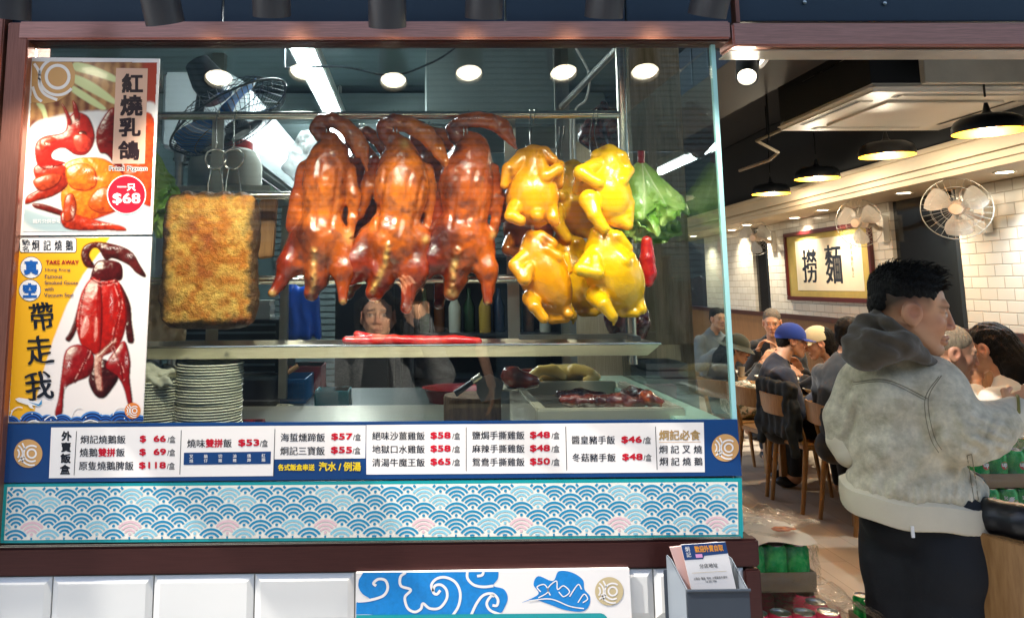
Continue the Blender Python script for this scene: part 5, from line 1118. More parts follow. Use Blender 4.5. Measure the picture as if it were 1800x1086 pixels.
# blue garment on a hook, papers, cabinet with bottles, trays at the right
c = at(522, 550, 1.5); o = body('blue_apron', [rbox(c, (.072, .03, .11), .025, .01), seg(c+Vector((-.05, 0, .09)), c+Vector((-.01, 0, .17)), .02, .012, .02), seg(c+Vector((.07, -.01, .05)), c+Vector((.085, 0, -.09)), .022, .016, .02)], .006, mat('blue_plastic', '#0b4fc0', .35, var=(10, .2)), None, lambda x, y, z: np.sin(x*110+fbm(x, y, z, 9, 2)*5)*.006); tag(o, 'bright blue apron hanging left of the first goose legs', 'apron')
b = MB(); b.tube([c+Vector((-.01, 0, .16)), c+Vector((-.01, .02, .2)), c+Vector((-.01, .22, .2))], .003, M_steel, 6); b.build('hook', o)
b = MB()
for k in range(14): b.box((on(455, 1.4)-.05+random.uniform(-.003, .003), 1.35, at(450, 560, 1.4).z+k*.0052), (on(455, 1.4)+.05+random.uniform(-.003, .003), 1.45, at(450, 560, 1.4).z+k*.0052+.0045), mat('paper_white', '#c9cdc6', .6))
o = b.build('foam_boxes_pile'); o.name = 'takeaway_box_pile'; tag(o, 'pile of flat white takeaway lids on the louvred cabinet', 'lids')
b = MB(); z1 = at(450, 561, 1.4).z; b.box((on(452, 1.4)-.3, 1.32, 1.162), (on(452, 1.4)+.1, 1.74, z1), mat('cabinet_dark', '#2e3638', .4, .4))
for k in range(10): b.box((on(452, 1.4)-.29, 1.312, 1.18+k*.03), (on(452, 1.4)+.09, 1.319, 1.195+k*.03), mat('shutter', '#4e5b5c'))
o = b.build('louvred_cabinet', bevel=.003); tag(o, 'dark louvred cabinet behind the pork slab', 'cabinet')
cb_ = thing('bottle_cabinet', 'tall dark cabinet of bottles behind the third goose', 'cabinet', (on(850, 2.6), 2.65, 0)); xc = on(855, 2.6)
b = MB(); M_cab = mat('bottle_cabinet_dark', '#2a3138', .4)
for p, q in (((xc-.42, 2.9, 0), (xc+.42, 2.92, 1.75)), ((xc-.42, 2.5, 0), (xc-.4, 2.899, 1.75)), ((xc+.4, 2.5, 0), (xc+.42, 2.899, 1.75)), ((xc-.399, 2.5, 1.33), (xc+.399, 2.899, 1.345)), ((xc-.399, 2.5, 1.05), (xc+.399, 2.899, 1.065)), ((xc-.42, 2.5, 1.751), (xc+.42, 2.92, 1.77))): b.box(p, q, M_cab)
b.build('cabinet_body', cb_)
b = MB(); b.lathe([(.0005, 0), (.032, 0), (.034, .01), (.034, .14), (.014, .19), (.013, .24), (.0005, .241)], mat('bottle_glass', '#28402a', .12, spec=.8), 16, cap=False); bo = b.build('bottle', recenter=False); cols = ['#28402a', '#5a3216', '#b8bcae', '#7a1c18', '#a88a3a', '#1c2c4a']
for k in range(9):
    o = bo if k == 0 else bo.copy()
    if k: COL.objects.link(o)
    o.location = (xc-.34+k*.084, 2.62+.06*(k % 2), 1.345); tag(o, 'bottle standing in the dark cabinet behind the third goose legs', 'bottle', 'bottles in the cabinet')
    if k % 3: o.data = o.data.copy(); o.data.materials[0] = mat('bottle_glass_%s' % 'abcdef'[k % 6], cols[k % 6], .15, spec=.8)
b = MB()
for k in range(4): openbox(b, (on(1178, 1.05), 1.2, 1.22+k*.026), .075, .1, .022, M_steel2, .003)
b.box((on(1178, 1.05)-.1, 1.07, .2), (on(1178, 1.05)+.1, 1.33, 1.215), M_steel2); o = b.build('tray_pile', bevel=.002); tag(o, 'pile of steel trays beside the side pane', 'trays')
b = MB(); b.box((on(1172, .95)-.06, 1.02, 1.20), (on(1172, .95)+.05, 1.06, 1.255), mat('box_pink', '#b48c8c', .5)); o = b.build('card_box', bevel=.003); tag(o, 'small dull pink box in front of the pile of steel trays', 'box')
b = MB(); xg, yg, zg = at(765, 322, 3.2).x, 3.2, at(765, 322, 3.2).z; b.box((xg-.05, yg, zg-.03), (xg+.05, yg+.02, zg+.03), mat('exit_green', '#12b060', .4, emis=('#14c070', 1.6))); b.tube([(xg, yg+.01, zg+.03), (xg, yg+.01, KZ)], .004, M_fblk, 6); o = b.build('exit_sign', bevel=.002); tag(o, 'small lit green exit sign seen between the geese', 'exit sign')

b = MB(); xf0, xf1 = on(588, 3.0), on(800, 3.0); b.box((xf0, 3.02, 0), (xf1, 3.6, 1.62), mat('backing_dark', '#14191d', .35, .2)); b.box((xf0+.02, 3.0, .1), ((xf0+xf1)/2-.004, 3.018, 1.6), mat('backing_door', '#1a2025', .3, .3)); b.box(((xf0+xf1)/2+.004, 3.0, .1), (xf1-.02, 3.018, 1.6), mat('backing_door', '#1a2025'))
b.tube([((xf0+xf1)/2-.04, 2.97, .9), ((xf0+xf1)/2-.04, 2.97, 1.4)], .008, M_steel2, 8); b.tube([((xf0+xf1)/2+.04, 2.97, .9), ((xf0+xf1)/2+.04, 2.97, 1.4)], .008, M_steel2, 8)
o = b.build('dark_backing', bevel=.003); tag(o, 'dark two door backing added at the back of the kitchen behind the window reflection', 'dark_backing')  # dark backing added so the mirrored figure stands out in the glass
# ================================================================== street side: what the window reflects and what shades it
def sheet(name, p, q, m): b = MB(); b.box(p, q, m); o = b.build(name, smooth=0); return tag(o, kind='structure')
sheet('pavement', (-14, -3.4, -.06), (14, .0, -.004), mat('pavement', '#b4b1a8', .8, bump=(20, .2), var=(2, .12)))
sheet('road', (-40, -9.5, -.2), (40, -3.404, -.12), mat('asphalt', '#3c3d3f', .85, bump=(80, .3), var=(2, .15)))
sheet('far_pavement', (-40, -14, -.06), (40, -9.504, -.0), mat('far_pavement_stone', '#4e4c49', .8))
ob = thing('street_building', 'teal grey building with roller shutters across the street', 'building', (0, -12, 0))
b = MB(); b.box((-22, -14, 0), (22, -12, 8), mat('grey_render', '#63706e', .7, var=(.6, .12))); b.build('wall', ob)
b = MB()
for k in range(40):
    z = 2.6+k*.11; b.box((-9, -12.03, z), (9, -11.98, z+.07), mat('louvre_pale', '#7f8d8b', .5))
b.build('louvre_band', ob)
b = MB(); b.box((-12, -12.06, 7.1), (12, -11.95, 7.6), mat('band_white', '#d4d8d6', .6)); b.build('cornice', ob)
for k in range(5): b = MB(); b.box((-9+k*3.7, -12.03, .1), (-6+k*3.7, -11.985, 2.4), mat('shutter_dark', '#1d2a33', .45)); b.build('shutter', ob)
b = MB(); b.box((-6, -.48, 2.95), (6, -.036, 3.0), mat('shade_canopy_dark', '#2b3136', .6)); b.box((-6, -.03, 2.91), (6, .0, 6.5), mat('upper_wall', '#7a7f80', .7)); o = b.build('shade_canopy', bevel=.004); tag(o, 'dark unseen overhang added above the shop front to shade the window', 'shade_canopy')  # unseen overhang added, its depth set to keep sun off the window
# unseen boards added at the overhang edge to throw the slanted shade on the menu
_sx = lambda u: at(u, 745, 0).x
def shade_pt(u, v):            # where a point on the overhang edge plane must be to shade picture point (u, v) of the front
    p = at(u, v, 0); t = .465/abs(_sd.y); return p+_sd*t
b = MB(); pts = [shade_pt(183, 735), shade_pt(290, 850), shade_pt(385, 955), shade_pt(470, 1050), shade_pt(760, 1050), shade_pt(690, 955), shade_pt(660, 850), shade_pt(560, 735)]
pts[0].z = pts[-1].z = 2.949; b.prism(pts, (0, -.02, 0), mat('shade_board_dark', '#30363c', .7)); o = b.build('added_shade_board'); tag(o, 'dark slanted unseen board added to shade the menu', 'shade_board')
b = MB(); a = shade_pt(176, 735); c = shade_pt(150, 1050); b.prism([Vector((a.x, a.y, 2.949)), Vector((c.x, a.y, c.z)), Vector((c.x-2, a.y, c.z)), Vector((c.x-2, a.y, 2.949))], (0, -.02, 0), mat('shade_board_dark', '#30363c')); o = b.build('added_shade_board'); tag(o, 'broad dark unseen board added to shade the left end of the front', 'shade_board')  # second unseen board, added to shade the left end
# ================================================================== the restaurant beyond the doorway
WS = 64/1350; WX = 3.6                                        # the long tiled wall runs back and a little to the right
def wx(Yc): return WX+WS*Yc
def wuc(u): return WX*F/(u-794)                               # depth at which picture column u meets the wall
def wp(Yc, off, z): return Vector((wx(Yc)-off, Yc-1.7, z))
def brick_mat(name, c1, c2, mortar, bw, bh, rough, ax, bump=.4, mort=.012, var_=.0, bev=.3, off=.5):
    m = bpy.data.materials.new(name); MATS[name] = m; m.use_nodes = True; n = m.node_tree.nodes; L = m.node_tree.links; b = n['Principled BSDF']
    tc = n.new('ShaderNodeTexCoord'); sp = n.new('ShaderNodeSeparateXYZ'); cb = n.new('ShaderNodeCombineXYZ'); L.new(tc.outputs['Object'], sp.inputs[0])
    L.new(sp.outputs[ax[0]], cb.inputs[0]); L.new(sp.outputs[ax[1]], cb.inputs[1])
    t = n.new('ShaderNodeTexBrick'); t.inputs['Color1'].default_value = (*lin(c1), 1); t.inputs['Color2'].default_value = (*lin(c2), 1); t.inputs['Mortar'].default_value = (*lin(mortar), 1)
    t.inputs['Scale'].default_value = 1; t.inputs['Mortar Size'].default_value = mort; t.inputs['Mortar Smooth'].default_value = bev; t.inputs['Brick Width'].default_value = bw; t.inputs['Row Height'].default_value = bh; t.offset = off
    L.new(cb.outputs[0], t.inputs[0]); L.new(t.outputs[0], b.inputs['Base Color']); b.inputs['Roughness'].default_value = rough
    bn = n.new('ShaderNodeBump'); bn.invert = True; bn.inputs['Strength'].default_value = bump; bn.inputs['Distance'].default_value = .01; L.new(t.outputs['Fac'], bn.inputs['Height']); L.new(bn.outputs[0], b.inputs['Normal'])
    return m
M_wt = brick_mat('white_wall_tile', '#cdc7ba', '#c2bbad', '#aaa293', .16, .078, .2, (1, 2), .6, .005, bev=.6)
M_floor = brick_mat('plank_tile_floor', '#c4b49e', '#b6a48c', '#94846e', 1.2, .2, .6, (1, 0), .15, .002, off=.35)
M_wain = mat('wainscot_wood', '#8a6238', .5, col2='#6e4a28', ramp=(7, .3, .7), stretch=(12, 12, .7)); M_cap = mat('dark_red_wood', '#3a1c16', .35, var=(10, .2))
M_ceil = mat('dark_ceiling', '#0f141b', .8); M_beige = mat('bulkhead_paint', '#b5a58c', .6, var=(2, .06)); M_gblk = mat('black_glass_panel', '#07090c', .12, spec=.5)
sheet('restaurant_floor', (-2.2, .004, -.05), (6, 14, .0), M_floor)
RZ = 3.15
b = MB(); b.box((1.26, .08, RZ), (5, 14, RZ+.05), M_ceil); b.box((1.0, 4.98, RZ), (1.255, 14, RZ+.05), M_ceil); o = b.build('restaurant_ceiling'); tag(o, kind='structure')
def wseg(Y0, Y1, z0, z1, o0, o1, m, mbx): 
    a, c, d, e = wp(Y0, o0, z0), wp(Y1, o0, z0), wp(Y1, o1, z0), wp(Y0, o1, z0)
    mbx.prism([a, c, d, e], (0, 0, z1-z0), m)
ZCAP, ZSOF = 1.26, 2.26
for k, (ua, ub, lb) in enumerate(((2300, 1697, 'white bevelled tile wall at the right beside the big wall fan'), (1575, 1352, 'white tile wall behind the framed calligraphy'), (1325, 1240, 'far white tile wall left of the narrow dark gap'))):
    b = MB(); wseg(wuc(ua), wuc(ub), ZCAP+.022, ZSOF, .0, -.1, M_wt, b); o = b.build('tiled_wall', recenter=False); tag(o, lb, 'tiled wall')
for ua, ub, lb in ((1696, 1576, 'glossy black panel between the two bright tile walls'), (1351, 1326, 'narrow black panel left of the framed calligraphy')):
    b = MB(); wseg(wuc(ua), wuc(ub), ZCAP+.022, ZSOF, -.03, -.1, M_gblk, b); o = b.build('black_panel', recenter=False); tag(o, lb, 'wall panel')
    bb = MB(); wseg(wuc(ua), wuc(ua)+.04, ZCAP+.022, ZSOF, -.0, -.028, mat('panel_frame', '#15191d', .3), bb); bb.build('frame', o)
wn = MB(); wseg(2.6, 15.5, 0.12, ZCAP-.03, .012, -.1, M_wain, wn); wo = wn.build('wainscot', recenter=False); tag(wo, 'wood wainscot along the restaurant wall behind the diners', 'wainscot')
b = MB(); wseg(2.6, 15.5, ZCAP-.028, ZCAP+.02, .03, -.1, M_cap, b); b.build('cap_rail', wo); b = MB(); wseg(2.6, 15.5, 0.0, .118, .02, -.1, M_cap, b); b.build('skirting', wo)
b = MB(); b.box((-2.0, 13.8, 0), (6, 13.9, RZ), mat('far_wall', '#5a5248', .7, var=(1, .2))); o = b.build('far_wall'); tag(o, 'far end wall of the restaurant', 'wall')
b = MB(); b.box((KX1-.6, KY+.075, 0), (KX1, KY+.16, RZ), M_wain); b.build('dividing_wall'); tag(bpy.data.objects['dividing_wall'], 'wood clad wall dividing kitchen and restaurant', 'wall')
bh = thing('bulkhead', 'beige lowered bulkhead with downlights along the tiled wall', 'bulkhead', wp(6, .2, ZSOF))
b = MB(); wseg(2.4, 15.4, ZSOF+.002, 2.42, .46, -.1, M_beige, b); b.build('soffit', bh)
for z0, z1, o_ in ((2.300, 2.325, .485), (2.345, 2.43, .50), (2.43, 2.46, .53)): b = MB(); wseg(2.4, 15.4, z0, z1, o_, .462, M_beige, b); b.build('moulding', bh)
b = MB(); wseg(2.4, 15.4, 2.462, RZ-.01, .44, -.1, M_ceil, b); b.build('upper_board', bh)
M_dl = mat('downlight_glow', '#fff6e0', .4, emis=('#fff0d0', 10.0))
for k, (Yc, off) in enumerate(((4.55, .24), (5.6, .24), (6.9, .22), (7.7, .12), (8.6, .26), (9.4, .14), (10.6, .24))):
    p = wp(Yc, off, ZSOF); t = thing('downlight', 'round lit downlight recessed in the beige bulkhead', 'downlight', p, 'downlights in the bulkhead')
    b = MB(); b.lathe([(.045, .0), (.062, -.003), (.062, .0015)], mat('white_metal', '#d8d4c8', .4), 24, Matrix.Translation(p), cap=False); b.build('ring', t)
    b = MB(); b.lathe([(.0005, -.001), (.045, -.001)], M_dl, 24, Matrix.Translation(p), cap=False); b.build('lens', t)
    cold = k == 0
    lamp('SPOT', 'downlight_beam', p-Vector((0, 0, .02)), 30 if not cold else 34, (.78, .9, 1) if cold else (1, .88, .68), aim=wp(Yc, off-.10, 0), size=.03, cone=125, blend=.9)
# pendant lamps
M_pend = mat('pendant_black', '#14171b', .3, spec=.5); M_pin = mat('pendant_yellow', '#eba008', .5)
def pendant(Yc, u, label, z=2.385):
    X = (u-730)/F*Yc; t = thing('pendant_lamp', label, 'pendant lamp', (X, Yc-1.7, z), 'black pendant lamps with yellow insides'); T_ = Matrix.Translation((X, Yc-1.7, z))
    b = MB(); b.lathe([(.154, .0), (.156, .0), (.155, .030), (.142, .06), (.11, .08), (.04, .086), (.018, .105), (.008, .15)], M_pend, 36, T_, cap=False); b.tube([(X, Yc-1.7, z+.18), (X, Yc-1.7, RZ)], .005, M_pend, 6); b.build('lamp_shade', t)
    b = MB(); b.lathe([(.154, .0005), (.151, .028), (.138, .055), (.108, .073), (.0005, .08)], M_pin, 36, T_, cap=False); b.build('shade_lining', t)
    b = MB(); b.ball((X, Yc-1.7, z+.03), .024, mat('bulb_glow', '#ffe8b0', .4, emis=('#ffd070', 12.0)), 12); b.build('bulb', t)
    lamp('POINT', 'pendant_light', (X, Yc-1.7, z-.03), 9, (1, .86, .64), size=.04)
for Yc, u, lb in ((6.56, 1365, 'smallest and farthest black pendant lamp with a yellow glow'), (5.6, 1450, 'second farthest black pendant lamp with a yellow glow'), (4.59, 1580, 'black pendant lamp hanging left of the big wall fan'), (3.69, 1770, 'nearest black pendant lamp, cut by the right edge')): pendant(Yc, u, lb, 2.335 if u > 1700 else 2.37)
# ceiling cassette, duct box, white board, pipe, far cassette
M_cas = mat('cassette_white', '#eae6dc', .45, var=(2, .05)); M_slot = mat('cassette_slot', '#20211f', .6)
def cassette(x0, x1, y0, y1, z, label):
    t = thing('ceiling_air_conditioner', label, 'air conditioner', ((x0+x1)/2, (y0+y1)/2, z)); s_ = x1-x0
    b = MB(); b.box((x0, y0, z), (x1, y1, z+.045), M_cas); b.build('panel', t, bevel=.02, seg=3)
    b = MB(); b.box((x0+.2*s_, y0+.2*s_, z-.012), (x1-.2*s_, y1-.2*s_, z-.001), M_cas)
    b.build('intake_grille', t, bevel=.002)
    for p, q in (((x0+.2*s_, y0+.07*s_), (x1-.2*s_, y0+.13*s_)), ((x0+.2*s_, y1-.13*s_), (x1-.2*s_, y1-.07*s_)), ((x0+.07*s_, y0+.2*s_), (x0+.13*s_, y1-.2*s_)), ((x1-.13*s_, y0+.2*s_), (x1-.07*s_, y1-.2*s_))):
        b = MB(); b.box((p[0], p[1], z-.004), (q[0], q[1], z-.0008), M_cas); b.box((p[0]+.004, p[1]+.004, z-.0062), (q[0]-.004, p[1]+.010, z-.0043), M_slot); b.box((p[0]-.03, p[1], z-.003), (p[0]-.004, q[1], z-.001), M_slot); b.build('louvre', t, bevel=.001)
    return t
cassette(2.28, 3.32, 2.0, 3.02, 2.55, 'big white ceiling cassette air conditioner above the man in the jacket')
cassette(2.15, 3.0, 6.4, 7.3, 2.50, 'far pale ceiling cassette beyond the pendant lamps')
b = MB(); b.box((2.30, 2.03, 2.6), (3.4, 3.0, RZ-.01), mat('duct_dark', '#161c22', .6, 0, var=(3, .1)))
for k in (0, 1):
    for j in range(3): b.box((2.297, 2.15+j*.2, 2.78+k*.12), (2.299, 2.29+j*.2, 2.786+k*.12), M_steel2)
o = b.build('duct_box', bevel=.004); tag(o, 'dark blue grey duct box above the white ceiling cassette', 'duct')
b = MB(); b.box((at(1620, 120, 1.9).x, 1.88, 2.56), (4.2, 1.92, RZ-.012), mat('dirty_white_board', '#c2beb2', .6, bump=(10, .1), var=(4, .14))); o = b.build('bulkhead_board', bevel=.003); tag(o, 'stained white board above the near edge of the ceiling cassette', 'board')
b = MB(); b.box((1.6, 1.5, 2.72), (2.1, 9, 2.98), mat('duct_dark', '#222b33')); 
for k in range(30): b.box((1.595, 1.6+k*.24, 2.73), (1.599, 1.62+k*.24, 2.97), M_fblk)
o = b.build('air_duct', bevel=.004); tag(o, 'long dark duct running under the dark ceiling beside the window edge', 'duct')
b = MB(); b.tube([at(1388, 222, 3.0), at(1330, 248, 3.1), at(1368, 268, 3.3), at(1352, 282, 3.4), at(1300, 300, 3.8)], .011, mat('pipe_beige', '#9c8f7a', .5), 8); b.tube([at(1352, 246, 3.06), (at(1352, 246, 3.06).x, 3.06, RZ)], .006, M_fblk, 6); o = b.build('ceiling_pipe'); tag(o, 'thin beige pipe zigzagging below the dark ceiling', 'pipe')
b = MB(); b.box((1.02, .09, 2.38), (1.20, .3, 2.42), M_beige); o = b.build('doorway_soffit', bevel=.003); tag(o, 'small beige soffit piece inside the top of the doorway', 'soffit')
# wall fans
M_fb = mat('fan_blade_smoke', '#a8a49c', .3, alpha=.85, spec=.5); M_fg = mat('fan_wire_grey', '#a8a59c', .35, .5); M_fh = mat('fan_hub_cream', '#c8b09a', .4)
for u, v, Yc, R_, nr, lb in ((1681, 367, 4.85, .195, (-.62, -.78, -.12), 'biggest grey wall fan on the bright bluish tile'), (1510, 392, 6.1, .19, (-.86, -.50, -.1), 'middle grey wall fan overlapping the framed calligraphy'), (1327, 418, 8.3, .19, (-.75, -.66, -.12), 'farthest grey wall fan near the window edge')):
    p = at(u, v, Yc-1.7); t, Mx = wire_fan(p, nr, R_, lb, M_fb, M_fg, 'wall_fan', 'grey wall fans in the restaurant', nw=30, hub=M_fh, depth=.085, gr=.0011)
    q = Mx @ Vector((0, 0, -.15)); yw = q.y+1.7+.12; wq = wp(yw, .0, q.z-.06); b = MB(); b.tube([q, (q+wq)/2+Vector((0, 0, -.02)), wq], .02, M_fh, 10)
    b.prism([wp(yw-.05, .05, q.z-.16), wp(yw+.05, .05, q.z-.16), wp(yw+.05, .001, q.z-.16), wp(yw-.05, .001, q.z-.16)], (0, 0, .22), mat('bracket_white', '#cfcabe', .4)); b.build('bracket', t)
    b = MB(); b.tube(spline([wp(yw+.03, .03, q.z+.06), wp(yw+.2, .02, q.z-.0), wp(yw+.22, .015, q.z+.14), wp(yw+.1, .01, ZSOF)], 6), .004, M_fh, 6); b.build('cord', t)
# framed calligraphy
fr2 = thing('calligraphy_frame', 'red framed white and gold calligraphy hanging on the tile wall', 'framed calligraphy', wp(7.3, 0, 1.43)); Ya, Yb, z0, z1 = 6.5, 8.2, 1.43, 2.13
M_frm = mat('frame_wood', '#4a1416', .3, coat=.3)
for a, c, p, q in ((Ya, Yb, z0, z0+.04), (Ya, Yb, z1-.04, z1), (Ya, Ya+.04, z0+.041, z1-.041), (Yb-.04, Yb, z0+.041, z1-.041)): b = MB(); wseg(a, c, p, q, .035, .002, M_frm, b); b.build('frame_side', fr2, bevel=.003)
b = MB(); wseg(Ya+.04, Yb-.04, z0+.04, z1-.04, .014, .002, mat('gold_mount', '#96823e', .6, var=(12, .1)), b); b.build('mount', fr2, smooth=0)
S = Sheet(0, f=lambda s, h, l: wp(Yb-.04-s*(Yb-Ya-.08), .0145+l*.0008, z1-.04-h*(z1-z0-.08)))
S.rect(.12, .09, .92, .90, mat('rice_paper', '#c2b69c', .7, var=(5, .05)), 1); S.text('撈', .20, .24, .40, .78, INK, .012, 2); S.text('麵', .50, .20, .70, .80, INK, .012, 2)
for k, ch in enumerate('壬寅年書於香江'): S.text(ch, .80, .16+k*.08, .826, .225+k*.08, mat('faded_ink', '#6a6048', .7), .0, 2)
S.build('calligraphy', fr2)
# chairs
M_oak = mat('pale_oak', '#b08452', .42, col2='#8f6538', ramp=(8, .3, .7), stretch=(10, 10, 1.2))
def make_chair():
    t = thing('dining_chair', 'x', 'chair', (0, 0, 0), 'pale oak dining chairs')       # faces +x
    b = MB(); b.box((-.20, -.21, .43), (.22, .21, .465), M_oak); b.build('seat', t, bevel=.008)
    for s in (-1, 1):
        b = MB(); b.tube([(-.25, s*.19, 0), (-.19, s*.185, .42), (-.20, s*.185, .50), (-.27, s*.18, .79)], [.014, .019, .019, .014], M_oak, 8); b.build('rear_leg', t)
        b = MB(); b.tube([(.23, s*.19, 0), (.18, s*.18, .43)], [.013, .019], M_oak, 8); b.build('front_leg', t)
    b = MB(); V = []; n = 12
    for i in range(n+1): a = (i/n-.5)*2; V.append((-.268-.045*(1-a*a), a*.205))
    b.add([(x, y, .655) for x, y in V]+[(x-.012, y, .80) for x, y in V]+[(x-.018, y, .655) for x, y in V]+[(x-.030, y, .80) for x, y in V], sum([[[i, i+1, n+2+i, n+1+i], [2*(n+1)+i+1, 2*(n+1)+i, 3*(n+1)+i, 3*(n+1)+i+1], [n+1+i, n+2+i, 3*(n+1)+i+1, 3*(n+1)+i], [i+1, i, 2*(n+1)+i, 2*(n+1)+i+1]] for i in range(n)], [])+[[0, n+1, 3*(n+1), 2*(n+1)], [n, 2*(n+1)+n, 3*(n+1)+n, n+1+n]], M_oak); b.build('backrest', t, bevel=.003)
    return t
ch0 = make_chair(); rot = R(6)
def put(o, u, v, Z, yaw, lb):
    p = atz(u, v, Z); o.location = (p.x, p.y, 0); o.rotation_euler = (0, 0, yaw); o['label'] = lb; return o
put(ch0, 1372, 858, 0, R(10), 'pale oak chair under the man in the blue cap')
c1_ = dup(ch0, (0, 0, 0)); put(c1_, 1312, 832, 0, R(14), 'pale oak chair nearest the window edge, with a patterned bag on it')
c2_ = dup(ch0, (0, 0, 0)); put(c2_, 1440, 888, 0, R(6), 'pale oak chair with a dark jacket over it, left of the standing man')
c3_ = dup(ch0, (0, 0, 0)); put(c3_, 1535, 925, 0, R(4), 'pale oak chair mostly hidden behind the standing man')
def cpos(c, x, y, z): return Matrix.LocRotScale(c.location, c.rotation_euler, None) @ Vector((x, y, z))
o = body('draped_jacket', [rbox(Vector((0, 0, .62)), (.045, .23, .20), .03, .01), seg((-.03, -.2, .5), (-.02, -.22, .34), .04, .03, .02), seg((-.03, .2, .5), (-.02, .21, .36), .04, .03, .02)], .009, mat('dark_cloth', '#161d22', .8, var=(9, .2)), None, lambda x, y, z: fbm(x, y, z, 14, 3)*.02+np.sin(y*70+z*9)*.005)
o.rotation_euler = (0, 0, R(6)); o.location = cpos(c2_, -.28, 0, .38); tag(o, 'dark jacket draped over the back of an oak chair', 'jacket')
o = body('patterned_bag', [rbox(Vector((0, 0, .14)), (.13, .15, .14), .05, .02)], .01, mat('bag_pattern', '#c2bba8', .7, col2='#5c6350', ramp=(26, .45, .55)), None, lambda x, y, z: fbm(x, y, z, 10, 3)*.03); o.location = cpos(c1_, -.02, 0, .462); tag(o, 'white and green patterned bag on the chair by the window edge', 'bag')
# tables and dishes
M_table = mat('table_top', '#9a7448', .35, col2='#7c5a34', ramp=(6, .3, .7), stretch=(1, 9, 9))
def table(Y0, Y1, lb):
    x0, x1 = (wx(Y0+1.7)-.98, wx(Y0+1.7)-.28); t = thing('dining_table', lb, 'table', ((x0+x1)/2, (Y0+Y1)/2, 0)); b = MB(); b.box((x0, Y0, .72), (x1, Y1, .75), M_table); b.build('tabletop', t, bevel=.008)
    for x in (x0+.06, x1-.06):
        for y in (Y0+.06, Y1-.06): b = MB(); b.box((x-.025, y-.025, 0), (x+.025, y+.025, .719), M_oak); b.build('leg', t, bevel=.003)
    return (x0+x1)/2, (Y0+Y1)/2
tabs = [table(5.0, 6.15, 'oak dining table with dishes behind the man in the blue cap'), table(3.55, 4.7, 'oak dining table between the standing man and the cream cap'), table(1.95, 3.1, 'oak dining table hidden behind the man in the jacket')]
M_dish = mat('white_dish', '#d8d4c8', .3, coat=.3); dn = ['bowl', 'plate']
b = MB(); b.lathe([(.0005, 0), (.035, 0), (.04, .008), (.085, .05), (.08, .05), (.04, .014), (.0005, .012)], M_dish, 24, cap=False); bowl = b.build('bowl', recenter=False)
b = MB(); b.lathe([(.0005, 0), (.05, 0), (.11, .016), (.108, .02), (.05, .006), (.0005, .006)], M_dish, 24, cap=False); dsh = b.build('dinner_plate', recenter=False); used = {}
for k, (ti, dx, dy, kind) in enumerate(((0, -.22, -.4, 0), (0, .1, -.35, 1), (0, -.1, -.05, 1), (0, .2, .1, 0), (0, -.24, .25, 1), (1, -.2, -.3, 0), (1, .16, -.1, 1), (1, -.15, .2, 0), (1, .2, .35, 0))):
    src = bowl if kind == 0 else dsh; o = src if src.name not in used else src.copy()
    if src.name in used: COL.objects.link(o)
    used[src.name] = 1; o.location = (tabs[ti][0]+dx, tabs[ti][1]+dy, .7505); kn = 'bowl' if kind == 0 else 'plate'
    tag(o, 'white %s on the %s oak table' % (kn, ('far', 'middle')[ti]), kn, 'white %ss on the %s table' % (kn, ('far', 'middle')[ti]))
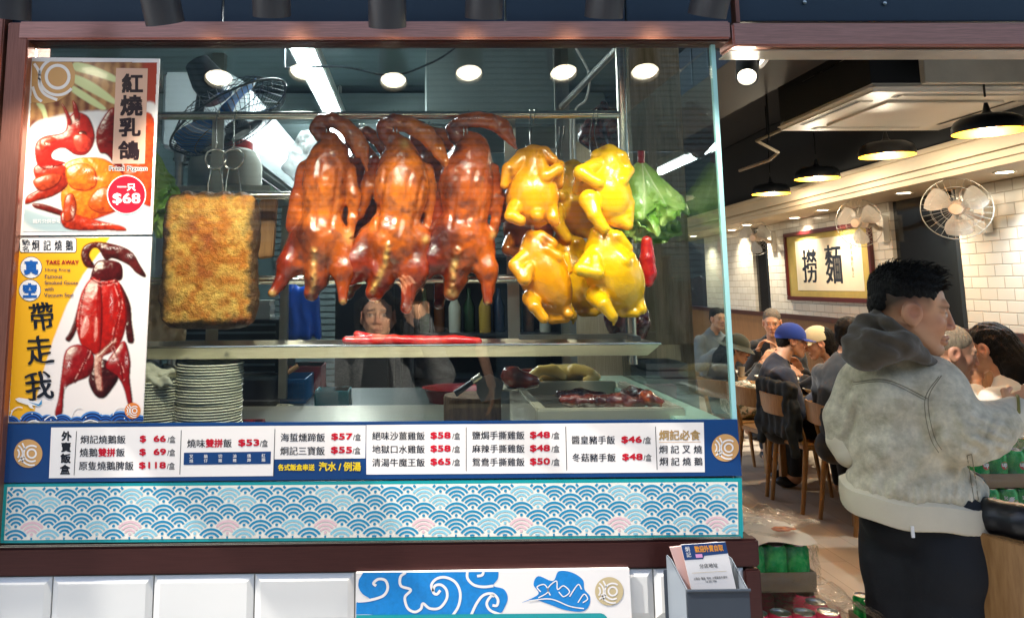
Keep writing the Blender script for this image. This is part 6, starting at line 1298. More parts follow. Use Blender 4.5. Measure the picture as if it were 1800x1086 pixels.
# drink packs
M_card = mat('cardboard', '#9c8262', .7, var=(8, .1)); M_film = glass('cling_film', tint=(.97, .97, .97), r0=.04, rough=.22, film=.05)
M_can = mat('can_green', '#10a348', .25, .25, col2='#58c864', ramp=(22, .45, .6)); M_canr = mat('can_red', '#e2405c', .25, .1); M_canp = mat('can_purple', '#5a1440', .25, .4); M_alu = mat('aluminium', '#c8c8c6', .25, 1)
def pack(name, label, c, nx, ny, m, tray_h=.06, write=None, tray=True, film=True, group=None, flip=1):
    r = .0325; t = thing(name, label, 'drinks pack', (c[0], c[1], c[2]), group); L_, W_ = nx*2*r, ny*2*r; x0, y0 = c[0]-L_/2, c[1]-W_/2
    b = MB(); b.lathe([(.0005, 0), (r*.8, 0), (r, .008), (r, .105), (r*.82, .116)], m, 20, cap=False); b.lathe([(r*.83, .1162), (r*.86, .119), (r*.8, .119), (r*.77, .115), (.0005, .115)], M_alu, 20, cap=False)
    can0 = b.build('can', recenter=False, parent=t); can0.matrix_parent_inverse = Matrix.Translation(-t.location)
    first_ = True
    for i in range(nx):
        for j in range(ny):
            if 0 < i < nx-1 and 0 < j < ny-1: continue
            o = can0 if first_ else can0.copy()
            if not first_: COL.objects.link(o); o.parent = t; o.matrix_parent_inverse = can0.matrix_parent_inverse.copy()
            first_ = False; o.location = (x0+r+i*2*r, y0+r+j*2*r, c[2]+.003); o.scale = (.985, .985, 1)
            if write and j == 0:
                cx_, cy__ = x0+r+i*2*r, y0+r
                S = Sheet(0, f=lambda s, h, l: Vector((cx_+(r*.986+.0004*l)*math.sin(s/r), cy__-(r*.986+.0004*l)*math.cos(s/r), c[2]+h)))
                S.disc(.006, .072, .0135, RED, 1, 24); S.text('up', -.003, .080, .015, .064, WHITE, .06, 2); S.text('7', -.022, .088+.008, -.004, .058, WHITE, .08, 2) if write == 2 else None
                # sheet heights run upward here, so the boxes above are given top first
                S.build('can_lettering', o).matrix_parent_inverse = wm(o).inverted()
    if tray:
        b = MB(); th = .003
        for p, q in (((x0-th, y0-th, c[2]-.001), (x0+L_+th, y0-.0004, c[2]+tray_h)), ((x0-th, y0+W_+.0004, c[2]-.001), (x0+L_+th, y0+W_+th, c[2]+tray_h)), ((x0-th, y0, c[2]-.001), (x0-.0004, y0+W_, c[2]+tray_h)), ((x0+L_+.0004, y0, c[2]-.001), (x0+L_+th, y0+W_, c[2]+tray_h)), ((x0, y0, c[2]-.001), (x0+L_, y0+W_, c[2]+.002))): b.box(p, q, M_card)
        b.build('cardboard_tray', t)
    if film:
        n = 40; e = .006
        V = []; F_ = []
        def side(P0, U, Vv, nu, nv, N):
            k = len(V)
            for i in range(nu+1):
                for j in range(nv+1):
                    p = P0+U*(i/nu)+Vv*(j/nv); d = float(fbm(np.array(p.x), np.array(p.y), np.array(p.z), 16, 3)); V.append(p+N*(e*.6+abs(d)*.014))
            for i in range(nu):
                for j in range(nv): F_.append([k+i*(nv+1)+j, k+(i+1)*(nv+1)+j, k+(i+1)*(nv+1)+j+1, k+i*(nv+1)+j+1])
        z_ = c[2]+.02; h_ = .104
        side(Vector((x0-e, y0-e, z_)), Vector((L_+2*e, 0, 0)), Vector((0, 0, h_)), 24, 10, Vector((0, -1, 0)))
        side(Vector((x0-e, y0-e, z_)), Vector((0, W_+2*e, 0)), Vector((0, 0, h_)), 14, 10, Vector((-1, 0, 0))); side(Vector((x0+L_+e, y0-e, z_)), Vector((0, W_+2*e, 0)), Vector((0, 0, h_)), 14, 10, Vector((1, 0, 0)))
        side(Vector((x0-e, y0-e, z_+h_)), Vector((L_+2*e, 0, 0)), Vector((0, W_+2*e, 0)), 24, 14, Vector((0, 0, 1)))
        b = MB(); b.add(V, F_, M_film); b.build('shrink_film', t)
    return t
PL = 'drink packs piled inside the doorway'; PR = 'drink packs piled behind the man in the jacket'
xg = at(1446, 985, .58).x-.2; zg = at(1400, 1049, .58).z
pack('drinks_pack', 'shrink wrapped pack of green cans on the low pile by the post, flyer on top', (xg, .75, zg), 6, 4, M_can, .052, None, group=PL)
xr_ = at(1505, 1060, .42).x-.23; pack('drinks_pack', 'shrink wrapped pack of red cans under the green one, by the post', (xr_, .63, zg-.128), 7, 5, M_canr, .03, None, tray=False, group=PL)
b = MB(); b.box((xr_-.24, .45, 0), (xr_+.24, .80, zg-.132), M_card); b.box((xr_-.24, .6, zg-.1315), (xr_+.24, .63, zg-.131), mat('parcel_tape', '#b89a70', .3)); o = b.build('carton', bevel=.004); tag(o, 'tall brown carton carrying the red and green drink packs by the post', 'carton')
b = MB(); V = []; n = 14; m_ = 10
for i in range(n+1):
    for j in range(m_+1): x = xg-.2+.4*i/n; y = .60+.30*j/m_; V.append((x, y, zg+.1275+.014*abs(math.sin(i*.5+j*.3))*(.5 if i < 9 else 1)+.004*math.sin(j*1.2)))
b.add(V, [[i*(m_+1)+j, (i+1)*(m_+1)+j, (i+1)*(m_+1)+j+1, i*(m_+1)+j+1] for i in range(n) for j in range(m_)], mat('flyer_paper', '#d6c2ac', .5))
o = b.build('flyer'); tag(o, 'pale pink flyer with a picture of grilled meat on the green can pack', 'flyer')
b = MB(); fx, fy = at(1383, 945, .68).x, .68
for k in range(9): b.ball((fx-.03+.012*(k % 5), fy-.01+.012*(k//3), zg+.152), .012, mat('grill_brown', '#8a3414', .5, col2='#c8642c', ramp=(60, .4, .6)), 6, (1.2, 1, .14))
b.build('printed_food', o)
for (u, v, Y, sx, sy, lb, sd) in ((1350, 905, .86, .12, .10, 'crumpled clear plastic wrap lying behind the flyer', 1), (1478, 1040, .56, .06, .14, 'clear plastic wrap hanging off the red can pack', 2)):
    c = at(u, v, Y); V = []; n = 26
    for i in range(n+1):
        for j in range(n+1):
            x, y = c.x+(i/n-.5)*2*sx, Y+(j/n-.5)*2*sy; d = float(fbm(np.array(x), np.array(y), np.array(sd*.7), 14, 4)); V.append((x, y, c.z-.01+abs(d)*.05-(max(0, x-(c.x+sx*.2))*(.9 if sd == 2 else .1))))
    b = MB(); b.add(V, [[i*(n+1)+j, (i+1)*(n+1)+j, (i+1)*(n+1)+j+1, i*(n+1)+j+1] for i in range(n) for j in range(n)], M_film); o = b.build('plastic_wrap'); tag(o, lb, 'plastic wrap')
xs_ = at(1702, 830, 1.05).x+.22
zz = .0; labs = ['lowest purple drinks pack behind the man', 'second purple drinks pack from the floor behind the man', 'third purple drinks pack from the floor behind the man', 'fourth purple drinks pack from the floor behind the man', 'fifth purple drinks pack from the floor behind the man', 'purple drinks pack just below the green packs behind the man', 'lower green can pack in the pile right of the man', 'topmost green can pack in the pile right of the man']
for k in range(8): pack('drinks_pack', labs[k], (xs_+(.05 if k == 7 else random.uniform(-.01, .01)), 1.20+random.uniform(-.01, .01), .003+k*.127), 7, 4, M_can if k > 5 else M_canp, .045 if k > 5 else .06, (2 if k == 6 else 1) if k > 5 else None, film=k > 5, group=PR)
# receipt paper on top of the pile; small packs glimpsed left of the man's leg
b = MB(); b.box((xs_-.05, 1.1, 1.148), (xs_+.2, 1.3, 1.153), WHITE); o = b.build('paper_sheet'); tag(o, 'white sheet of paper on the topmost green can pack', 'paper')
xq = at(1548, 1000, 1.0).x+.13
for k in range(4): pack('drinks_pack', ['lowest can pack glimpsed left of the standing man', 'second can pack glimpsed left of the standing man', 'third can pack glimpsed left of the standing man', 'top can pack glimpsed left of the standing man'][k], (xq, 1.12, .002+k*.126), 4, 3, M_can if k % 2 else M_canp, .06, None, film=False, group='drink packs behind the legs of the man')
# tub chair at the lower right
tc_ = thing('tub_chair', 'round backed oak chair with black cushion at the lower right corner', 'chair', (at(1762, 920, .3).x+.28, .55, 0)); cx_, cy__ = tc_.location.x, tc_.location.y
b = MB(); V = []; n = 30; rr_ = .28
for i in range(n+1):
    a = R(60+240*i/n); hgt = .945-.06*(1-math.cos(R(240*(i/n-.5))))*.6; ca, sa = math.cos(a), math.sin(a); V.append((cx_+rr_*ca, cy__+rr_*sa, .38, cx_+(rr_-.016)*ca, cy__+(rr_-.016)*sa, hgt))
vs = []; 
for x, y, z, x2, y2, h in V: vs += [(x, y, z), (x, y, h), (x2, y2, h), (x2, y2, z)]
b.add(vs, sum([[[4*i, 4*i+4, 4*i+5, 4*i+1], [4*i+1, 4*i+5, 4*i+6, 4*i+2], [4*i+2, 4*i+6, 4*i+7, 4*i+3], [4*i+3, 4*i+7, 4*i+4, 4*i]] for i in range(n)], [])+[[0, 1, 2, 3], [4*n+3, 4*n+2, 4*n+1, 4*n]], M_oak); b.build('shell', tc_, bevel=.003)
cu = []
for i in range(13): a = R(95+170*i/12); cu.append((cx_+(rr_-.055)*math.cos(a), cy__+(rr_-.055)*math.sin(a), 1.0-.022, .042))
body('back_cushion', chain(cu, .02)+chain([(x, y, .8, r) for x, y, z, r in cu], .03), .008, mat('black_leather', '#15171b', .35, bump=(60, .15)), tc_)
b = MB(); b.lathe([(.001, .40), (.25, .40), (.262, .43), (.25, .47), (.001, .475)], mat('black_leather', '#15171b'), 30, Matrix.Translation((cx_, cy__, 0)), cap=False); b.build('seat', tc_)
for sx in (-1, 1):
    for sy in (-1, 1): b = MB(); b.tube([(cx_+sx*.2, cy__+sy*.2, 0), (cx_+sx*.16, cy__+sy*.16, .40)], [.012, .018], M_oak, 8); b.build('leg', tc_)

b = MB(); b.lathe([(.0005, 0), (.028, 0), (.03, .01), (.03, .09), (.012, .12), (.012, .15), (.0005, .152)], mat('sauce_bottle', '#4a1c10', .2, spec=.7), 16, cap=False); sb_ = b.build('sauce_bottle', recenter=False)
for k, (ti, dx, dy) in enumerate(((0, .26, .02), (0, .29, .1), (1, .25, .0), (1, .28, .09))):
    o = sb_ if k == 0 else sb_.copy()
    if k: COL.objects.link(o)
    o.location = (tabs[ti][0]+dx, tabs[ti][1]+dy, .7505); tag(o, 'dark sauce bottle by the wall on the %s oak table' % ('far', 'middle')[ti], 'bottle', 'sauce bottles on the %s table' % ('far', 'middle')[ti])
b = MB(); b.lathe([(.0005, 0), (.026, 0), (.033, .085), (.031, .085), (.025, .005), (.0005, .005)], mat('cup_cream', '#cfc6b0', .35), 18, cap=False); cu_ = b.build('cup', recenter=False)
for k, (ti, dx, dy) in enumerate(((0, -.05, -.42), (0, -.25, .02), (0, .05, .3), (1, -.22, .02), (1, .02, -.3))):
    o = cu_ if k == 0 else cu_.copy()
    if k: COL.objects.link(o)
    o.location = (tabs[ti][0]+dx, tabs[ti][1]+dy, .7505); tag(o, 'cream cup among the dishes on the %s oak table' % ('far', 'middle')[ti], 'cup', 'cups on the %s table' % ('far', 'middle')[ti])
# ================================================================== people
SKIN = ('#d2a384', '#c08c6e')
def head_prims(c, yaw, pitch=0, roll=0, sc=1.0, neck=None, k=1.0):
    """head prims, head centre at ear level, x forward; returns prims and the matrix"""
    M_ = Matrix.Translation(c) @ Matrix.Rotation(yaw, 4, 'Z') @ Matrix.Rotation(pitch, 4, 'Y') @ Matrix.Rotation(roll, 4, 'X'); rot = M_.to_3x3()
    q = lambda x, y, z: M_ @ Vector((x*sc, y*sc, z*sc))
    e = lambda p, r, kk=.01, sub=False: ell(q(*p), [a*sc for a in r], rot, kk*sc, sub)
    g = lambda a, b, ra, rb=None, kk=.01, sub=False: seg(q(*a), q(*b), ra*sc, (rb or ra)*sc, kk*sc, sub)
    pr = [e((-.014, 0, .034), (.099, .077, .088)), e((.036, 0, -.025), (.058, .06, .085), .02)]
    for s in (-1, 1):
        pr += [g((.0, s*.052, -.045), (.066, s*.014, -.103), .024, .018, .02), e((.058, s*.036, -.026), (.024, .022, .022), .018)]
    pr += [e((.077, 0, -.103), (.018, .021, .017), .015), g((.078, -.034, .026), (.078, .034, .026), .013, None, .014), g((.092, 0, .012), (.1075, 0, -.030), .007, .0105, .008)]
    for s in (-1, 1): pr += [e((.097, s*.0115, -.035), (.011, .009, .008), .005), e((.096, s*.033, -.001), (.014, .019, .011), .012, True)]
    for s in (-1, 1): pr += [e((.074, s*.032, -.001), (.0155, .0155, .0135), .003), g((.082, s*.012, .0125), (.075, s*.048, .010), .0055, None, .006)]
    pr += [g((.088, -.018, -.066), (.096, 0, -.0645), .0065, .0075, .004), g((.096, 0, -.0645), (.088, .018, -.066), .0075, .0065, .004), g((.087, -.016, -.0775), (.093, .016*0, -.0785), .007, .0085, .004), g((.093, 0, -.0785), (.087, .016, -.0775), .0085, .007, .004),
           g((.101, -.012, -.0715), (.101, .012, -.0715), .002, None, .003, True)]
    for s in (-1, 1): pr += [e((-.006, s*.079, -.008), (.027, .011, .035), .006), e((-.001, s*.088, -.003), (.013, .008, .018), .004, True), e((-.001, s*.081, -.034), (.010, .008, .012), .005)]
    if neck is not None: pr += [seg(q(-.025, 0, -.05), neck, .054*sc*k, .060*sc*k, .02)]
    return pr, M_
def skin_col(M_, sc, skin=SKIN, hair='#15110f', fade=None, lips='#a85a4e', brow=True, age=0):
    inv = M_.inverted(); ia = np.array(inv)
    def f(V_):
        h = (V_ @ ia[:3, :3].T+ia[:3, 3])/sc; x, y, z = h.T; n = fbm(V_[:, 0], V_[:, 1], V_[:, 2], 25, 3)
        c = mixc(np.array(lin(skin[0])), np.array(lin(skin[1])), .35+n*.8); nose = np.exp(-((x-.105)**2+y**2+(z+.03)**2)/.0007)+.7*np.exp(-((x-.06)**2+(abs(y)-.045)**2+(z+.03)**2)/.0008)+.9*np.exp(-((abs(y)-.085)**2+x**2+z**2)/.0014)
        c = mixc(c, np.array(lin('#c06a58')), nose*.45); ay = np.abs(y)
        lip = np.exp(-((z+.0715)/.0115)**2*1.2-(y/.02)**4)*(x > .07); c = mixc(c, np.array(lin(lips)), lip*.75); c = mixc(c, np.array(lin('#4a2420')), np.exp(-((z+.0715)/.0024)**2-(y/.02)**4)*(x > .07)*.8)
        eye = np.exp(-((z+.0005)/.0058)**2-((ay-.032)/.0125)**4)*(x > .06); c = mixc(c, np.array(lin('#d8cfc6')), eye*.8); c = mixc(c, np.array(lin('#1a100c')), np.exp(-((z+.0005)/.0062)**2-((ay-.0325)/.0062)**4)*(x > .06)*1.0)
        lid = np.exp(-((z-.0065)/.0028)**2-((ay-.032)/.016)**4)*(x > .06); c = mixc(c, np.array(lin('#2a1812')), lid*.85)
        if brow: c = mixc(c, np.array(lin(hair)), np.exp(-((z-.0235+.12*(ay-.03))/.0048)**2-((ay-.031)/.019)**4)*(x > .055)*.85)
        if fade is not None: c = mixc(c, np.array(lin(hair)), fade(x, y, z, n))
        return c
    return f
M_skin = mat('skin', '#c08a68', .45, attr=True, spec=.4, bump=(500, .08), sss=.0)
def hair_prims(M_, sc, parts, k=.012, tight=1.0):
    sc = sc*tight
    rot = M_.to_3x3(); return [ell(M_ @ (Vector(p)*sc), [a*sc for a in r], rot, k*sc, sub) for p, r, sub in parts]
SHORT = [((-.022, 0, .05), (.103, .084, .085), False), ((-.055, 0, .0), (.066, .074, .085), False), ((.085, 0, -.045), (.09, .12, .115), True), ((.02, 0, -.095), (.12, .12, .07), True), ((.03, .09, -.03), (.05, .03, .05), True), ((.03, -.09, -.03), (.05, .03, .05), True)]
M_hair = lambda c: mat('hair_'+{'#15110f': 'black', '#6a6258': 'grey', '#9a8a74': 'pale_grey'}.get(c, 'dark'), '#0b0908' if c == '#15110f' else c, .6, spec=.22, bump=(220, .8), stretch=(1, 1, .25), var=(120, .35))
def hand_prims(q, palm, fdir, up, sc=1.0, curl=.5, side=1):
    """palm centre, finger direction, back-of-hand direction"""
    p = Vector(palm); f = Vector(fdir).normalized(); u = Vector(up); u = (u-f*u.dot(f)).normalized(); s = f.cross(u)*side; pr = [ell(p, (.044*sc, .040*sc, .015*sc), Matrix((f, s, u)).transposed(), .008)]
    for i, ln in enumerate((.036, .042, .039, .030)):
        b0 = p+f*.036*sc+s*(.030-.02*i)*sc; d = f; pts = [b0]
        for j in range(3): d = (d-u*curl*(.55 if j else .35)).normalized(); pts.append(pts[-1]+d*ln*sc*(.95-.17*j))
        pr += chain([(*pp, r*sc) for pp, r in zip(pts, (.0095, .0088, .008, .0066))], .0025)
    b0 = p-f*.022*sc+s*.034*sc; pr += chain([(*b0, .0125*sc), (*(b0+(s*.8+f*.7-u*.4).normalized()*.038*sc), .0105*sc), (*(b0+(s*.75+f*1.1-u*.7).normalized()*.068*sc), .008*sc)], .004)
    return pr
def cloth(name, c, var_=.15, rough=.85, sc=9): return mat(name, c, rough, var=(sc, var_), bump=(300, .15), sheen=.2)
def diner(label, u, v, Yc, yaw, pitch=.15, shirt='#1a2030', skin=SKIN, hair='#15110f', hstyle='short', hat=None, arms=((.32, .12, .90), (.32, -.12, .90)), glasses=False, sc=1.0, lean=.06, name='person', seat=.47, fine=.006, hpitch=None, mname=None):
    """a seated person whose head (ear level) is seen at u, v; yaw: facing direction about z (0 = +x)"""
    H_ = at(u, v, Yc-1.7); cz = H_.z; f = Vector((math.cos(yaw), math.sin(yaw), 0)); s = Vector((-f.y, f.x, 0)); U_ = Vector((0, 0, 1))
    base = Vector((H_.x, H_.y, 0))-f*(.06+lean); L = lambda x, y, z: base+f*x+s*y+U_*z
    nk = L(lean*.6, 0, cz-.15); sh = cz-.235; root = thing(name, label, 'person', (base.x, base.y, 0))
    pr, M_ = head_prims(H_, yaw, pitch, 0, sc, nk); 
    bodyp = [ell(L(.02, 0, (sh+seat)/2+.05), (.12, .17, (sh-seat)/2+.06), Matrix.Rotation(yaw, 3, 'Z'), .03), seg(nk, L(lean*.4, 0, sh), .06, .09, .02)]
    legs = []
    for sg in (-1, 1): legs += chain([(*L(.0, sg*.1, seat+.05), .09), (*L(.42, sg*.11, seat+.04), .065), (*L(.44, sg*.1, .08), .045), (*L(.52, sg*.1, .04), .04)], .03)
    armp = []; slv = []
    for sg, a in zip((1, -1), arms):
        S0, E0, W0 = L(.02+lean*.3, sg*.18, sh-.02), L(.10, sg*.25, sh-.27), L(*a); armp += chain([(*S0, .04), (*E0, .034), (*W0, .024)], .01)
        slv += chain([(*S0, .072), (*((S0+E0)/2), .066), (*E0, .060), (*(E0*.12+W0*.88), .048)], .02); d = (W0-E0).normalized(); armp += hand_prims(None, W0+d*.05, d, U_+s*sg*.4, .95, .55, -sg)
    body('person_body', pr+bodyp+legs+armp, fine, M_skin, root, None, skin_col(M_, sc, skin, hair))
    mn = mname or 'cloth_'+shirt.strip('#'); mshirt = cloth(mn, shirt)
    torso = [ell(L(.01, 0, (sh+seat)/2+.03), (.142, .195, (sh-seat)/2+.1), Matrix.Rotation(yaw, 3, 'Z'), .04), seg(L(.01, -.15, sh-.02), L(.01, .15, sh-.02), .07, .07, .04), seg(L(lean*.3, 0, sh), L(lean*.5, 0, cz-.155), .085, .068, .03)]
    body('shirt', torso+slv, .009, mshirt, root, lambda x, y, z: fbm(x, y, z, 12, 3)*.014)
    leg2 = []
    for sg in (-1, 1): leg2 += chain([(*L(-.02, sg*.1, seat+.05), .11), (*L(.42, sg*.11, seat+.045), .08), (*L(.44, sg*.1, .12), .06)], .03)
    body('trousers', leg2, .011, cloth('cloth_trousers', '#1c1f26'), root)
    for sg in (-1, 1): b = MB(); b.ball(L(.5, sg*.1, .045), .05, M_black, 10, (1.9 if abs(f.x) > .7 else 1, 1.9 if abs(f.y) > .7 else 1, .9)); b.build('shoe', root)
    if hstyle == 'short': body('hair', hair_prims(M_, sc, SHORT, tight=.95 if hat else 1.0), .005, M_hair(hair), root, lambda x, y, z: fbm(x, y, z, 60, 2)*.006)
    if hstyle == 'long': body('hair', hair_prims(M_, sc, SHORT, tight=.93 if hat else 1.0)+chain([(*(M_ @ Vector((-.06, 0, .02))), .085), (*(M_ @ Vector((-.10, 0, -.13))), .085), (*(M_ @ Vector((-.13, 0, -.30))), .06), (*(M_ @ Vector((-.12, 0, -.42))), .03)], .02), .006, M_hair(hair), root, lambda x, y, z: np.sin(x*260+y*200)*.002+fbm(x, y, z, 40, 2)*.008)
    if hstyle == 'crop': body('hair', [ell(M_ @ (Vector((-.02, 0, .044))*sc), [a*sc for a in (.101, .081, .086)], M_.to_3x3(), .01), ell(M_ @ (Vector((.10, 0, -.03))*sc), [a*sc for a in (.085, .12, .10)], M_.to_3x3(), .01, True), ell(M_ @ (Vector((.0, 0, -.09))*sc), [a*sc for a in (.14, .12, .085)], M_.to_3x3(), .01, True)], .0045, M_hair(hair), root)
    if hat:
        kind, hc = hat; mh = cloth('hat_'+hc.strip('#'), hc, .08); q = lambda x, y, z: M_ @ (Vector((x, y, z))*sc); rt = M_.to_3x3()
        cut = [ell(q(0, 0, -.09), (.2, .2, .115), rt, .004, True)]
        body('cap', [ell(q(-.012, 0, .03), (.113*sc, .093*sc, .105*sc), rt, .004)]+cut, .0045, mh, root)
        if kind == 'cap':
            b = MB(); n = 12; vs = []
            for i in range(n+1):
                a = R(-62+124*i/n)
                for ro, dz in ((.088, .022), (.165, .008)): vs += [q(.0+ro*math.cos(a)*1.1-.01+(.0 if ro < .1 else -.0), ro*math.sin(a)*.62*(1.4 if ro < .1 else .95), dz-.0), q(.0+ro*math.cos(a)*1.1-.01, ro*math.sin(a)*.62*(1.4 if ro < .1 else .95), dz+.006)]
            b.add(vs, sum([[[4*i, 4*i+4, 4*i+6, 4*i+2], [4*i+1, 4*i+3, 4*i+7, 4*i+5], [4*i+2, 4*i+6, 4*i+7, 4*i+3]] for i in range(n)], []), mh); b.build('cap_peak', root)
        if kind == 'bucket':
            b = MB(); n = 28; vs = []
            for i in range(n):
                a = 2*math.pi*i/n; vs += [q(-.012+.112*math.cos(a), .095*math.sin(a), .028), q(-.012+.165*math.cos(a), .15*math.sin(a), -.01), q(-.012+.167*math.cos(a), .152*math.sin(a), -.005), q(-.012+.112*math.cos(a), .095*math.sin(a), .035)]
            b.add(vs, sum([[[4*i+j, 4*((i+1) % n)+j, 4*((i+1) % n)+(j+1) % 4, 4*i+(j+1) % 4] for j in range(4)] for i in range(n)], []), mh); b.build('hat_brim', root)
    if glasses:
        b = MB(); q = lambda x, y, z: M_ @ (Vector((x, y, z))*sc); mg = mat('glasses_frame', '#14100e', .3)
        for sg in (-1, 1):
            b.tube([q(.098+.0*a, sg*.032+.021*math.cos(2*math.pi*a/16), -.004+.017*math.sin(2*math.pi*a/16)) for a in range(16)], .0017*sc, mg, 6, closed=True); b.tube([q(.096, sg*.052, .002), q(.05, sg*.077, .004), q(-.005, sg*.083, .006)], .0017*sc, mg, 6)
        b.tube([q(.1, -.011, 0), q(.1, .011, 0)], .0017*sc, mg, 6); b.build('glasses', root)
    return root, M_, L
diner('old man in dark jacket eating, facing the camera by the far table', 1357, 566, 7.5, R(-118), .25, '#1d2024', hair='#6a6258', hstyle='crop', arms=((.28, .05, .98), (.22, -.14, .96)), lean=.1, seat=.5)
diner('man in a bright blue cap and navy shirt with glasses, sitting sideways', 1392, 598, 6.0, R(-14), .12, '#0d1324', hat=('cap', '#123a9c'), arms=((.40, .06, .92), (.40, -.08, .86)), glasses=True, lean=.08)
diner('person in a cream cap with long dark hair, bending over the meal', 1437, 602, 6.35, R(166), .35, '#26282c', hat=('cap', '#d8c8a0'), hstyle='long', arms=((.34, .1, .86), (.30, -.1, .9)), lean=.12)
diner('dark haired diner in a dark grey jacket with back turned, left of the standing man', 1497, 592, 5.25, R(25), .1, '#20252a', arms=((.34, .12, .9), (.34, -.12, .9)), lean=.06)
diner('person in a dark green bucket hat at the far table by the window edge', 1297, 612, 7.2, R(-20), .3, '#15191c', hat=('bucket', '#2c3226'), hstyle='long', arms=((.36, .1, .88), (.36, -.1, .9)), lean=.1)
diner('child with short dark hair and grey top, seen through the side pane', 1262, 560, 8.6, R(-80), .05, '#77808a', hstyle='short', sc=.92)
diner('grey haired man with cropped hair bending down behind the man in the jacket', 1672, 618, 3.65, R(-20), .22, '#4a4c44', skin=('#cc9c7c', '#b88264'), hair='#9a8a74', hstyle='crop', arms=((.34, .12, .86), (.34, -.12, .86)), lean=.14, fine=.005)
diner('woman with long black hair in a white top, her hand at her mouth', 1738, 612, 4.15, R(122), .25, '#d8d2c6', hstyle='long', arms=((.16, .06, 1.06), (.26, -.14, .86)), lean=.05)

# ---------------------------------------------------------------- the standing man in the stone washed jacket
YJ = .55; sj = px(YJ)
def jq(u, v, dy=0): return tuple(at(u, v, YJ+dy))
def J(*L, k=.02): return chain([(*jq(u, v, dy), r*sj) for u, v, dy, r in L], k)
def JE(u, v, ru, rv, rd, dy=0, k=.03, rot=0): return ell(jq(u, v, dy), (ru*sj, rd, rv*sj), Matrix.Rotation(R(rot), 3, 'Y'), k)
man = thing('person', 'standing man in a stone washed beige jacket and dark hood, reaching right', 'person', (at(1600, 900, YJ).x, YJ, 0))
hc = Vector(jq(1599, 545, 0)); pr, MH = head_prims(hc, R(-24), R(9), R(0), .985, Vector(jq(1580, 625, .02)), 1.05)
wr = Vector(jq(1778, 728, -.10)); fd = (Vector(jq(1812, 700, -.10))-wr).normalized()
limb = J((1572, 640, .02, 34), (1580, 720, .03, 48), (1595, 820, .03, 50), (1606, 905, .03, 50))+J((1650, 690, -.06, 26), (1690, 765, -.10, 24), (1780, 727, -.10, 16), k=.012)+J((1510, 680, .08, 26), (1482, 745, .10, 22), (1500, 800, .06, 18), k=.012)
limb += hand_prims(None, wr+fd*.055, fd, (0, -.5, .85), 1.0, .45, -1)+hand_prims(None, Vector(jq(1508, 815, .06)), (.3, .2, -1), (-1, 0, 0), 1.0, .4, 1)
for u0_, u1_, d in ((1580, 1592, .07), (1658, 1668, -.03)): limb += J((u0_, 910, d, 38), (u1_, 1080, d, 32), k=.02); limb += [seg(Vector(jq(u1_, 1080, d)), Vector((at(u1_, 1000, YJ+d).x, YJ+d, .08)), .055, .04, .02), seg(Vector((at(u1_, 1000, YJ+d).x, YJ+d, .05)), Vector((at(u1_, 1000, YJ+d).x+.1, YJ+d+.1, .035)), .04, .03, .02)]
def fade_(x, y, z, n): return np.clip((z+np.clip(-x-.02, 0, .08)*.9+.005+n*.012)/.055, 0, .93)*np.clip((.052-x)/.018, 0, 1)*np.clip((.088-np.abs(y))/.004, 0, 1)
Va, Qa = sdf_arrays(pr, .0024); Vb, Qb = sdf_arrays(limb, .0055); Vm = np.concatenate([Va, Vb])
mesh_arrays('person_body', Vm, np.concatenate([Qa, Qb+len(Va)]), M_skin, man, col=skin_col(MH, .985, ('#e0a67c', '#cc8e66'), '#17120f', fade_)(Vm))
hp = [((-.02, 0, .062), (.102, .080, .082), False), ((.018, 0, .105), (.060, .060, .034), False), ((-.078, 0, .012), (.042, .062, .062), False), ((.10, 0, .015), (.052, .11, .082), True), ((.03, 0, -.06), (.135, .13, .105), True), ((.01, -.105, -.0), (.062, .035, .060), True), ((.01, .105, -.0), (.062, .035, .060), True)]
hp[0] = ((-.016, 0, .060), (.098, .080, .078), False); hp[2] = ((-.074, 0, .015), (.036, .060, .056), False)
Vh, Qh = sdf_arrays(hair_prims(MH, .985, hp, .012), .0034, lambda x, y, z: fbm(x, y, z, 60, 3)*.006+np.abs(np.sin(x*190+z*120+y*90))*.002)
hb = MB(); mh_ = M_hair('#15110f'); hb.add(Vh.tolist(), Qh.tolist(), mh_); inv = MH.inverted(); rg = random.Random(4); R3 = MH.to_3x3()
for i in rg.sample(range(len(Vh)), 900):                  # loose strands swept forward and up
    h = inv @ Vector(Vh[i])
    if h.z < .062: continue
    out = Vector((h.x, h.y, h.z-.03)).normalized(); d = (out*.5+Vector((.75, rg.uniform(-.3, .3), .25+rg.uniform(-.2, .3)))).normalized(); ln = rg.uniform(.012, .03)
    pts = [MH @ (h-out*.004), MH @ (h+out*.002+d*ln*.5), MH @ (h+d*ln-Vector((0, 0, .25*ln)))]; hb.tube(pts, [.0016, .0012, .0003], mh_, 3)
hb.build('hair', man, smooth=80)
M_jack = mat('stone_washed_suede', '#e2d5ba', .82, col2='#b5a88a', ramp=(20, .34, .70, 8), var=(60, .14), bump=(200, .25), sheen=.25)
folds = [([(1660, 770), (1600, 830), (1560, 870)], 9, .010), ([(1700, 830), (1640, 850), (1600, 900)], 8, .008), ([(1640, 740), (1615, 800)], 8, .009), ([(1740, 790), (1700, 760), (1680, 720)], 7, .008), ([(1755, 745), (1735, 790)], 6, .009), ([(1735, 735), (1712, 800)], 6, .008), ([(1500, 700), (1480, 760)], 7, .008), ([(1500, 830), (1560, 800)], 9, .006), ([(1690, 900), (1685, 820)], 7, .006), ([(1540, 880), (1530, 780)], 9, .006), ([(1580, 700), (1560, 790)], 12, .005), ([(1715, 770), (1695, 790)], 5, .007)]
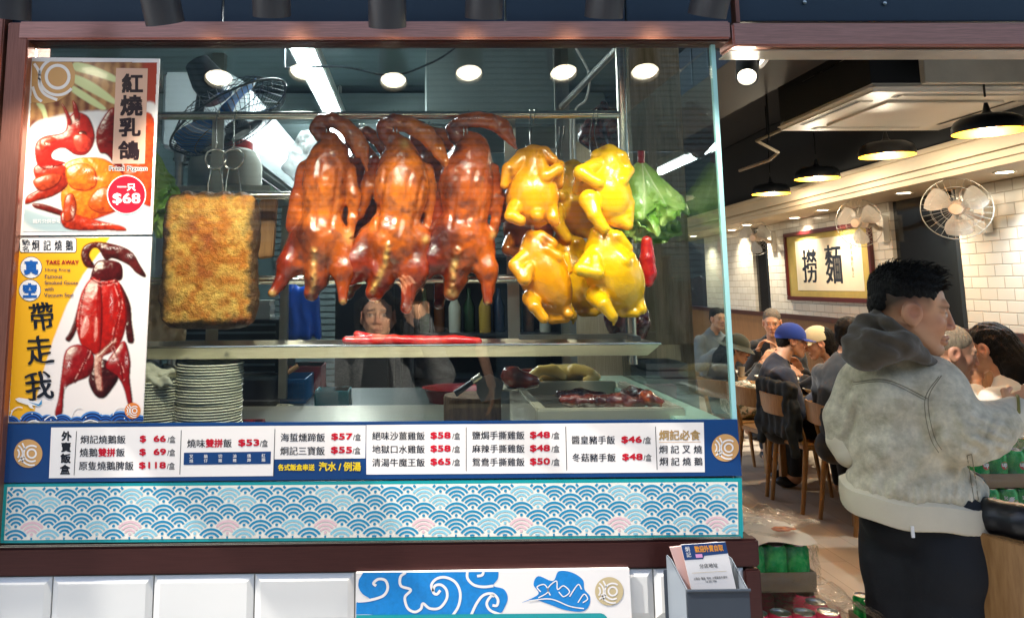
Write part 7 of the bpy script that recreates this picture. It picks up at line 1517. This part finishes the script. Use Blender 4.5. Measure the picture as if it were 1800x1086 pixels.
seams = [[(1500, 672), (1560, 668), (1630, 700)], [(1655, 660), (1632, 700), (1640, 760), (1655, 790)], [(1700, 800), (1712, 880)]]
def jdisp(x, y, z):
    x, y, z = np.broadcast_arrays(x, y, z); U, V = pixel_xy(x, y, z); d = fbm(x, y, z, 6, 2)*.006
    for ln, w_, a in folds: e = polyd(U, V, ln); d = d+.7*a*(np.exp(-np.abs(e/w_)**1.3)-.7*np.exp(-((e-w_*1.9)/w_)**2))
    d = d+.0045*np.sin(U*.42+fbm(x, y, z, 9, 2)*5)*np.exp(-((V-868)/20)**2)+.004*np.sin(V*.30-U*.12+fbm(x, y, z, 12, 2)*5)*np.exp(-((U-1735)/45)**2-((V-770)/40)**2)
    for ln in seams: d = d-.006*np.exp(-(polyd(U, V, ln)/2.4)**2)
    return d
jk = [JE(1570, 700, 74, 70, .115, .02), JE(1592, 790, 94, 85, .13, .02), JE(1607, 850, 111, 46, .148, .02)]+J((1525, 660, .05, 36), (1570, 640, .03, 38), (1640, 668, -.03, 40), k=.03)
jk += J((1650, 688, -.06, 46), (1668, 735, -.09, 46), (1688, 765, -.11, 46), (1725, 757, -.11, 40), (1762, 738, -.10, 33), k=.025)+J((1512, 680, .07, 38), (1484, 735, .10, 33), (1482, 768, .09, 29), k=.02)
jk += [ell(jq(1600, 905, .02), (150*sj, .25, 26*sj), None, .01, True)]
jo = body('jacket', jk, .0058, M_jack, man, jdisp)
from mathutils.bvhtree import BVHTree
jt = BVHTree.FromPolygons([v.co for v in jo.data.vertices], [list(p.vertices) for p in jo.data.polygons]); sb = MB(); M_seam = mat('seam_thread', '#8a7f68', .8)
for ln in seams+[[(1498, 676), (1558, 672), (1626, 703)], [(1650, 662), (1626, 702), (1634, 764), (1650, 795)], [(1708, 798), (1720, 878)], [(1700, 800), (1708, 798)], [(1712, 880), (1720, 878)]]:
    pts = []
    for u, v in spline(ln, 10):
        hit = jt.ray_cast(CAM, (at(u, v, 1)-CAM).normalized())
        if hit[0] is not None: pts.append(hit[0]+hit[1]*.0004)
    if len(pts) > 2: sb.tube(pts, .0011, M_seam, 5)
sb.build('seam', man)
M_rib = mat('cream_rib', '#ddd0b6', .8, var=(5, .06), bump=(120, .1))
b = MB(); n = 150; vs = []; cB = Vector(jq(1610, 882, .02)); rw = 121*sj
for i in range(n):
    a = 2*math.pi*i/n; rp = 1+.006*(i % 2); cx_, sy_ = math.cos(a), math.sin(a); wob = .004*math.sin(3*a)+.003*math.sin(7*a+1)
    for dz, g in ((.044, .86), (.032, .985), (.0, 1.0), (-.030, .985), (-.034, .95), (-.030, .90)): vs.append((cB.x+rw*cx_*rp*g, cB.y+.160*sy_*rp*g, cB.z+dz-.014*cx_+wob+.012*sy_))
b.add(vs, [[6*i+j, 6*i+j+1, 6*((i+1) % n)+j+1, 6*((i+1) % n)+j] for i in range(n) for j in range(5)], M_rib); b.build('hem_band', man)
body('cuff', J((1764, 737, -.10, 32), (1785, 727, -.10, 28), k=.01), .004, M_rib, man); body('cuff', J((1482, 775, .09, 28), (1492, 797, .07, 24), k=.01), .004, M_rib, man)
M_hood = mat('dark_hood', '#4d4030', .9, var=(14, .15), bump=(350, .2), sheen=.3)
hd = J((1650, 645, -.05, 8), (1620, 624, -.085, 13), (1580, 607, -.095, 22), (1538, 610, -.075, 29), (1513, 622, -.04, 24), k=.014)+J((1600, 594, .06, 18), (1560, 566, .03, 26), (1530, 578, .0, 26), (1505, 605, -.02, 24), k=.02)+J((1540, 558, -.0, 13), (1562, 568, -.06, 12), (1598, 602, -.09, 12), (1645, 644, -.06, 9), k=.006)+J((1518, 628, -.06, 18), (1560, 612, -.11, 18), k=.02)
hd += [seg(jq(1535, 582, -.135), jq(1590, 612, -.14), 8*sj, 7*sj, .012, True)]
body('hood', hd, .0045, M_hood, man, lambda x, y, z: fbm(x, y, z, 16, 3)*.012+.003*np.sin(z*120+x*70))
tr_ = []
for u0_, u1_, d in ((1580, 1592, .07), (1658, 1668, -.03)): tr_ += J((u0_, 900, d, 62), (u0_+4, 980, d, 60), (u1_, 1085, d, 56), k=.04); tr_ += [seg(Vector(jq(u1_, 1085, d)), Vector((at(u1_, 1000, YJ+d).x, YJ+d, .10)), .088, .08, .03)]
body('trousers', tr_+[JE(1608, 908, 88, 56, .12, .02)], .007, mat('black_trousers', '#12151b', .85, var=(8, .15), bump=(300, .15)), man, lambda x, y, z: fbm(x, y, z, 8, 3)*.012)
b = MB(); p0, p1 = Vector(jq(1603, 924, -.118)), Vector(jq(1606, 944, -.118)); b.box((p0.x-.004, p0.y-.003, p1.z), (p0.x+.004, p0.y+.001, p0.z), WHITE); b.build('fabric_tag', man)
for u1_, d in ((1592, .07), (1668, -.03)): b = MB(); b.ball((at(u1_, 1000, YJ+d).x+.05, YJ+d+.05, .05), .05, M_black, 10, (1.7, 1.7, .95)); b.build('shoe', man)
b = MB(); b.tube([Vector(jq(1788+3*math.cos(a), 722+27*math.sin(a), -.10-.045*math.cos(a))) for a in [2*math.pi*i/20 for i in range(20)]], .004, mat('olive_band', '#7c7434', .5), 6, closed=True); b.build('wrist_band', man)

# ---------------------------------------------------------------- the photographer and a passer-by, on the pavement, mirrored in the window
def stander(label, x, y, yaw, top, shirt, coat=None, arms=None, hair='#15110f', long_=False, pitch=0, name='person', slv_short=False, hand_curl=.6, noface=False):
    f = Vector((math.cos(yaw), math.sin(yaw), 0)); s = Vector((-f.y, f.x, 0)); L = lambda a, b_, z: Vector((x, y, 0))+f*a+s*b_+Vector((0, 0, z)); hz = top-.125; sh = top-.30; root = thing(name, label, 'person', (x, y, 0))
    pr, M_ = head_prims(L(.03, 0, hz), yaw, pitch, 0, 1.0, L(0, 0, sh+.03)); 
    bp = [ell(L(0, 0, sh-.24), (.11, .16, .30), Matrix.Rotation(yaw, 3, 'Z'), .03), seg(L(0, 0, sh+.03), L(0, 0, sh-.05), .06, .1, .02)]; ap = []; sl = []
    for sg, (E, W, hd_, up_) in zip((1, -1), arms):
        S0, E0, W0 = L(0, sg*.18, sh-.04), L(*E), L(*W); ap += chain([(*S0, .042), (*E0, .036), (*W0, .026)], .01); d = f*hd_[0]+s*hd_[1]+Vector((0, 0, hd_[2])); ap += hand_prims(None, W0+d.normalized()*.05, d, f*up_[0]+s*up_[1]+Vector((0, 0, up_[2])), 1, hand_curl, -sg)
        sl += chain([(*S0, .07), (*((S0+E0)/2), .062), (*E0, .055), (*(E0*.2+W0*.8), .045)] if not slv_short else [(*S0, .075), (*(S0*.35+E0*.65), .068)], .02)
    lg = []; tr2 = []
    for sg in (-1, 1): lg += chain([(*L(0, sg*.09, .88), .08), (*L(.01, sg*.1, .47), .055), (*L(-.01, sg*.1, .08), .04), (*L(.13, sg*.11, .035), .03)], .03); tr2 += chain([(*L(0, sg*.09, .9), .115), (*L(.01, sg*.1, .47), .085), (*L(0, sg*.1, .1), .075)], .03)
    body('person_body', pr+bp+ap+lg, .0048, M_skin, root, None, skin_col(M_, 1.0))
    body('shirt', [ell(L(0, 0, sh-.26), (.13, .19, .36), Matrix.Rotation(yaw, 3, 'Z'), .04), seg(L(0, -.15, sh-.03), L(0, .15, sh-.03), .072, None, .04)]+([] if coat else sl), .008, cloth('cloth_'+shirt.strip('#'), shirt), root, lambda x_, y_, z_: fbm(x_, y_, z_, 12, 3)*.012)
    if coat: body('coat', [ell(L(-.02, 0, sh-.30), (.155, .215, .46), Matrix.Rotation(yaw, 3, 'Z'), .04), seg(L(-.02, -.16, sh-.02), L(-.02, .16, sh-.02), .078, None, .04), ell(L(.16, 0, sh-.28), (.12, .075, .55), Matrix.Rotation(yaw, 3, 'Z'), .02, True)]+sl, .008, coat, root, lambda x_, y_, z_: fbm(x_, y_, z_, 12, 3)*.012)
    body('trousers', tr2, .01, cloth('cloth_trousers', '#1c1f26'), root)
    for sg in (-1, 1): b = MB(); b.ball(L(.06, sg*.105, .045), .05, M_black, 10, (1 if abs(f.x) < .7 else 2, 2 if abs(f.y) > .7 else 1, .9)); b.build('shoe', root)
    hp_ = hair_prims(M_, 1.0, SHORT)+(chain([(*(M_ @ Vector((-.05, sg*.075, .03))), .05) for sg in (1,)]+[(*(M_ @ Vector((-.04, .085, -.08))), .035)], .02)+chain([(*(M_ @ Vector((-.05, -.075, .03))), .05), (*(M_ @ Vector((-.04, -.085, -.08))), .035)], .02) if long_ else [])
    body('hair', hp_, .005, M_hair(hair), root, lambda x_, y_, z_: fbm(x_, y_, z_, 45, 2)*.012)
    return root, M_, L
M_check = mat('checked_wool', '#63666a', .85, col2='#2c2e31', ramp=(60, .42, .58), stretch=(1, 1, 4), bump=(200, .3))
ph_, MP, LP = stander('man with wavy dark hair in a checked blazer, photographing the window', -.18, -2.10, R(90), 1.59, '#10151c', M_check,
    arms=(((.12, .24, 1.12), (.05, .22, .95), (0, .05, -1), (0, 1, 0)), ((.20, -.30, 1.20), (.32, -.19, 1.50), (.1, .35, .9), (-.9, -.3, .2))), long_=True, hand_curl=.8)
b = MB(); b.box((-.02, -1.724, 1.535), (.08, -1.714, 1.612), mat('phone_black', '#101216', .2)); phn = b.build('phone', bevel=.003); tag(phn, 'black phone held up by the man in the checked blazer', 'phone')
pb_, MB_, LB_ = stander('passer-by in a black T-shirt standing behind the photographer', .0, -3.15, R(88), 1.60, '#0e1014',
    arms=(((.04, .40, 1.20), (.20, .34, 1.0), (.4, 0, -1), (0, 1, 0)), ((.06, -.40, 1.22), (.22, -.44, 1.02), (.4, 0, -1), (0, -1, 0))), slv_short=True)
